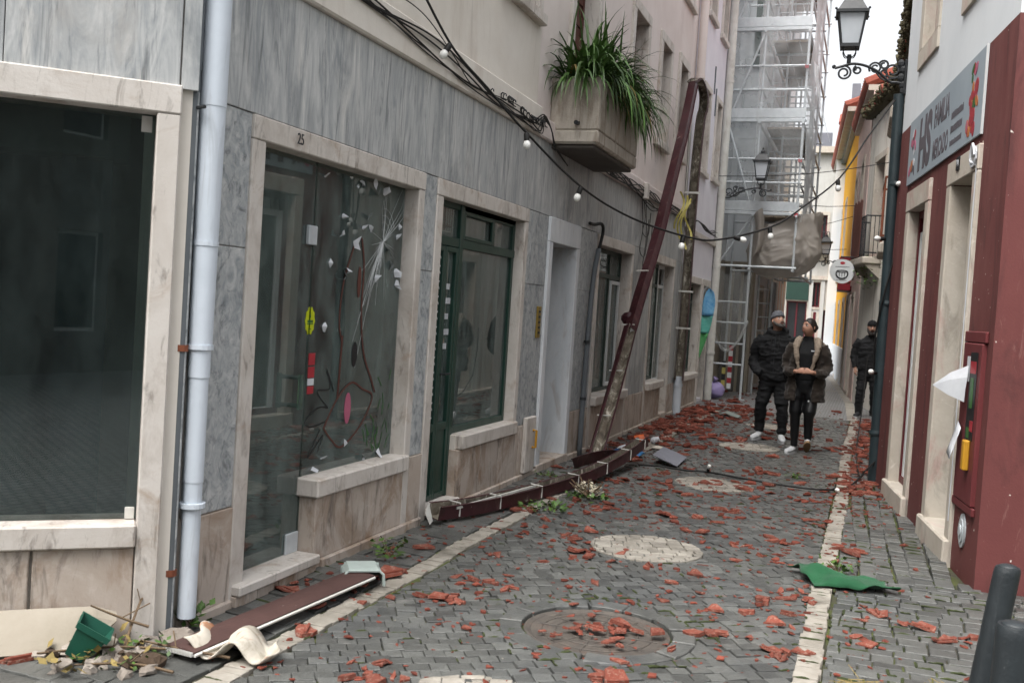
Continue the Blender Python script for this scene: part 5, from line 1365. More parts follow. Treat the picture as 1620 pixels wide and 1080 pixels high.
# length lying on the pavement
g3 = thing('gutter_on_pavement', 'long dark red gutter length with pale straps lying on the cobbles', 'gutter', (-2.4, 8.5, 0))
path = arc_pts([(-2.86, 6.66, .05), (-2.70, 7.2, .03), (-2.52, 8.0, .03), (-2.36, 8.9, .05), (-2.26, 9.8, .10), (-2.20, 10.75, .19)], 4)
u_sweep(path, .10, .10, R(-8), R(10), seg_mats=('red_metal', 'dirty_metal'), par=g3, off=.006)
for i in (2, 5, 8, 11, 14, 17, 19):
    p = Vector(path[i]); tg = (Vector(path[min(i + 1, len(path) - 1)]) - Vector(path[i - 1])).normalized(); n_ = Vector((tg.y, -tg.x, 0))
    mb = MB(); mb.tube([p + n_ * .056 + Vector((0, 0, .005)), p + n_ * .058 + Vector((0, 0, .103)), p - n_ * .05 + Vector((0, 0, .108))], .006, 5); mb.build('gutter_strap', 'white_metal', g3)
B('pale_lip', 'white_metal', g3, Fr((-2.60, 7.3, .12), (.16, 1, 0), (1, -.16, 0)), -.5, .75, -.075, -.06, -.015, .004)
mb = MB(); mb.grid(lambda u, v: (-2.86 - .04 * v + .03 * u, 6.66 - .12 * u, .03 + .13 * v - .05 * u * v), 4, 3); mb.build('torn_end', 'white_metal', g3, recalc=False, solid=.003)
g4 = thing('red_metal_offcut', 'short bent dark red metal offcut at the foot of the leaning gutter', 'scrap metal', (-2.5, 10.1, 0))
mb = MB(); mb.grid(lambda u, v: (-2.68 + .38 * u, 9.75 + .9 * u - .12 * v, .02 + .12 * v + .05 * math.sin(u * 3)), 6, 2); mb.build('offcut_sheet', 'red_metal', g4, recalc=False, solid=.004)

# ---- cables along the left wall
t = thing('wall_cable_bundle', 'sagging bundle of black cables fixed along the left wall above the marble', 'cables', (-2.93, 8, 3.2))
for k in range(6):
    ph = rng.uniform(0, 6); pts = []
    yy = 4.0 + .12 * k
    while yy < 8.8:
        sag = .035 * math.sin(yy * 2.4 + ph) + (.10 * math.sin((yy - 5.4) * 1.9) if k == 4 and yy < 7 else 0)
        pts.append((-2.925 + rng.uniform(-.006, .008), yy, 3.45 - .065 * (yy - 4.0) * (1 if yy < 7 else 7 / yy * 1.0) + sag * (.4 + .25 * k) + .015 * (k - 2))); yy += .28
    pts += [(-2.91, 8.75, 3.30 + .01 * k), (-2.90, 8.95, 3.26), (-2.89, 9.05 + .01 * k, 3.12), (-2.9, 9.3 + .05 * k, 3.06 - .01 * k)]
    mb = MB(); mb.tube(arc_pts(pts, 4), rng.choice([.004, .005, .0065]), 5); mb.build('cable', 'rubber_black', t)
mb = MB()
for k in range(26):
    yy = rng.uniform(7.4, 8.95); c = (-2.92, yy, 3.28 + .02 * math.sin(yy * 5))
    mb.tube([Vector(c) + Vector((.02 * math.cos(a), .012 * a - .03, .025 * math.sin(a))) for a in [i * .8 for i in range(7)]], .005, 4)
mb.build('cable_ties', 'iron_black', t)
t = thing('loose_wall_wires', 'tangle of loose thin wires over the far marble shopfronts', 'cables', (-2.93, 13.5, 3))
for k in range(7):
    pts = [(-2.92, 11.0 + .1 * k, 3.2)]; yy = 11.3
    while yy < 20:
        pts.append((-2.925, yy + rng.uniform(-.1, .1), 3.22 + .05 * math.sin(yy * (1.5 + .3 * k) + k) - (.18 * math.exp(-((yy - 14) ** 2)) if k < 3 else 0))); yy += rng.uniform(.25, .5)
    mb = MB(); mb.tube(arc_pts(pts, 3), .007, 5); mb.build('wire', 'rubber_black', t)
for y0, dz in ((13.2, .75), (13.45, .95), (13.3, .5)):
    mb = MB(); mb.tube(arc_pts([(-2.96, y0, 3.2), (-2.95, y0 + .15, 3.2 - dz * .6), (-2.95, y0 + .05, 3.2 - dz), (-2.95, y0 + .4, 3.2 - dz * 1.05), (-2.95, y0 + .5, 3.2 - dz * .4)], 5), .005, 5); mb.build('wire', 'rubber_black', t)
tag(B('junction_box', 'limestone', None, FL, 13.15, 13.3, .061, .12, 3.12, 3.33, ch=.008), 'small cream junction box on the wall ledge under the pink house', 'junction box')

# ---- festoon string with bulbs
t = thing('light_string', 'black festoon cable with white bulbs slung across the street to the iron pipe', 'string lights', (-1.4, 8.8, 2.2))
cpts = [(-2.95, 5.95, 3.75), (-2.79, 6.3, 3.34), (-2.62, 6.59, 3.11), (-2.43, 6.93, 2.86), (-2.14, 7.43, 2.545), (-1.85, 7.94, 2.37), (-1.51, 8.53, 2.285), (-1.29, 8.92, 2.30), (-.91, 9.58, 2.49), (-.66, 10.02, 2.74), (-.38, 10.51, 3.08), (-.15, 10.91, 3.56), (.08, 11.2, 3.98)]
mb = MB(); mb.tube(arc_pts(cpts, 6), .009, 6); mb.build('cable', 'rubber_black', t, smooth=True)
def bulb(par, p, down=(0, 0, -1), s=1.0):
    p = Vector(p); d = Vector(down).normalized()
    mb = MB(); mb.tube([p, p + d * .012, p + d * .055], [.016 * s, .021 * s, .021 * s], 10); so = mb.build('bulb_socket', 'rubber_black', par, smooth=True, angle=40)
    mb = MB(); mb.tube([p + d * q for q in (.05, .062, .08, .10, .113, .118)], [.012 * s, .021 * s, .028 * s, .026 * s, .016 * s, .004 * s], 12); mb.build('bulb', 'bulb_white', so, smooth=True)
for p, d in (((-2.79, 6.3, 3.34), (-.5, -.3, -1)), ((-2.43, 6.93, 2.86), (.1, 0, -1)), ((-2.14, 7.43, 2.545), (-.3, 0, -1)), ((-1.53, 8.5, 2.285), (-.1, 0, -1)), ((-1.19, 9.12, 2.34), (.9, .4, -.2)), ((-.93, 9.55, 2.48), (.15, 0, -1)), ((-.40, 10.47, 3.05), (.1, 0, -1))): bulb(t, p, d)
t = thing('light_string_on_pipe', 'black festoon cable wound down the iron pipe and trailing over the cobbles', 'string lights', (.1, 11.2, 0))
pts = []
for k in range(60):
    z = 3.95 - k * .062; a = z * 2.2; pts.append((.145 + .085 * math.cos(a), 11.27 + .085 * math.sin(a), z))
pts += [(.05, 11.1, .12), (.02, 11.3, .03), (-.02, 12.2, .025), (-.05, 14.5, .025), (-.02, 15.6, .4), (.0, 15.8, 1.2)]
mb = MB(); mb.tube(arc_pts(pts, 2), .009, 5); mb.build('cable', 'rubber_black', t)
for z, d in ((3.1, (.2, -1, .1)), (2.55, (-1, -.4, 0)), (1.15, (-.8, -1, .2)), (1.05, (1, -.8, 0)), (3.55, (1, -1, 0))): bulb(t, (.145 + .07 * d[0] / 1.2, 11.27 + .07 * d[1] / 1.2, z), d)
pts = [(.05, 11.1, .10), (-.1, 10.5, .03), (-.32, 10.23, .025), (-.6, 10.22, .022), (-.93, 10.29, .025), (-1.2, 10.42, .022), (-1.47, 10.52, .025), (-1.7, 10.48, .022), (-1.95, 10.5, .03), (-2.15, 10.3, .05)]
mb = MB(); mb.tube(arc_pts(pts, 5), .010, 5); mb.build('cable', 'rubber_black', t)
for p, d in (((-.22, 10.3, .03), (.5, -1, .1)), ((-1.47, 10.52, .03), (.2, -.6, .6))): bulb(t, p, d, .75)

# ---- wall lanterns on scrolled iron brackets
def lantern(name, label, org, d, n, reach, zb):
    fr = Fr(org, d, n); t = thing(name, label, 'wall lantern', fr(0, 0, zb))
    k = reach / .58
    mb = MB()
    def sp(c, r, a0, turns, rr=.011, sg=1):
        pts = []
        for i in range(int(16 * turns) + 1):
            a = a0 + sg * i * math.tau / 16; q = r * (1 - .62 * i / (16 * turns)); pts.append(fr(c[0] * k + q * math.cos(a), 0, zb + c[1] + q * math.sin(a)))
        mb.tube(pts, rr, 6)
    mb.tube(arc_pts([fr(q * k, 0, zb + z) for q, z in ((.02, -.04), (.10, -.03), (.16, -.02), (.27, .08), (.40, .145), (.52, .165), (.62, .14), (.69, .12))], 5), .018, 8, flat=.8)
    sp((.60, .07), .075, 1.6, 1.5); sp((.47, .10), .045, 1.2, 1.3, sg=-1); sp((.30, .12), .065, -.6, 1.5); sp((.21, .06), .045, 2.2, 1.2, sg=-1); sp((.13, .09), .085, 3.6, 1.4); sp((.22, .15), .05, .4, 1.3); mb.ball(fr(.70 * k, 0, zb + .135), .022, 8, 6)
    mb.tube(arc_pts([fr(q * k, 0, zb + z) for q, z in ((.0, .18), (.05, .05), (.12, .02), (.22, .0), (.30, .09))], 5), .010, 6)
    for q, z in ((.04, .1), (.03, -.06), (.05, .02), (.06, .16), (.02, -.12)): mb.ball(fr(q, 0, zb + z), .038, 7, 5, (1, .8, 1.3))
    mb.box(fr, -.0, .025, -.05, .05, zb - .16, zb + .2, .01)
    mb.build('scroll_bracket', 'iron_black', t)
    c0 = .56 * k; z0 = zb + .17
    mb = MB(); mb.tube([fr(c0, 0, z0), fr(c0, 0, z0 + .09)], .022, 8)
    for sx in (-1, 1):
        for sy in (-1, 1): mb.tube(arc_pts([fr(c0, 0, z0 + .07), fr(c0 + sx * .04, sy * .04, z0 + .065), fr(c0 + sx * .065, sy * .065, z0 + .12), fr(c0 + sx * .055, sy * .055, z0 + .16)], 4), .006, 5)
    mb.build('lamp_stem', 'iron_black', t)
    zl = z0 + .155; hb, ht, hh = .085, .135, .34
    def sq(h, z): return [fr(c0 - h, -h, z), fr(c0 + h, -h, z), fr(c0 + h, h, z), fr(c0 - h, h, z)]
    mb = MB(); a = mb.ring(sq(hb - .006, zl + .02)); b = mb.ring(sq(ht - .006, zl + hh)); mb.face(a); mb.face(b); mb.bridge(a, b); mb.build('lamp_glass', 'opal_glass', t)
    mb = MB()
    for i in range(4): mb.tube([sq(hb, zl)[i], sq(ht, zl + hh)[i]], .010, 6)
    for h, z, tt in ((hb + .012, zl, .035), (ht + .03, zl + hh, .03)):
        a = mb.ring(sq(h, z)); b = mb.ring(sq(h, z + tt)); mb.face(a); mb.face(b); mb.bridge(a, b)
    a = mb.ring(sq(ht + .012, zl + hh + .03)); b = mb.ring(sq(.085, zl + hh + .15)); c = mb.ring(sq(.045, zl + hh + .18)); mb.bridge(a, b); mb.bridge(b, c); mb.face(c)
    mb.lathe(fr(c0, 0, zl + hh + .175), [(.03, 0), (.045, .03), (.03, .06), (.012, .075), (.018, .095), (.004, .12)], 10)
    for i in range(4): mb.ball(sq(ht + .03, zl + hh + .035)[i], .014, 6, 4)
    mb.build('lamp_roof', 'iron_black', t)
    return t
lantern('wall_lantern', 'large black lantern with opal glass on the white wall above the red shop', (.17, 11.26, 0), (-1, -.05, 0), (.05, -1, 0), .60, 4.20)
lantern('wall_lantern', 'smaller looking black lantern in front of the scaffolding on the left', (-2.99, 20.22, 0), (1, 0, 0), (0, -1, 0), .82, 4.02)
lantern('wall_lantern', 'tiny distant black lantern on the far pale facade near the round sign', (-.75, 30.5, 0), (-1, 0, 0), (0, -1, 0), .62, 3.3)

# ---- round hanging sign, feather flag, yellow tape
t = thing('round_hanging_sign', 'round white hanging sign with a cup emblem beside the weathered house', 'sign', (-.62, 22.0, 2.5))
FH = Fr((-.62, 22.0, 2.74), (1, 0, 0), (0, -1, 0))
def disc(c, rx, rz, o0, o1, m, nm, par, n=28): mb = MB(); mb.prism(FH, [(c[0] + rx * math.cos(k * math.tau / n), c[1] + rz * math.sin(k * math.tau / n)) for k in range(n)], o0, o1); return mb.build(nm, m, par)
dd = disc((0, 0), .25, .25, 0, .05, 'white_frame', 'sign_disc', t)
mb = MB(); mb.tube([FH(.115 * math.cos(R(a)), .053, -.05 + .10 * math.sin(R(a))) for a in range(150, 391, 15)], .014, 6); mb.tube([FH(.10 * math.cos(R(a)) , .053, .0 + .02 * math.sin(R(a))) for a in range(0, 361, 30)], .008, 6)
for k in range(3): mb.tube([FH(-.05 + .05 * k, .053, -.02), FH(-.05 + .05 * k, .053, -.11)], .006, 5)
mb.build('cup_emblem', 'print_black', dd); disc((0, .17), .05, .03, .05, .054, 'print_red', 'emblem_top', dd, 12)
mb = MB(); mb.box(FH, -.14, .14, .05, .052, .085, .095); mb.box(FH, -.1, .1, .05, .052, -.19, -.18); mb.build('sign_print', 'print_black', dd)
mb = MB(); mb.tube([FH(.62, .02, .3), FH(-.05, .02, .3)], .012, 6); mb.tube([FH(.0, .02, .3), FH(.0, .02, .24)], .008, 5); mb.tube([FH(.6, .02, .05), FH(.3, .02, .3)], .009, 5); mb.build('sign_bracket', 'iron_black', t)
t = thing('feather_flag', 'blue and green feather shaped advertising flag outside the lilac house', 'flag', (-2.95, 19.0, .5))
FF = Fr((-3.0, 19.0, 0), (1, 0, 0), (0, -1, 0))
def flag_w(f): return .23 * (math.sin(min(1, f * 1.15) * math.pi * .62)) * (1 if f < .8 else max(.05, math.sqrt(max(0, 1 - ((f - .8) / .2) ** 2))))
pm('flag_blue', '#3f86bb', '#7fb4d2', scale=14, rough=.6, bump=.05); pm('flag_teal', '#3f9a8c', '#6fb3a8', scale=14, rough=.6, bump=.05); pm('flag_green', '#3b8a4c', '#5fa56a', scale=14, rough=.6, bump=.05)
for f0, f1, m in ((0, .38, 'flag_green'), (.38, .62, 'flag_teal'), (.62, 1, 'flag_blue')):
    mb = MB(); mb.grid(lambda u, v: FF(.02 + .12 * (f0 + (f1 - f0) * v) + (u - .35) * flag_w(f0 + (f1 - f0) * v), .02 * math.sin(u * 4 + v * 3), .80 + 1.36 * (f0 + (f1 - f0) * v)), 6, 8); mb.build('flag_panel', m, t, smooth=True, recalc=False, solid=.003)
mb = MB(); mb.tube(arc_pts([FF(-.03, 0, 0), FF(-.02, 0, 1.2), FF(.02, 0, 2.0), FF(.12, 0, 2.2)], 5), .010, 6); mb.build('flag_pole', 'galvanised', t)
t = thing('yellow_tape', 'torn strip of yellow warning tape dangling in front of the pink house', 'tape', (-2.75, 15.0, 2.7))
for k in range(4):
    mb = MB(); x0 = -2.80 + .05 * k; mb.grid(lambda u, v: (x0 + .03 * u + .06 * math.sin(v * 5 + k), 15.0 + .03 * math.sin(v * 7 + k), 3.45 - (.55 + .1 * (k % 3)) * v - .05 * k), 1, 10); mb.build('tape_strip', 'yellow_tape', t, recalc=False, solid=.001)

# ---- strap-leaved plant in the concrete trough
def strap_leaf(mb, base, az, el, length, width, droop, n=7):
    p = Vector(base); d = Vector((math.cos(az) * math.cos(el), math.sin(az) * math.cos(el), math.sin(el))); st = length / n; prev = None
    for i in range(n + 1):
        f = i / n; w = width * (.55 + .9 * f if f < .35 else (1 - ((f - .35) / .65) ** 1.6) * .87 + .02)
        sd = d.cross(Vector((0, 0, 1)))
        sd = sd.normalized() if sd.length > .05 else Vector((-math.sin(az), math.cos(az), 0))
        up = sd.cross(d).normalized()
        r = mb.ring([p - sd * w / 2 + up * w * .18, p.copy(), p + sd * w / 2 + up * w * .18])
        if prev: mb.face([prev[0], prev[1], r[1], r[0]]); mb.face([prev[1], prev[2], r[2], r[1]])
        prev = r; p = p + d * st
        d = (d + Vector((0, 0, -1)) * droop * st * (.6 + 2.2 * f)).normalized()
pt = thing('strap_leaved_plant', 'overgrown plant with long strap leaves spilling from the concrete planter balcony', 'plant', (-2.75, 10.0, 3.7))
mass = MB(); dry = MB(); lr = random.Random(5)
for k in range(1150):
    b = (lr.uniform(-2.92, -2.62), lr.uniform(9.28, 10.78), 3.72); az = lr.gauss(-.1, 1.35) if lr.random() < .75 else lr.uniform(0, math.tau)
    el = lr.uniform(.35, 1.4); ln = lr.uniform(.42, .85); wd = lr.uniform(.024, .048); dr = lr.uniform(1.6, 4.6)
    if lr.random() < .09: strap_leaf(dry, b, az, el * .7, ln * .8, wd, dr * 1.3)
    elif k < 110:
        mb = MB(); strap_leaf(mb, b, lr.gauss(-.1, .8), el, ln * 1.05, wd * 1.15, dr); mb.build('leaf', 'leaf_single', pt, smooth=True, recalc=False)
    else: strap_leaf(mass, b, az, el, ln, wd, dr)
for k in range(40):      # tall upright leaves
    b = (lr.uniform(-2.92, -2.65), lr.uniform(9.28, 10.5), 3.72); strap_leaf(mass, b, lr.uniform(0, math.tau), lr.uniform(1.0, 1.5), lr.uniform(.75, 1.0), .036, lr.uniform(.5, 1.6))
for k in range(22):      # long leaves hanging far over the rim
    b = (lr.uniform(-2.75, -2.6), lr.uniform(9.25, 10.8), 3.74); mb = MB(); strap_leaf(mb, b, lr.gauss(-.1, .6), lr.uniform(.1, .5), lr.uniform(.8, 1.15), .035, lr.uniform(3.5, 5.5)); mb.build('leaf', 'leaf_single', pt, smooth=True, recalc=False)
stuff(mass.build('foliage', 'leaf_long', pt, smooth=True, recalc=False)); stuff(dry.build('dry_foliage', 'leaf_dry', pt, smooth=True, recalc=False))
mb = MB()
for k in range(24): b = Vector((lr.uniform(-2.9, -2.64), lr.uniform(9.3, 10.7), 3.7)); mb.tube([b, b + Vector((lr.uniform(-.08, .08), lr.uniform(-.08, .08), .25))], .012, 5)
stuff(mb.build('stems', 'twig', pt))

# ================================================================== scaffolding
sc = thing('scaffolding', 'galvanised steel scaffolding with timber decks against the white house on the left', 'scaffold', (-2.3, 21, 0))
YR = [20.75, 22.75, 24.9, 27.0]
def pole(a, b, r=.025, nm='scaffold_pole', m='galvanised'): mb = MB(); mb.tube([a, b], r, 8); return mb.build(nm, m, sc, smooth=True, angle=40)
for yy in YR:
    for xx, z0 in ((-2.98 if yy < 23 else -2.36, 0), (-2.36 if yy < 23 else -2.2, 0 if yy < 23 else 2.6), (-1.52, 2.62)):
        pole((xx, yy, z0), (xx, yy, 11.0))
        if z0 == 0: B('base_plate', 'galvanised', sc, WF, xx - .08, xx + .08, yy - .08, yy + .08, 0, .012)
DZ = [2.75, 3.82, 5.66, 7.46, 9.3]
for z in DZ:
    for i, yy in enumerate(YR):
        x0 = -3.0 if yy < 23 else -2.4
        pole((x0, yy, z - .06), (-1.46, yy, z - .06), .026, 'transom')
        if z > 3:
            pole((x0, yy, z + .55), (-1.46, yy, z + .55), .022, 'guard_rail'); pole((x0, yy, z + 1.02), (-1.46, yy, z + 1.02), .022, 'guard_rail')
    for xx in (-2.36, -1.52):
        pole((xx, YR[0] - .1, z - .11), (xx, YR[-1] + .1, z - .11), .026, 'ledger')
        if z > 3: pole((xx, YR[0] - .1, z + .55), (xx, YR[-1] + .1, z + .55), .022, 'guard_rail'); pole((xx, YR[0] - .1, z + 1.02), (xx, YR[-1] + .1, z + 1.02), .022, 'guard_rail')
    if z > 3:
        x0, x1 = -3.0, -1.48
        B('toe_board', 'galvanised', sc, WF, x0, x1, YR[0] - .06, YR[0] - .035, z - .02, z + .17, ch=.006); B('deck_beam', 'galvanised', sc, WF, x0, x1, YR[0] - .075, YR[0] + .02, z - .10, z - .035, ch=.006)
        for bay in range(1, 3):
            for k in range(3): x0 = -2.33 + k * .27; B('deck_board', 'wood_plank', sc, WF, x0, x0 + .255, YR[bay] - .9, YR[bay + 1] - 1.0, z - .03, z + .015, ch=.004)
for i, z in enumerate(DZ[:-1]):
    pole((-2.96, YR[0] - .03, z), (-2.36, YR[0] - .03, DZ[i + 1] - .1), .02, 'diagonal_brace') if i != 1 else pole((-2.4, YR[0] - .03, z), (-2.98, YR[0] - .03, DZ[i + 1] - .1), .02, 'diagonal_brace')
    pole((-1.52, YR[1] - .03, z), (-1.52, YR[2], DZ[i + 1] - .1), .02, 'diagonal_brace')
    B('coupler', 'print_red', sc, WF, -3.01, -2.95, YR[0] - .09, YR[0] - .03, z + .0, z + .07); B('coupler', 'print_red', sc, WF, -1.56, -1.49, YR[0] - .09, YR[0] - .03, z + .95, z + 1.02)
# ladder frames inside
for xx, yy in ((-2.36, 22.75), (-2.2, 24.9), (-1.9, 24.9)):
    for k in range(34):
        z = .5 + k * .3
        if yy < 23 or z > 2.7: pole((xx, yy, z), (xx + .28, yy, z), .014, 'rung')
    pole((xx + .28, yy, 2.6 if yy > 23 else 0), (xx + .28, yy, 11), .024)
for k in range(4): z = .7 + k * .42; pole((-2.98, 20.75, z), (-2.36, 20.75, z), .02, 'rung')
# netting and wrapped platform
nr = random.Random(9)
t = thing('scaffold_netting', 'white debris netting hanging down the street side of the scaffolding, with an added haze veil', 'netting', (-1.4, 23, 3))
mb = MB(); mb.grid(lambda u, v: (-1.44 + .05 * math.sin(u * 9 + v * 14) * (1 - v * .3), 20.66 + 3.2 * u, 3.6 + 7.4 * v), 8, 16); mb.build('net_and_haze_sheet', 'net_white', t, smooth=True, recalc=False)
mb = MB(); mb.grid(lambda u, v: (-2.43 + .04 * math.sin(u * 11 + v * 9), 20.8 + 6.0 * u, 3.3 + 7.7 * v), 12, 14); mb.build('net_and_haze_sheet', 'net_white', t, smooth=True, recalc=False)
mb = MB(); mb.grid(lambda u, v: (-2.97 + .55 * u, 20.80 + .03 * math.sin(v * 16), 4.1 + 6.9 * v), 6, 12); mb.build('net_and_haze_sheet', 'net_thin', t, smooth=True, recalc=False)
mb = MB(); mb.grid(lambda u, v: (-2.42 + .95 * u, 20.62 + .03 * math.sin(v * 12 + u * 5), 4.0 + 7.0 * v), 8, 14); mb.build('net_and_haze_sheet', 'haze_veil', t, smooth=True, recalc=False)  # sheer veil added in front of the decks to make them look hazy
mb = MB(); mb.grid(lambda u, v: (-1.42 + .38 * v ** 1.4 + .10 * u * (1 - .5 * v), 20.8 + .12 * math.sin(v * 6 + u * 2), 6.8 - 1.5 * v - .12 * u), 4, 12); mb.build('loose_net_end', 'net_white', t, smooth=True, recalc=False)
t = thing('plastic_wrapped_platform', 'tan plastic sheeting bulging round the lowest scaffold platform over the street', 'sheeting', (-1.72, 21.3, 2.5))
mb = MB()
def wrap(u, v):
    a = u * math.tau; ca, sa = math.cos(a), math.sin(a); e = .6
    sx = math.copysign(abs(ca) ** e, ca); sy = math.copysign(abs(sa) ** e, sa)
    k = 1.0 if v > .38 else math.sqrt(max(0, 1 - ((.38 - v) / .38) ** 2)) ** .8
    k *= 1 - .22 * max(0, v - .6)
    x = -1.74 + .70 * sx * k; y = 21.35 + .62 * sy * k
    zb = 2.52 + .12 * (x + 1.74); zt = 3.66 + .30 * (x + 1.74)
    z = zb + (zt - zb) * v
    q = Vector((x * 3.0, y * 3.0, z * 2.2)); n_ = noise.noise(q * .6) * .07 + noise.noise(Vector((q.x * 2, q.y * 2, q.z * .6))) * .035 + noise.noise(q * 4) * .012
    f = .03 * math.sin(a * 7 + z * 5 + 3 * noise.noise(q)) * (.3 + .7 * v) + .03 * (1 - abs(noise.noise(Vector((q.x * 2.2 + q.z, q.y * 2.2, q.z * 1.1))) * 2.2)) ** 3
    return (x + (n_ + f) * ca, y + (n_ + f) * sa, z + n_ * .4)
mb.grid(wrap, 120, 60); mb.build('plastic_sheet', 'tarp_tan', t, smooth=True, recalc=False)
mb = MB(); mb.grid(lambda u, v: (-2.34 + .16 * u + .06 * math.sin(v * 3), 20.72 - .14 * math.sin(u * 3.1), 3.72 - .9 * v + .15 * u + .1 * math.sin(v * 7) * u), 8, 12); mb.build('torn_flap', 'tarp_tan', t, smooth=True, recalc=False)
t = thing('hanging_plastic_film', 'clear torn plastic film drooping between the scaffold feet', 'plastic film', (-2.8, 20.6, 1.2))
mb = MB(); mb.grid(lambda u, v: (-3.02 + .72 * u, 20.62 + .10 * math.sin(u * 8 + v * 5), 2.55 - (1.0 + .55 * math.sin(u * math.pi)) * v + .06 * math.sin(u * 13)), 16, 12); mb.build('film_sheet', 'film_clear', t, smooth=True, recalc=False)
mb = MB(); mb.tube(arc_pts([(-3.02, 20.6, 1.5), (-2.85, 20.55, 1.12), (-2.66, 20.55, .98), (-2.45, 20.58, 1.2), (-2.3, 20.6, 1.6)], 5), .03, 6); mb.build('film_roll_edge', 'film_clear', t, smooth=True)
t = thing('striped_barrier_post', 'red and white striped post at the foot of the scaffolding', 'barrier', (-2.62, 20.85, 0))
for k in range(8): B('stripe', 'print_red' if k % 2 else 'white_frame', t, WF, -2.66, -2.58, 20.85, 20.88, .2 + k * .11, .31 + k * .11)
for k in range(5): B('warning_plate', 'yellow_tape' if k % 2 else 'iron_black', t, WF, -2.78, -2.71, 20.9, 20.93, .1 + k * .13, .23 + k * .13)
t = thing('purple_rubbish_bag', 'lilac plastic rubbish bag beside the scaffold foot', 'bag', (-2.93, 20.9, 0))
mb = MB()
for k in range(1):
    mb.ball((-2.86, 20.45, .17), .2, 14, 9, (1.1, .8, .85))
for v in mb.v: v += Vector((noise.noise(v * 9) * .05, noise.noise(v * 9 + Vector((5, 0, 0))) * .05, noise.noise(v * 9 + Vector((0, 7, 0))) * .05))
mb.build('bag_body', 'purple_bag', t, smooth=True); mb = MB(); mb.tube([(-2.86, 20.45, .31), (-2.85, 20.44, .37), (-2.82, 20.42, .42)], [.03, .02, .06], 8); mb.build('bag_neck', 'purple_bag', t, smooth=True)

# ---- bollards on the right
def bollard(name, label, x, y, h, r, lean):
    t = thing(name, label, 'bollard', (x, y, 0), 'street bollards')
    mb = MB(); ax = Vector((lean[0], lean[1], h)); n = 24; prev = None
    for f, q in ((0, 1.02), (.05, 1.0), (.955, .94), (.985, .92), (1.0, .84)):
        c = Vector((x, y, 0)) + ax * f; rr = mb.ring([c + Vector((r * q * math.cos(k * math.tau / n), r * q * math.sin(k * math.tau / n), 0)) for k in range(n)])
        if prev: mb.bridge(prev, rr)
        prev = rr
    mb.face(prev); mb.build('bollard_shaft', 'bollard_paint', t, smooth=True, angle=35)
    mb = MB(); c = Vector((x, y, 0)) + ax; mb.lathe(c, [(r * .80, -.004), (r * .6, .006), (r * .3, .011), (r * .05, .012)], 24); mb.build('bollard_cap', 'bollard_paint', t, smooth=True)
bollard('bollard', 'dark grey bollard leaning right, the taller looking one behind', .465, 4.2, .755, .05, (.09, .0))
bollard('bollard', 'dark grey bollard nearest the viewer, cut by the bottom right corner', .462, 3.33, .765, .056, (.01, 0))

# ================================================================== broken roof tiles and storm debris
fr_ = random.Random(77)
def shard(kind):
    """one clay fragment, unit length about 1, lying flat; curved like the barrel tile it broke from"""
    mb = MB(); n = fr_.randint(5, 8)
    if kind == 2: n = 4
    asp = fr_.uniform(.3, .85); cv = fr_.choice([0, .5, .9, 1.4]) * fr_.choice([1, -1]); th = fr_.uniform(.07, .13) if kind != 1 else fr_.uniform(.14, .24)
    pts = []
    for k in range(n):
        a = (k + fr_.uniform(-.32, .32)) * math.tau / n; r = fr_.uniform(.26, .62); pts.append((r * math.cos(a), r * math.sin(a) * asp))
    f = lambda x, y: cv * y * y - .05 * cv
    top = mb.ring([(x, y, f(x, y) + th / 2 + fr_.uniform(-.01, .01)) for x, y in pts]); bot = mb.ring([(x * 1.04, y * 1.04, f(x, y) - th / 2) for x, y in pts])
    c1 = len(mb.v); mb.v.append(Vector((0, 0, f(0, 0) + th / 2))); c2 = len(mb.v); mb.v.append(Vector((0, 0, f(0, 0) - th / 2)))
    for k in range(n):
        mb.face([c1, top[k], top[(k + 1) % n]]); mb.face([c2, bot[(k + 1) % n], bot[k]])
    mb.bridge(bot, top)
    if kind == 3:      # raised rib of an interlocking tile
        mb.box(WF, -.36, .34, -.05, .05, f(0, 0) + th / 2 - .01, f(0, 0) + th / 2 + .09, .02)
    zmin = min(v.z for v in mb.v)
    for v in mb.v: v.z -= zmin
    return mb
VAR = [shard(k % 4) for k in range(20)]
VMESH = []
for v in VAR:
    o = v.build('tile_fragment', 'clay', None, origin=(0, 0, 0)); VMESH.append(o.data); bpy.data.objects.remove(o, do_unlink=True)
FRAG = []       # (x, y, size, zone)
def scatter(zone, n, xf, yf, smin, smax, clump=0):
    centres = []
    for k in range(n):
        for _ in range(40):
            if clump and centres and fr_.random() < clump:
                c = fr_.choice(centres); x = c[0] + fr_.gauss(0, .10); y = c[1] + fr_.gauss(0, .07)
            else:
                x = xf(); y = yf()
                if fr_.random() < .25: centres.append((x, y))
            if left_edge(y) + .08 < x < right_edge(y) - .05 and not (-2.95 < x < -2.1 and 6.6 < y < 10.9 and abs(x - (-2.86 + (y - 6.6) * .16)) < .12): break
        FRAG.append((x, y, smin + (smax - smin) * fr_.random() ** 2.0, zone))
U = fr_.uniform; Gs = fr_.gauss
scatter('road', 640, lambda: U(-2.3, -.2), lambda: 3.6 + 6.4 * fr_.random() ** .8, .025, .13, .58)
scatter('left', 46, lambda: U(-2.9, -2.3), lambda: U(4.3, 9.5), .04, .13, .45)
scatter('right', 44, lambda: U(-.05, .6), lambda: U(4.2, 10.8), .04, .115, .5)
scatter('strip', 34, lambda: Gs(-.12, .1), lambda: U(5.4, 10.5), .04, .12, .6)
scatter('heap', 210, lambda: Gs(.02, .11), lambda: U(10.2, 18.8), .06, .2, .3)
scatter('bank', 560, lambda: -2.9 + abs(Gs(0, .55)), lambda: Gs(15.5, 2.6), .05, .22, .3)
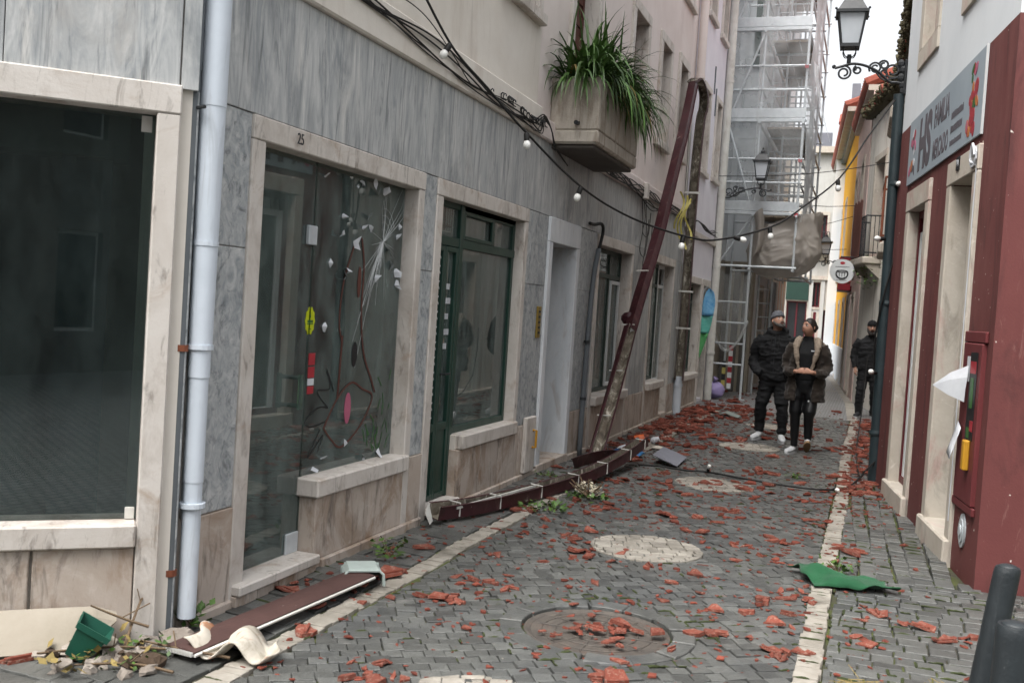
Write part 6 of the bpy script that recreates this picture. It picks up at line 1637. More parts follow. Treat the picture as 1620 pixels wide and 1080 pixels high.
scatter('mid', 420, lambda: U(-2.3, -.2), lambda: U(9.5, 20), .04, .17, .55)
scatter('man', 14, lambda: Gs(MAN[0], .22), lambda: Gs(MAN[1], .2), .035, .09)
FRAG = [f for f in FRAG if f[0] < right_edge(f[1]) - .03]
# hand-placed large pieces: x, y, size
BIG = [(-2.55, 5.35, .34, 'broad ribbed slab of broken clay tile beside the pale plastic cover'), (-2.62, 6.05, .3, 'long clay tile slab lying against weeds near shop 25'), (-2.86, 4.75, .2, 'clay tile chunk just below the step of shop 25'),
       (-.02, 7.62, .26, 'ribbed clay tile half lying on the pale strip behind the green cloth'), (-.1, 7.7, .2, 'smaller clay half beside the ribbed one behind the green cloth'), (-3.24, 3.27, .24, 'square red tile piece at the bottom left corner by the rubble'), (.16, 6.1, .22, 'flat clay shard in front of the green cloth'), (.38, 5.95, .2, 'flat clay shard nearest the leaning bollard'), (-2.42, 4.2, .2, 'angular clay lump at the end of the brown board'), (-1.08, 4.76, .13, 'barrel shaped clay stub lying on the manhole cover')]
lab = {'road': 'broken red clay tile fragment scattered on the near cobbled carriageway', 'left': 'broken red clay tile fragment on the left pavement below the shopfronts', 'right': 'broken red clay tile fragment on the right pavement before the red shop',
       'strip': 'broken red clay tile fragment lying along the right-hand pale stone strip', 'heap': 'broken red clay tile fragment in the drift along the right wall beyond the iron pipe', 'bank': 'broken red clay tile fragment in the thick drift along the left pavement', 'mid': 'broken red clay tile fragment on the carriageway around the walkers', 'man': 'small clay tile chip resting on the manhole cover'}
grp = {k: 'clay fragments: ' + v.split('fragment ')[-1].split('chip ')[-1] for k, v in lab.items()}
def frag_obj(x, y, s, label, group, z=None, tilt=.16):
    o = bpy.data.objects.new('tile_fragment', VMESH[fr_.choice([0, 3, 4, 7, 8, 11, 12, 15])] if s > .13 else fr_.choice(VMESH)); COL.objects.link(o)
    o.location = (x, y, (gz(x, y) + .001 if z is None else z)); o.scale = (s, s, s * fr_.uniform(.7, 1.1)); o.rotation_euler = (U(-tilt, tilt), U(-tilt, tilt), U(0, 6.28))
    tag(o, label, 'tile fragment', group); return o
order = sorted(FRAG, key=lambda f: -(f[2] / math.hypot(f[0], f[1])) if visible_xy(f[0], f[1]) else 9)
single, rest = order[:288], order[288:]
LAND = [('the manhole cover', MAN), ('the nearest whole disc', DISCS[1]), ('the disc by the cable', DISCS[2]), ('the bottom edge disc', DISCS[0]), ('the green cloth', (0, 6.72)), ('the pale plastic cover', (-2.6, 5.1)),
        ('the brown board', (-2.66, 4.4)), ('the faded blossoms', (-2.16, 8.35)), ('the step of shop 25', (-2.85, 4.85)), ('the lying gutter end', (-2.86, 6.66)), ('the leaning bollard', (.515, 4.2)), ('the round vent', (.6, 7.3)), ('the far red door', (.3, 10.0)), ('the foot of the iron pipe', (.14, 11.2)), ('the green door', (-2.9, 7.1)), ('the grey flat sheet', (-1.98, 11.1))]
ORD = ['nearest', 'second nearest', 'third nearest', 'fourth nearest', 'fifth nearest', 'sixth nearest', 'seventh nearest', 'eighth nearest', 'ninth nearest', 'tenth nearest', 'eleventh nearest', 'twelfth nearest', 'thirteenth nearest', 'fourteenth nearest', 'fifteenth nearest', 'sixteenth nearest']
rank = {}
NEARZ = ('road', 'left', 'right', 'strip', 'man')
def side_of(f, c):
    dx, dy = f[0] - c[0], (f[1] - c[1]) * .6
    return ('right of' if dx > 0 else 'left of') if abs(dx) > abs(dy) else ('beyond' if dy > 0 else 'in front of')
own = {}
for f in single:
    if f[3] in NEARZ:
        nm, c = min(LAND, key=lambda l: math.hypot(f[0] - l[1][0], f[1] - l[1][1])); own.setdefault((nm, side_of(f, c)), []).append((math.hypot(f[0] - c[0], f[1] - c[1]), f))
uniq = {}
for (nm, sd), fs in own.items():
    for i, (d_, f) in enumerate(sorted(fs)):
        if i < 16: uniq[f] = ('small' if f[2] < .06 else 'middling' if f[2] < .095 else 'large') + ' clay tile fragment, ' + ORD[i] + ' ' + sd + ' ' + nm
for f in single:
    x, y, s, z = f
    frag_obj(x, y, s, uniq.get(f, lab[z]), grp[z], z=(.016 if z == 'man' else None), tilt=.1 if z == 'man' else .2)
for x, y, s, l in BIG: frag_obj(x, y, s * .72, l, None, tilt=.1)
mass = MB()
for x, y, s, z in rest:
    v = fr_.choice(VAR); M = Matrix.Translation((x, y, gz(x, y) + (.02 * fr_.random() if z in ('bank', 'heap') else 0))) @ Matrix.Rotation(U(0, 6.28), 4, 'Z') @ Matrix.Rotation(U(-.3, .3), 4, 'X') @ Matrix.Scale(s, 4)
    b = len(mass.v); mass.v += [M @ p for p in v.v]
    for q in v.f: mass.face([i + b for i in q])
for k in range(4200):      # crumbs
    zone = fr_.random()
    if zone < .45: x, y = U(-2.9, .3), 3.6 + 9 * fr_.random()
    elif zone < .8: x, y = -2.9 + abs(Gs(0, .7)), Gs(15, 3)
    else: x, y = Gs(.0, .12), U(9, 19)
    if not left_edge(y) < x < right_edge(y): continue
    v = fr_.choice(VAR); M = Matrix.Translation((x, y, gz(x, y))) @ Matrix.Rotation(U(0, 6.28), 4, 'Z') @ Matrix.Scale(U(.008, .028) if fr_.random() < .7 else U(.028, .05), 4); b = len(mass.v); mass.v += [M @ p for p in v.v]
    for q in v.f: mass.face([i + b for i in q])
m_ = stuff(mass.build('tile_rubble', 'clay_mass', None, recalc=False)); tag(m_, 'smaller and farther crumbs of red clay tile strewn over the street', 'rubble')
mb = MB()
for k in range(420):
    x, y = U(-2.9, .5), 3.7 + 12 * fr_.random()
    if left_edge(y) < x < right_edge(y): s = U(.004, .014); v = VAR[k % 20]; M = Matrix.Translation((x, y, gz(x, y))) @ Matrix.Rotation(U(0, 6.28), 4, 'Z') @ Matrix.Scale(s, 4); b = len(mb.v); mb.v += [M @ p for p in v.v]; [mb.face([i + b for i in q]) for q in v.f]
tag(stuff(mb.build('plaster_crumbs', 'white_cobble', None, recalc=False)), 'pale crumbs of mortar and plaster between the setts', 'crumbs')

def leaf_clump(mb, c, n, r, h, size, r_=None):
    r_ = r_ or fr_
    for k in range(n):
        a = r_.uniform(0, 6.28); rr = r * math.sqrt(r_.random()); p = Vector(c) + Vector((rr * math.cos(a), rr * math.sin(a), h * r_.random())); az = r_.uniform(0, 6.28); e = r_.uniform(-.2, 1.0); l = size * r_.uniform(.6, 1.3)
        d = Vector((math.cos(az) * math.cos(e), math.sin(az) * math.cos(e), math.sin(e))); s = Vector((-math.sin(az), math.cos(az), r_.uniform(-.3, .3))) * .32
        mb.poly([p, p + d * l * .45 - s * l, p + d * l, p + d * l * .45 + s * l])
# weeds at the feet of the walls
for (x, y, n, r, h, sz, l) in ((-2.74, 5.72, 60, .13, .10, .045, 'small green weed growing at the wall foot by the pale plastic cover'), (-.08, 7.0, 50, .12, .07, .04, 'green weed growing beside the green cloth'), (-2.93, 4.02, 36, .08, .09, .05, 'dark weed growing under the white downpipe'), (-2.8, 9.2, 40, .12, .05, .04, 'flattened green weed between the doorway and the fallen gutter'), (-.62, 10.95, 26, .08, .05, .04, 'tiny green tuft on the cobbles by the walkers')):
    t = thing('weed', l, 'plant', (x, y, 0)); mb = MB(); leaf_clump(mb, (x, y, .0), n, r, h, sz); stuff(mb.build('foliage', 'leaf', t, recalc=False)); mb = MB()
    for k in range(5): mb.tube([(x, y, -.01), (x + U(-r, r) * .7, y + U(-r, r) * .7, h * .8)], .003, 4)
    stuff(mb.build('stems', 'twig', t))
t = thing('uprooted_flowers', 'uprooted plant with pale faded blossoms lying before the red gutter', 'plant', (-2.16, 8.35, 0))
mb = MB(); leaf_clump(mb, (-2.16, 8.33, .0), 90, .18, .05, .05); stuff(mb.build('foliage', 'leaf', t, recalc=False)); mb = MB(); leaf_clump(mb, (-2.18, 8.42, .02), 150, .12, .11, .036); stuff(mb.build('blossoms', 'petal', t, recalc=False)); mb = MB()
for k in range(12): mb.tube([(-2.16, 8.35, .02), (-2.16 + U(-.2, .2), 8.35 + U(-.15, .2), U(.05, .18))], .005, 4)
stuff(mb.build('stems', 'twig', t))
t = thing('uprooted_weeds', 'loose green weeds dropped on the cobbles left of the blossoms', 'plant', (-2.38, 7.7, 0)); mb = MB(); leaf_clump(mb, (-2.33, 7.7, .0), 90, .2, .05, .05); stuff(mb.build('foliage', 'leaf', t, recalc=False))

# ---- corner debris under the left window
t = thing('green_plant_pot', 'square green plastic plant pot tipped over below the left window', 'plant pot', (-3.1, 3.42, 0))
Mx = Matrix.Translation((-3.06, 3.40, .025)) @ Matrix.Rotation(R(35), 4, 'Z') @ Matrix.Rotation(R(32), 4, 'Y') @ Matrix.Scale(.74, 4)
mb = MB()
def sqr(h, z): return [Mx @ Vector(p) for p in ((-h, -h, z), (h, -h, z), (h, h, z), (-h, h, z))]
a = mb.ring(sqr(.06, 0)); b = mb.ring(sqr(.088, .165)); c = mb.ring(sqr(.10, .165)); d = mb.ring(sqr(.103, .20)); e = mb.ring(sqr(.093, .20)); f = mb.ring(sqr(.078, .12)); g_ = mb.ring(sqr(.076, .115)); mb.face(a[::-1])
for p, q in ((a, b), (b, c), (c, d), (d, e), (e, f)): mb.bridge(p, q)
mb.build('pot_body', 'green_plastic', t); mb = MB(); mb.poly(sqr(.08, .125)); mb.build('pot_soil', 'soil', t, recalc=False)
mb = MB(); mb.grid(lambda u, v: FC(-1.5 + 1.27 * u + .03 * math.sin(v * 9) * (u > .9), .02 + .13 * (1 - v), .015 + (.155 - .03 * (u > .95)) * v), 14, 4)
tag(mb.build('tan_board', 'card_tan', None, recalc=False, solid=.018), 'tan board leaning on the base below the left window behind the pot', 'board')
twr = random.Random(4)
for k, (a, b, c, l) in enumerate((((-3.06, 3.95, .33), (-3.0, 3.72, .18), (-2.94, 3.55, .02), 'long thin bare twig rising from the pot to the window base'), ((-3.2, 3.33, .03), (-2.95, 3.5, .05), (-2.7, 3.66, .03), 'pale twig lying across the front of the rubble'), ((-2.9, 3.62, .05), (-2.72, 3.62, .05), (-2.5, 3.7, .02), 'pale forked twig at the end of the brown board'), ((-3.1, 3.52, .2), (-3.0, 3.6, .14), (-2.9, 3.66, .1), 'short dark twig stuck behind the pot'), ((-3.05, 3.28, .02), (-2.8, 3.42, .03), (-2.6, 3.45, .02), 'grey twig nearest the bottom edge of the rubble'))):
    mb = MB(); mb.tube(arc_pts([a, b, c], 5), [.004 + .003 * (i / 10) for i in range(11)], 5); mb.tube([b, Vector(b) + Vector((twr.uniform(-.05, .1), twr.uniform(-.02, .1), .06))], .003, 4); tag(mb.build('twig', 'twig'), l, 'twig')
t = thing('rubble_heap', 'heap of mortar rubble, weeds and clay bits in the bottom left corner', 'rubble', (-2.95, 3.45, 0))
for k in range(34):
    x, y = twr.gauss(-2.98, .16), twr.gauss(3.46, .09); s = twr.uniform(.02, .055); mb = MB(); mb.ball((0, 0, s * .4), s, 7, 5, (1, twr.uniform(.7, 1.2), .7))
    for v in mb.v: v += Vector((noise.noise(v * 30 + Vector((k, 0, 0))) * s * .7, noise.noise(v * 30 + Vector((0, k, 0))) * s * .7, noise.noise(v * 30 + Vector((0, 0, k))) * s * .5)); v += Vector((x, y, 0))
    mb.build('rubble_piece', 'rubble' if k % 4 else 'soil', t)
mb = MB(); leaf_clump(mb, (-2.9, 3.5, .01), 70, .2, .06, .035, twr); stuff(mb.build('weeds', 'leaf', t, recalc=False)); mb = MB(); leaf_clump(mb, (-3.0, 3.42, .01), 70, .25, .06, .045, twr); stuff(mb.build('dead_leaves', 'leaf_dry', t, recalc=False))
mb = MB(); mb.ball((-2.84, 3.8, .02), .085, 10, 6, (1.2, .9, .45))
for v in mb.v: v += Vector((noise.noise(v * 20) * .03, noise.noise(v * 20 + Vector((3, 0, 0))) * .03, noise.noise(v * 20 + Vector((0, 5, 0))) * .02))
tag(mb.build('mortar_lump', 'rubble'), 'pale lump of mortar at the foot of the window jamb', 'rubble')
# brown boarding
bd = Fr((-2.72, 3.62, .03), Vector((.125, 1.35, 0)), Vector((1.35, -.125, 0)))
t = thing('brown_board', 'long dark brown boarding strip with a pale edge lying on the left pavement', 'board', (-2.68, 4.3, 0))
mb = MB(); mb.grid(lambda u, v: bd(1.42 * u, -.07 + .17 * v, .012 + .025 * u + .012 * math.sin(v * 3)), 10, 3); mb.build('board_face', 'brown_board', t, recalc=False, solid=.01)
mb = MB(); mb.tube([bd(1.42 * k / 12, .103, .005 + .025 * k / 12) for k in range(13)], .008, 5); mb.build('pale_edge', 'white_metal', t)
mb = MB()
for k in range(22): mb.box(bd, -.012, .004, -.09 + k * .0086, -.086 + k * .0086, .0, .018)
mb.build('corrugated_end', 'white_metal', t)
# corrugated fibre-cement offcut
t = thing('corrugated_sheet_offcut', 'cream corrugated sheet offcut with an orange stain on the end of the brown board', 'roof sheet', (-2.55, 3.86, 0))
Mc = Matrix.Translation((-2.54, 3.80, .03)) @ Matrix.Rotation(R(12), 4, 'Z') @ Matrix.Rotation(R(-10), 4, 'X')
mb = MB(); mb.grid(lambda u, v: Mc @ Vector((-.19 + .38 * u + .03 * math.sin(v * 5), -.13 + (.26 + .04 * math.sin(u * 11)) * v, .04 * math.cos(u * math.tau * 1.75) + .035 * v)), 26, 8); mb.build('sheet', 'fibre_cement', t, smooth=True, recalc=False, solid=.007)
# pale plastic cover, ribbed and open on one side
t = thing('plastic_cover', 'pale grey-green ribbed plastic cover upside down on the left pavement', 'plastic cover', (-2.6, 5.1, 0))
Fk = Fr((-2.60, 5.10, .0), (.83, .55, 0), (-.55, .83, 0)); mb = MB()
prof = [(-.11, .0), (-.105, .06), (-.085, .085), (.075, .085), (.098, .062), (.105, .0)]
prev = None
for o in (-.10, .10):
    r = mb.ring([Fk(s, o, z + .008) for s, z in prof])
    if prev:
        for j in range(len(r) - 1): mb.face([prev[j], prev[j + 1], r[j + 1], r[j]])
    prev = r
mb.build('cover_shell', 'pale_plastic', t, recalc=False, solid=.006)
B('cover_end', 'pale_plastic', t, Fk, -.10, .10, .094, .10, .01, .088)
for k in range(9): B('cover_rib', 'pale_plastic', t, Fk, -.117, -.108, -.09 + k * .022, -.082 + k * .022, .01, .07)
mb = MB(); mb.tube([Fk(s * 1.06, -.105, z + .008) for s, z in prof], .009, 6); mb.build('cover_rim', 'pale_plastic', t)
# crumpled green cloth
t_ = MB(); Mg = Matrix.Translation((.0, 6.72, .012)) @ Matrix.Rotation(R(14), 4, 'Z')
def cloth(u, v):
    x, y = -.27 + .52 * u - .08 * v, -.22 + .40 * v * (1 - .25 * u)
    z = .01 + 1.3 * max(0, .06 * math.sin(u * 5.2 + 1.2 * v) * math.sin(v * 3.0) + .04 * math.exp(-((u - .62) ** 2 + (v - .4) ** 2) * 16) + .025 * noise.noise(Vector((u * 5, v * 5, 2))) + .035 * max(0, u - .3) * (1 - v))
    return Mg @ Vector((x + .015 * math.sin(v * 11), y + .015 * math.sin(u * 9), z))
t_.grid(cloth, 30, 20); o = t_.build('green_cloth', 'green_cloth', None, smooth=True, recalc=False, solid=.006); tag(o, 'crumpled green cloth lying on the pale strip in front of the red shop', 'cloth')
# bits by the leaning gutter
t = thing('blue_plastic_bag', 'flat blue and white plastic packet beside the foot of the leaning gutter', 'packet', (-2.5, 11.1, 0))
mb = MB(); mb.grid(lambda u, v: (-2.66 + .36 * u, 11.15 + .28 * v - .1 * u, .03 + .07 * math.sin(u * 3) * math.sin(v * 3) + .02 * noise.noise(Vector((u * 6, v * 6, 0)))), 10, 8); mb.build('packet_film', 'blue_plastic', t, smooth=True, recalc=False, solid=.01); mb = MB(); mb.grid(lambda u, v: (-2.60 + .2 * u, 11.2 + .16 * v - .06 * u, .05 + .07 * math.sin(.5 + u * 2) * math.sin(.6 + v * 2)), 5, 4); mb.build('packet_print', 'paper', t, recalc=False)
mb = MB(); mb.tube([(-2.66, 12.35, .05), (-2.55, 12.4, .06)], [.045, .06], 12); tag(mb.build('orange_cup', 'orange_plastic', None, smooth=True, angle=40), 'orange plastic cup among the tile pieces on the left', 'cup')
mb = MB(); mb.lathe((-2.30, 12.1, .0), [(.075, 0), (.08, .012), (.03, .03), (.01, .035)], 14); tag(mb.build('cream_lid', 'stone_pale', None), 'round cream lid beside the orange cup', 'lid')
mb = MB(); mb.ball((-2.42, 12.5, .05), .06, 8, 5, (1, .8, .7)); [v.__iadd__(Vector((noise.noise(v * 22) * .03,) * 3)) for v in mb.v]; tag(mb.build('crumpled_paper', 'paper', None), 'crumpled white paper ball beyond the orange cup', 'paper')
mb = MB(); mb.grid(lambda u, v: (-2.12 + .3 * u, 10.85 + .62 * v - .15 * u, .09 - .07 * u + .02 * v), 3, 3); tag(mb.build('slate_sheet', 'slate_sheet', None, recalc=False, solid=.008), 'grey flat sheet resting against the end of the red gutter', 'sheet')
t = thing('dry_straw_tufts', 'dry straw tufts on the pavement beside the bollards', 'straw', (.25, 4.75, 0)); mb = MB()
for cx, cy in ((.08, 4.72), (.18, 4.66), (.42, 4.85)):
    for k in range(90): a = U(0, 6.28); p = Vector((cx + Gs(0, .05), cy + Gs(0, .04), .01 + .03 * fr_.random())); d = Vector((math.cos(a), math.sin(a), U(-.1, .35))) * U(.03, .09); mb.tube([p, p + d], .0016, 3)
stuff(mb.build('straw', 'leaf_dry', t))
mb = MB(); mb.grid(lambda u, v: (-2.2 + .3 * u, 16.6 + .4 * v, .06 + .03 * math.sin(u * 5)), 3, 3); tag(mb.build('green_board', 'shutter_metal', None, recalc=False, solid=.01), 'pale greenish board on the far drift of tiles', 'board')

# ================================================================== people
def remeshed(mb, name, mat, parent, vox=.012, smooth_it=6, origin=None):
    """overlapping volumes fused into one continuous skin"""
    me = bpy.data.meshes.new('tmp'); me.from_pydata([tuple(v) for v in mb.v], [], mb.f)
    bm = bmesh.new(); bm.from_mesh(me); bmesh.ops.recalc_face_normals(bm, faces=bm.faces); bm.to_mesh(me); bm.free()
    o = bpy.data.objects.new('tmp', me); COL.objects.link(o)
    r = o.modifiers.new('r', 'REMESH'); r.mode = 'VOXEL'; r.voxel_size = vox
    s = o.modifiers.new('s', 'SMOOTH'); s.factor = .5; s.iterations = smooth_it
    dg = bpy.context.evaluated_depsgraph_get(); dg.update()
    m2 = bpy.data.meshes.new_from_object(o.evaluated_get(dg)); bpy.data.objects.remove(o, do_unlink=True)
    out = MB(); out.v = [v.co.copy() for v in m2.vertices]; out.f = [list(p.vertices) for p in m2.polygons]; out.mi = [0] * len(out.f)
    return out
def creases(mb, amt, zf=20, lo=None):
    """pulled folds of cloth: ridged noise pushed along the horizontal"""
    for v in mb.v:
        r = 1 - abs(noise.noise(Vector((v.x * 7 + v.z * 5, v.y * 7, v.z * zf * .6)))) * 2.4; r2 = 1 - abs(noise.noise(Vector((v.x * 12 - v.z * 9, v.y * 12 + 4, v.z * zf)))) * 2.4
        k = amt * (max(0, r) ** 2 + .6 * max(0, r2) ** 2); d = Vector((v.x, v.y, 0)); d = d.normalized() if d.length > 1e-4 else Vector((0, -1, 0)); v += d * k
    return mb
def loft(mb, rings, n=14):
    """closed body of elliptical sections: (centre, half width x, half depth y, tilt matrix or None)"""
    prev = None
    for c, a, b in rings:
        r = mb.ring([Vector(c) + Vector((a * math.cos(k * math.tau / n), b * math.sin(k * math.tau / n), 0)) for k in range(n)])
        if prev: mb.bridge(prev, r)
        else: mb.face(r[::-1])
        prev = r
    mb.face(prev)
def head_mesh(mb, c, yaw, pitch, s=1.0, roll=0.0):
    """face looks along -y before turning; returns a transform for features"""
    M = Matrix.Translation(c) @ Matrix.Rotation(yaw, 4, 'Z') @ Matrix.Rotation(pitch, 4, 'X') @ Matrix.Rotation(roll, 4, 'Y') @ Matrix.Scale(s, 4)
    n, m = 28, 22; start = len(mb.v); prev = None
    for j in range(m + 1):
        th = math.pi * (j + .001) / (m + .002); ring = []
        for k in range(n):
            ph = k * math.tau / n; x = math.sin(th) * math.cos(ph); y = math.sin(th) * math.sin(ph); z = math.cos(th)
            w = .076; d = .098; h = .118
            if z < 0: w *= 1 - .30 * (-z) ** 1.4; d *= 1 - .12 * (-z)
            X, Y, Z = w * x, d * y + .012 * max(0, z), h * z
            fr = max(0, -y)
            if fr > 0:
                Y -= .012 * fr * max(0, -z - .1)                                              # chin and jaw forward
                Y -= .024 * math.exp(-((X / .013) ** 2) - (((Z + .020) / .022) ** 2)) * fr     # nose
                Y -= .010 * math.exp(-((X / .010) ** 2) - (((Z - .012) / .022) ** 2)) * fr     # bridge
                Y += .011 * fr * (math.exp(-(((X - .031) / .016) ** 2) - (((Z - .012) / .012) ** 2)) + math.exp(-(((X + .031) / .016) ** 2) - (((Z - .012) / .012) ** 2)))
                Y -= .006 * fr * math.exp(-((X / .03) ** 2) - (((Z + .058) / .012) ** 2))      # lips
                Y -= .005 * fr * math.exp(-(((abs(X) - .03) / .02) ** 2) - (((Z - .034) / .010) ** 2))  # brow
            ring.append(M @ Vector((X, Y, Z)))
        r = mb.ring(ring)
        if prev: mb.bridge(prev, r)
        else: mb.face(r[::-1])
        prev = r
    mb.face(prev)
    for sx in (-1, 1):
        e = MB(); e.ball((0, 0, 0), .03, 8, 6, (.35, .6, 1)); b = len(mb.v); mb.v += [M @ (v + Vector((sx * .077, .008, .0))) for v in e.v]
        for q in e.f: mb.face([i + b for i in q])
    return M
def hand(mb, wrist, d, side, palm_n, curl=.5, s=1.0):
    """palm, four fingers of unequal length, thumb leaving the side of the palm"""
    d = Vector(d).normalized(); pn = Vector(palm_n); pn = (pn - d * pn.dot(d)).normalized(); sd = d.cross(pn) * side; w = Vector(wrist)
    mb.tube([w, w + d * .03 * s, w + d * .085 * s], [.024 * s, .034 * s, .036 * s], 10, flat=.5, up=pn)
    for k, (off, ln) in enumerate(((-.027, .066), (-.009, .076), (.009, .070), (.026, .054))):
        b = w + d * .078 * s + sd * off * s; a1 = d * math.cos(curl * .6) + pn * math.sin(curl * .6); a2 = d * math.cos(curl * 1.6) + pn * math.sin(curl * 1.6)
        m1 = b + a1 * ln * .5 * s; mb.tube([b - d * .01, b, m1, m1 + a2 * ln * .5 * s], [.0095 * s, .0095 * s, .009 * s, .007 * s], 7)
    b = w + d * .03 * s - sd * .03 * s; a1 = (d * .7 - sd * .6 + pn * .4).normalized(); a2 = (d * .95 - sd * .1 + pn * .4).normalized()
    mb.tube([b, b + a1 * .035 * s, b + a1 * .035 * s + a2 * .035 * s], [.013 * s, .011 * s, .008 * s], 7)
def features(M, par, lip='lip'):
    for sx in (-1, 1):
        mb = MB(); mb.ball(M @ Vector((sx * .031, -.079, .012)), .0125, 8, 6); e = mb.build('eye', 'eye_white', par, smooth=True)
        mb = MB(); mb.ball(M @ Vector((sx * .031, -.0885, .013)), .0062, 8, 6); mb.build('iris', 'print_black', e, smooth=True)
        mb = MB(); mb.tube([M @ Vector((sx * x, y, z)) for x, y, z in ((.014, -.099, .034), (.03, -.097, .039), (.047, -.085, .034))], [.004, .005, .003], 5); mb.build('eyebrow', 'hair_black', par)
    mb = MB(); mb.tube([M @ Vector(q) for q in ((-.022, -.096, -.057), (0, -.105, -.055), (.022, -.096, -.057))], [.003, .006, .003], 6); mb.build('mouth', lip, par)
def shoe(par, p, yaw, mat, sole, pitch=0.0, s=1.0):
    M = Matrix.Translation(p) @ Matrix.Rotation(yaw, 4, 'Z') @ Matrix.Rotation(pitch, 4, 'X') @ Matrix.Scale(s, 4); n = 14
    def sec(y, w, h, z0): return [M @ Vector((w * math.cos(k * math.tau / n), y, z0 + h * (math.sin(k * math.tau / n) * .5 + .5))) for k in range(n)]
    mb = MB(); prev = None
    for y, w, h in ((.075, .018, .05), (.07, .032, .085), (.04, .036, .10), (0, .038, .095), (-.05, .042, .075), (-.11, .047, .06), (-.16, .043, .05), (-.195, .028, .035), (-.205, .008, .02)):
        r = mb.ring(sec(y, w, h, .018)); 
        if prev: mb.bridge(prev, r)
        else: mb.face(r)
        prev = r
    mb.face(prev); o = mb.build('shoe', mat, par, smooth=True)
    mb = MB(); pts = []
    for k in range(20):
        a = k * math.tau / 20; yy = -.065 + .148 * math.sin(a); pts.append((.046 * math.cos(a) * (1 if yy < -.04 else .82), yy))
    a = mb.ring([M @ Vector((x, y, 0)) for x, y in pts]); b = mb.ring([M @ Vector((x, y, .028)) for x, y in pts]); mb.face(a); mb.face(b); mb.bridge(a, b); mb.build('sole', sole, o)

def person(label, loc, face, build_fn, height):
    t = thing('person', label, 'person', loc); t_ = t
    build_fn(t)
    t.rotation_euler = (0, 0, face); t.scale = (height, height, height)
    return t
def at0(t):      # parts are modelled about the origin; this makes WORLD bookkeeping local to the figure
    WORLD[t.name] = Vector((0, 0, 0))

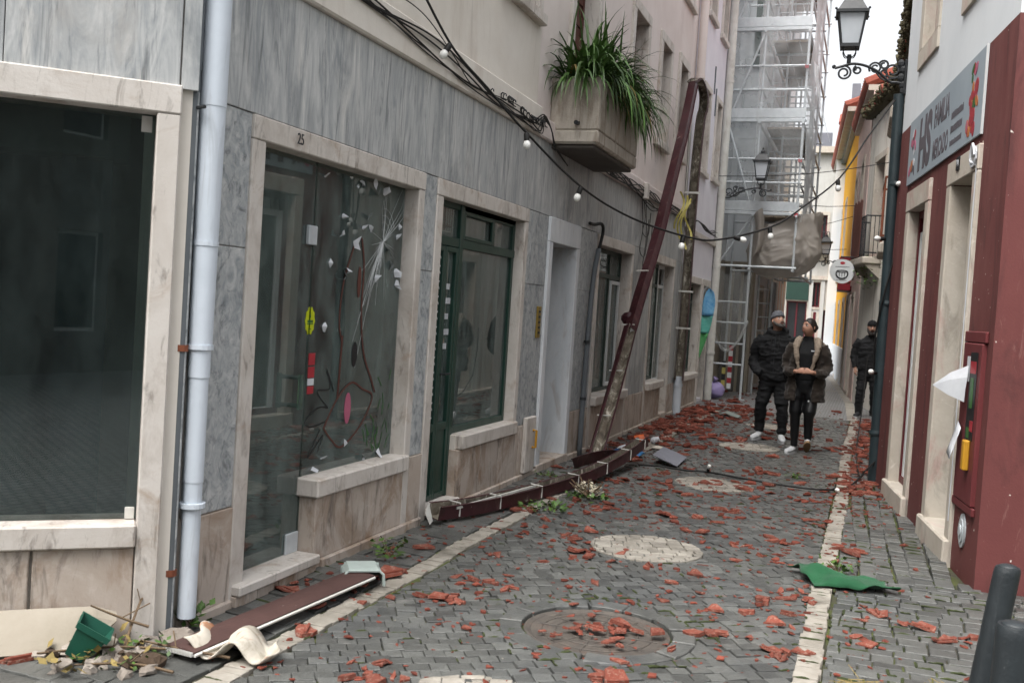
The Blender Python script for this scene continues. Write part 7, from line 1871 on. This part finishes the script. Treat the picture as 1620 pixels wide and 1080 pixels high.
# --- man with the grey woollen hat, hands in his pockets, looking up
def man_hat(t):
    at0(t)
    b = MB(); M = head_mesh(b, (.0, -.02, 1.605), R(38), R(-20), 1.0)
    b.tube([(0, .01, 1.40), (0, .0, 1.47), (0, -.012, 1.56)], [.07, .058, .058], 12)
    loft(b, [((0, .01, .86), .15, .10), ((0, .01, 1.1), .15, .10), ((0, .01, 1.35), .17, .10), ((0, .01, 1.43), .09, .07)])
    for sx in (-1, 1): b.tube(arc_pts([(sx * .17, .012, 1.37), (sx * .245, .02, 1.27), (sx * .285, .05, 1.10), (sx * .275, .0, .99), (sx * .20, -.09, .92)], 3), .034, 8); hand(b, (sx * .19, -.075, .92), (-sx * .9, .05, -.35), sx, (0, .6, -.2), 1.2, .8)
    remeshed(b, 'body', 'skin_light', t, .0075, 3).build('body', 'skin_light', t, smooth=True); features(M, t)
    # beard
    bb = MB(); 
    for sx in (-1, 1): bb.tube([M @ Vector((sx * .072, -.005, -.0)), M @ Vector((sx * .064, -.045, -.055)), M @ Vector((sx * .035, -.085, -.092)), M @ Vector((0, -.10, -.10))], [.012, .02, .024, .026], 8)
    bb.tube([M @ Vector((-.03, -.095, -.066)), M @ Vector((-.018, -.107, -.043)), M @ Vector((0, -.111, -.040)), M @ Vector((.018, -.107, -.043)), M @ Vector((.03, -.095, -.066))], .008, 7)
    remeshed(bb, '', '', t, .007, 3).build('beard', 'beard_grey', t, smooth=True)
    # hat
    hm = MB(); prev = None
    for z, k in ((.032, 1.10), (.036, 1.16), (.062, 1.15), (.066, 1.12), (.09, 1.05), (.115, .86), (.132, .55), (.138, .15)):
        r = hm.ring([M @ Vector((.076 * k * math.cos(a * math.tau / 18) * (1 if z < .1 else 1), .004 + .096 * k * math.sin(a * math.tau / 18), z + .016 * math.sin(a * math.tau / 18) * -.6)) for a in range(18)])
        if prev: hm.bridge(prev, r)
        else: hm.face(r)
        prev = r
    hm.face(prev); hm.build('woollen_hat', 'knit_grey', t, smooth=True)
    # hooded jacket
    j = MB()
    loft(j, [((0, .01, .80), .195, .135), ((0, .01, .84), .205, .145), ((0, .015, .95), .215, .15), ((0, .01, 1.10), .21, .145), ((0, .01, 1.25), .225, .145), ((0, .012, 1.36), .215, .125), ((0, .015, 1.43), .15, .10), ((0, .015, 1.47), .10, .085)], 18)
    for sx in (-1, 1):
        j.tube(arc_pts([(sx * .17, .012, 1.38), (sx * .245, .02, 1.27), (sx * .285, .05, 1.10), (sx * .275, .0, .99), (sx * .20, -.10, .92), (sx * .15, -.125, .90)], 4), [.075] * 5 + [.07] * 5 + [.064] * 5 + [.056] * 6, 12)
    j.tube([(.10 * math.cos(a), .02 + .085 * math.sin(a), 1.475 + .035 * math.sin(a)) for a in [i * math.tau / 14 for i in range(15)]], .042, 8)
    j.tube(arc_pts([(-.09, .05, 1.46), (0, .13, 1.44), (.09, .05, 1.46)], 5), .06, 8)
    jm = remeshed(j, '', '', t, .013, 5)
    for v in jm.v: v += Vector((1, 1, 0)) * (noise.noise(v * 11) * .010 + noise.noise(Vector((v.x * 9, v.y * 9, v.z * 26))) * .006)
    creases(jm, .014)
    jo = jm.build('jacket', 'cloth_black', t, smooth=True)
    mb = MB(); mb.tube([(0, -.137, .86), (0, -.14, 1.1), (0, -.135, 1.3), (0, -.11, 1.42)], .004, 5); mb.build('zip', 'iron_black', jo)
    for sx in (-1, 1): mb = MB(); mb.tube([(sx * .04, -.10, 1.44), (sx * .05, -.14, 1.33), (sx * .05, -.15, 1.24)], .004, 5); mb.build('drawcord', 'rubber_black', jo)
    # trousers
    q = MB(); loft(q, [((0, .01, .74), .16, .115), ((0, .01, .86), .18, .13), ((0, .01, .95), .17, .12)], 16)
    for sx, ft in ((-1, (-.15, .03)), (1, (.145, -.05))):
        q.tube(arc_pts([(sx * .085, .01, .82), (sx * .10, .0, .66), (ft[0] * .93, ft[1] * .4 - .03, .47), (ft[0], ft[1] + .02, .24), (ft[0], ft[1] + .015, .10)], 4), [.105] * 4 + [.095] * 4 + [.078] * 4 + [.066] * 4 + [.056], 12)
    qm = remeshed(q, '', '', t, .013, 5)
    for v in qm.v: v += Vector((1, 1, 0)) * noise.noise(Vector((v.x * 9, v.y * 9, v.z * 24))) * .011 * (1 if v.z < .7 else .3)
    creases(qm, .012, 26)
    qm.build('trousers', 'cloth_black', t, smooth=True)
    shoe(t, (-.155, .03, 0), R(-14), 'shoe_white', 'shoe_white', s=1.08); shoe(t, (.15, -.05, 0), R(16), 'shoe_white', 'shoe_white', s=1.08)
# --- woman in the brown parka
def woman(t):
    at0(t)
    b = MB(); M = head_mesh(b, (.0, -.035, 1.575), R(-34), R(-8), .97)
    b.tube([(0, .01, 1.37), (0, -.005, 1.45), (0, -.02, 1.52)], [.06, .048, .05], 12)
    loft(b, [((0, .0, .90), .14, .10), ((0, .0, 1.1), .13, .095), ((0, .0, 1.32), .15, .09), ((0, .0, 1.40), .08, .06)])
    for sx in (-1, 1):
        b.tube(arc_pts([(sx * .155, .015, 1.34), (sx * .21, .02, 1.24), (sx * .235, .045, 1.10), (sx * .205, -.06, 1.02), (sx * .085, -.205, 1.033)], 3), [.036] * 9 + [.028] * 4, 8); hand(b, (sx * .085, -.205, 1.035), (-sx * .8, -.25, .05), sx, (0, .8, -.3), .8, .92)
    remeshed(b, '', '', t, .0075, 3).build('body', 'skin_warm', t, smooth=True); features(M, t)
    hm = MB(); prev = None        # hair drawn back close to the head
    n = 22
    for f in [i / 11 for i in range(12)]:
        th = math.pi * (.02 + .60 * f); ring = []
        for k in range(n):
            ph = k * math.tau / n; y = math.sin(th) * math.sin(ph); x = math.sin(th) * math.cos(ph); z = math.cos(th); front = max(0, -y); lim = .42
            zz = max(z, -.55 + (1.05 * front ** .6)); ring.append(M @ Vector((.081 * math.sqrt(max(0, 1 - min(1, zz * zz))) * math.cos(ph), .010 + .103 * math.sqrt(max(0, 1 - min(1, zz * zz))) * math.sin(ph) * (.93 if y < 0 else 1), .124 * zz)))
        r = hm.ring(ring)
        if prev: hm.bridge(prev, r)
        prev = r
    hm.build('hair', 'hair_black', t, smooth=True, recalc=True, solid=.006)
    mb = MB(); mb.ball(M @ Vector((0, .115, .02)), .04, 10, 7); mb.build('hair_bun', 'hair_black', t, smooth=True)
    # black top
    k_ = MB(); loft(k_, [((0, -.005, .92), .155, .115), ((0, -.005, 1.1), .15, .115), ((0, -.01, 1.25), .165, .125), ((0, .0, 1.36), .14, .085), ((0, -.002, 1.41), .075, .068), ((0, -.008, 1.47), .058, .06)], 18); km = remeshed(k_, '', '', t, .012, 4); ko = km.build('top', 'cloth_black', t, smooth=True)
    B('chest_mark', 'paper', ko, WF, .055, .095, -.139, -.132, 1.285, 1.30)
    # open parka: sleeves and two fronts, not closed over the chest
    j = MB()
    loft_r = [(.66, .235, .165), (.70, .24, .17), (.82, .235, .165), (.95, .215, .155), (1.10, .205, .15), (1.25, .205, .14), (1.34, .195, .12), (1.40, .13, .095)]
    n = 26; prev = None
    for z, a, d in loft_r:       # wall open at the front: angles skip the middle
        gap = .62 if z > .9 else .42
        r = j.ring([(a * math.cos(q), .02 + d * math.sin(q), z) for q in [-math.pi / 2 + gap + (math.tau - 2 * gap) * i / n for i in range(n + 1)]] + [((a - .035) * math.cos(q), .02 + (d - .035) * math.sin(q), z) for q in [-math.pi / 2 + gap + (math.tau - 2 * gap) * i / n for i in range(n, -1, -1)]])
        if prev: j.bridge(prev, r)
        else: j.face(r[::-1])
        prev = r
    j.face(prev)
    for sx in (-1, 1): j.tube(arc_pts([(sx * .155, .015, 1.35), (sx * .21, .02, 1.24), (sx * .235, .045, 1.10), (sx * .205, -.06, 1.02), (sx * .13, -.175, 1.03)], 4), [.07] * 5 + [.066] * 5 + [.058] * 4 + [.05] * 3, 12)
    jm = remeshed(j, '', '', t, .012, 3)
    for v in jm.v: v += Vector((1, 1, 0)) * (noise.noise(v * 12) * .009 + noise.noise(Vector((v.x * 9, v.y * 9, v.z * 26))) * .005)
    creases(jm, .012)
    jo = jm.build('parka', 'cloth_brown', t, smooth=True)
    f = MB()
    for sx in (-1, 1): f.tube(arc_pts([(sx * .075, -.145, 1.04), (sx * .10, -.145, 1.16), (sx * .125, -.125, 1.28), (sx * .125, -.07, 1.37), (sx * .10, .03, 1.42)], 4), [.022] * 5 + [.034] * 5 + [.045] * 4 + [.052] * 3, 9)
    f.tube(arc_pts([(-.12, .0, 1.40), (-.09, .10, 1.40), (0, .14, 1.385), (.09, .10, 1.40), (.12, .0, 1.40)], 4), .055, 10)
    f.tube(arc_pts([(-.15, .03, 1.36), (-.11, .13, 1.33), (0, .17, 1.31), (.11, .13, 1.33), (.17, .03, 1.36)], 4), .05, 10)
    fm = remeshed(f, '', '', t, .011, 2)
    for v in fm.v: v += Vector((noise.noise(v * 40), noise.noise(v * 40 + Vector((9, 0, 0))), noise.noise(v * 40 + Vector((0, 9, 0))))) * .009
    fm.build('fleece_hood', 'fleece', jo, smooth=True)
    mb = MB(); mb.ball((.07, -.16, .675), .012, 8, 5); mb.build('zip_pull', 'white_frame', jo)
    # leggings, mid stride
    q = MB(); loft(q, [((0, .0, .76), .15, .11), ((0, .0, .88), .165, .12), ((0, .0, .96), .15, .11)], 16)
    q.tube(arc_pts([(-.08, .0, .84), (-.09, -.02, .66), (-.088, -.04, .47), (-.085, -.02, .28), (-.08, -.02, .09)], 4), [.098] * 4 + [.082] * 4 + [.062] * 3 + [.056] * 3 + [.044] * 3, 12)
    q.tube(arc_pts([(.08, .0, .84), (.085, -.03, .66), (.08, -.08, .48), (.075, .02, .29), (.07, .10, .12)], 4), [.098] * 4 + [.082] * 4 + [.062] * 3 + [.056] * 3 + [.044] * 3, 12)
    qm = remeshed(q, '', '', t, .011, 5); qm.build('leggings', 'cloth_legging', t, smooth=True)
    shoe(t, (-.085, .0, 0), R(-20), 'shoe_white', 'shoe_white', s=.98); shoe(t, (.07, .04, .055), R(8), 'shoe_white', 'shoe_sole', pitch=R(-32), s=.98)
# --- bearded man by the wall
def man_wall(t):
    at0(t)
    b = MB(); M = head_mesh(b, (.0, -.02, 1.61), R(4), R(2), .98)
    b.tube([(0, .01, 1.40), (0, .0, 1.47), (0, -.012, 1.56)], [.068, .056, .056], 12); loft(b, [((0, .01, .86), .15, .10), ((0, .01, 1.1), .15, .10), ((0, .01, 1.35), .17, .10), ((0, .01, 1.43), .09, .07)])
    for sx in (-1, 1): b.tube([(sx * .17, .01, 1.36), (sx * .24, .03, 1.12), (sx * .235, -.05, .86)], [.05, .042, .03], 8); hand(b, (sx * .235, -.052, .875), (0, -.15, -1), sx, (-sx * .8, .3, 0), .6)
    remeshed(b, '', '', t, .0075, 3).build('body', 'skin_light', t, smooth=True); features(M, t)
    bb = MB()
    for sx in (-1, 1): bb.tube([M @ Vector((sx * .073, -.005, .0)), M @ Vector((sx * .066, -.045, -.06)), M @ Vector((sx * .038, -.09, -.10)), M @ Vector((0, -.106, -.115))], [.013, .024, .032, .034], 8)
    bb.tube([M @ Vector((-.032, -.095, -.066)), M @ Vector((-.018, -.109, -.043)), M @ Vector((0, -.113, -.040)), M @ Vector((.018, -.109, -.043)), M @ Vector((.032, -.095, -.066))], .009, 7)
    remeshed(bb, '', '', t, .008, 3).build('beard', 'beard_black', t, smooth=True)
    hm = MB(); prev = None
    for z, k in ((.03, 1.08), (.034, 1.13), (.07, 1.12), (.095, 1.02), (.118, .84), (.134, .5), (.14, .12)):
        r = hm.ring([M @ Vector((.076 * k * math.cos(a * math.tau / 18), .004 + .096 * k * math.sin(a * math.tau / 18), z - .01 * math.sin(a * math.tau / 18))) for a in range(18)])
        if prev: hm.bridge(prev, r)
        else: hm.face(r)
        prev = r
    hm.face(prev); hm.build('woollen_hat', 'cloth_black', t, smooth=True)
    j = MB(); loft(j, [((0, .01, .84), .18, .125), ((0, .01, .88), .195, .135), ((0, .012, 1.0), .195, .14), ((0, .01, 1.12), .195, .135), ((0, .01, 1.25), .215, .135), ((0, .012, 1.36), .205, .115), ((0, .012, 1.43), .11, .085), ((0, .008, 1.48), .068, .066)], 18)
    for sx in (-1, 1): j.tube(arc_pts([(sx * .165, .012, 1.38), (sx * .235, .02, 1.27), (sx * .262, .03, 1.10), (sx * .252, -.02, .98), (sx * .237, -.05, .89)], 4), [.072] * 5 + [.066] * 5 + [.056] * 4 + [.046] * 3, 12)
    jm = remeshed(j, '', '', t, .013, 5)
    for v in jm.v: v += Vector((1, 1, 0)) * (noise.noise(v * 10) * .010 + noise.noise(Vector((v.x * 8, v.y * 8, v.z * 22))) * .006)
    creases(jm, .012)
    jm.build('pullover', 'cloth_black', t, smooth=True)
    q = MB(); loft(q, [((0, .01, .74), .15, .11), ((0, .01, .86), .17, .12), ((0, .01, .93), .16, .115)], 16)
    for sx, ft in ((-1, (-.115, -.02)), (1, (.125, .05))): q.tube(arc_pts([(sx * .08, .01, .82), (sx * .095, .0, .66), (ft[0] * .95, ft[1] * .5 - .01, .47), (ft[0], ft[1] + .02, .24), (ft[0], ft[1] + .015, .07)], 4), [.10] * 4 + [.09] * 4 + [.078] * 4 + [.07] * 4 + [.066], 12)
    qm = remeshed(q, '', '', t, .013, 5); [v.__iadd__(Vector((1, 1, 0)) * noise.noise(Vector((v.x * 9, v.y * 9, v.z * 22))) * .010 * (1 if v.z < .7 else .3)) for v in qm.v]
    creases(qm, .012, 26)
    qm.build('trousers', 'cloth_black', t, smooth=True)
    shoe(t, (-.12, -.02, 0), R(-18), 'shoe_black', 'shoe_white', s=1.05); shoe(t, (.13, .05, 0), R(28), 'shoe_black', 'shoe_white', s=1.05)
person('man in a black hooded jacket and grey woollen hat looking upwards, hands in pockets', (-1.17, 14.1, .004), R(-4), man_hat, 1.01)
person('woman in an open brown parka with fleece collar, hands clasped, walking', (-.70, 13.0, .004), R(-3), woman, .995)
person('bearded man in black pullover and hat standing by the weathered wall', (.04, 19.2, .004), R(2), man_wall, 1.0)
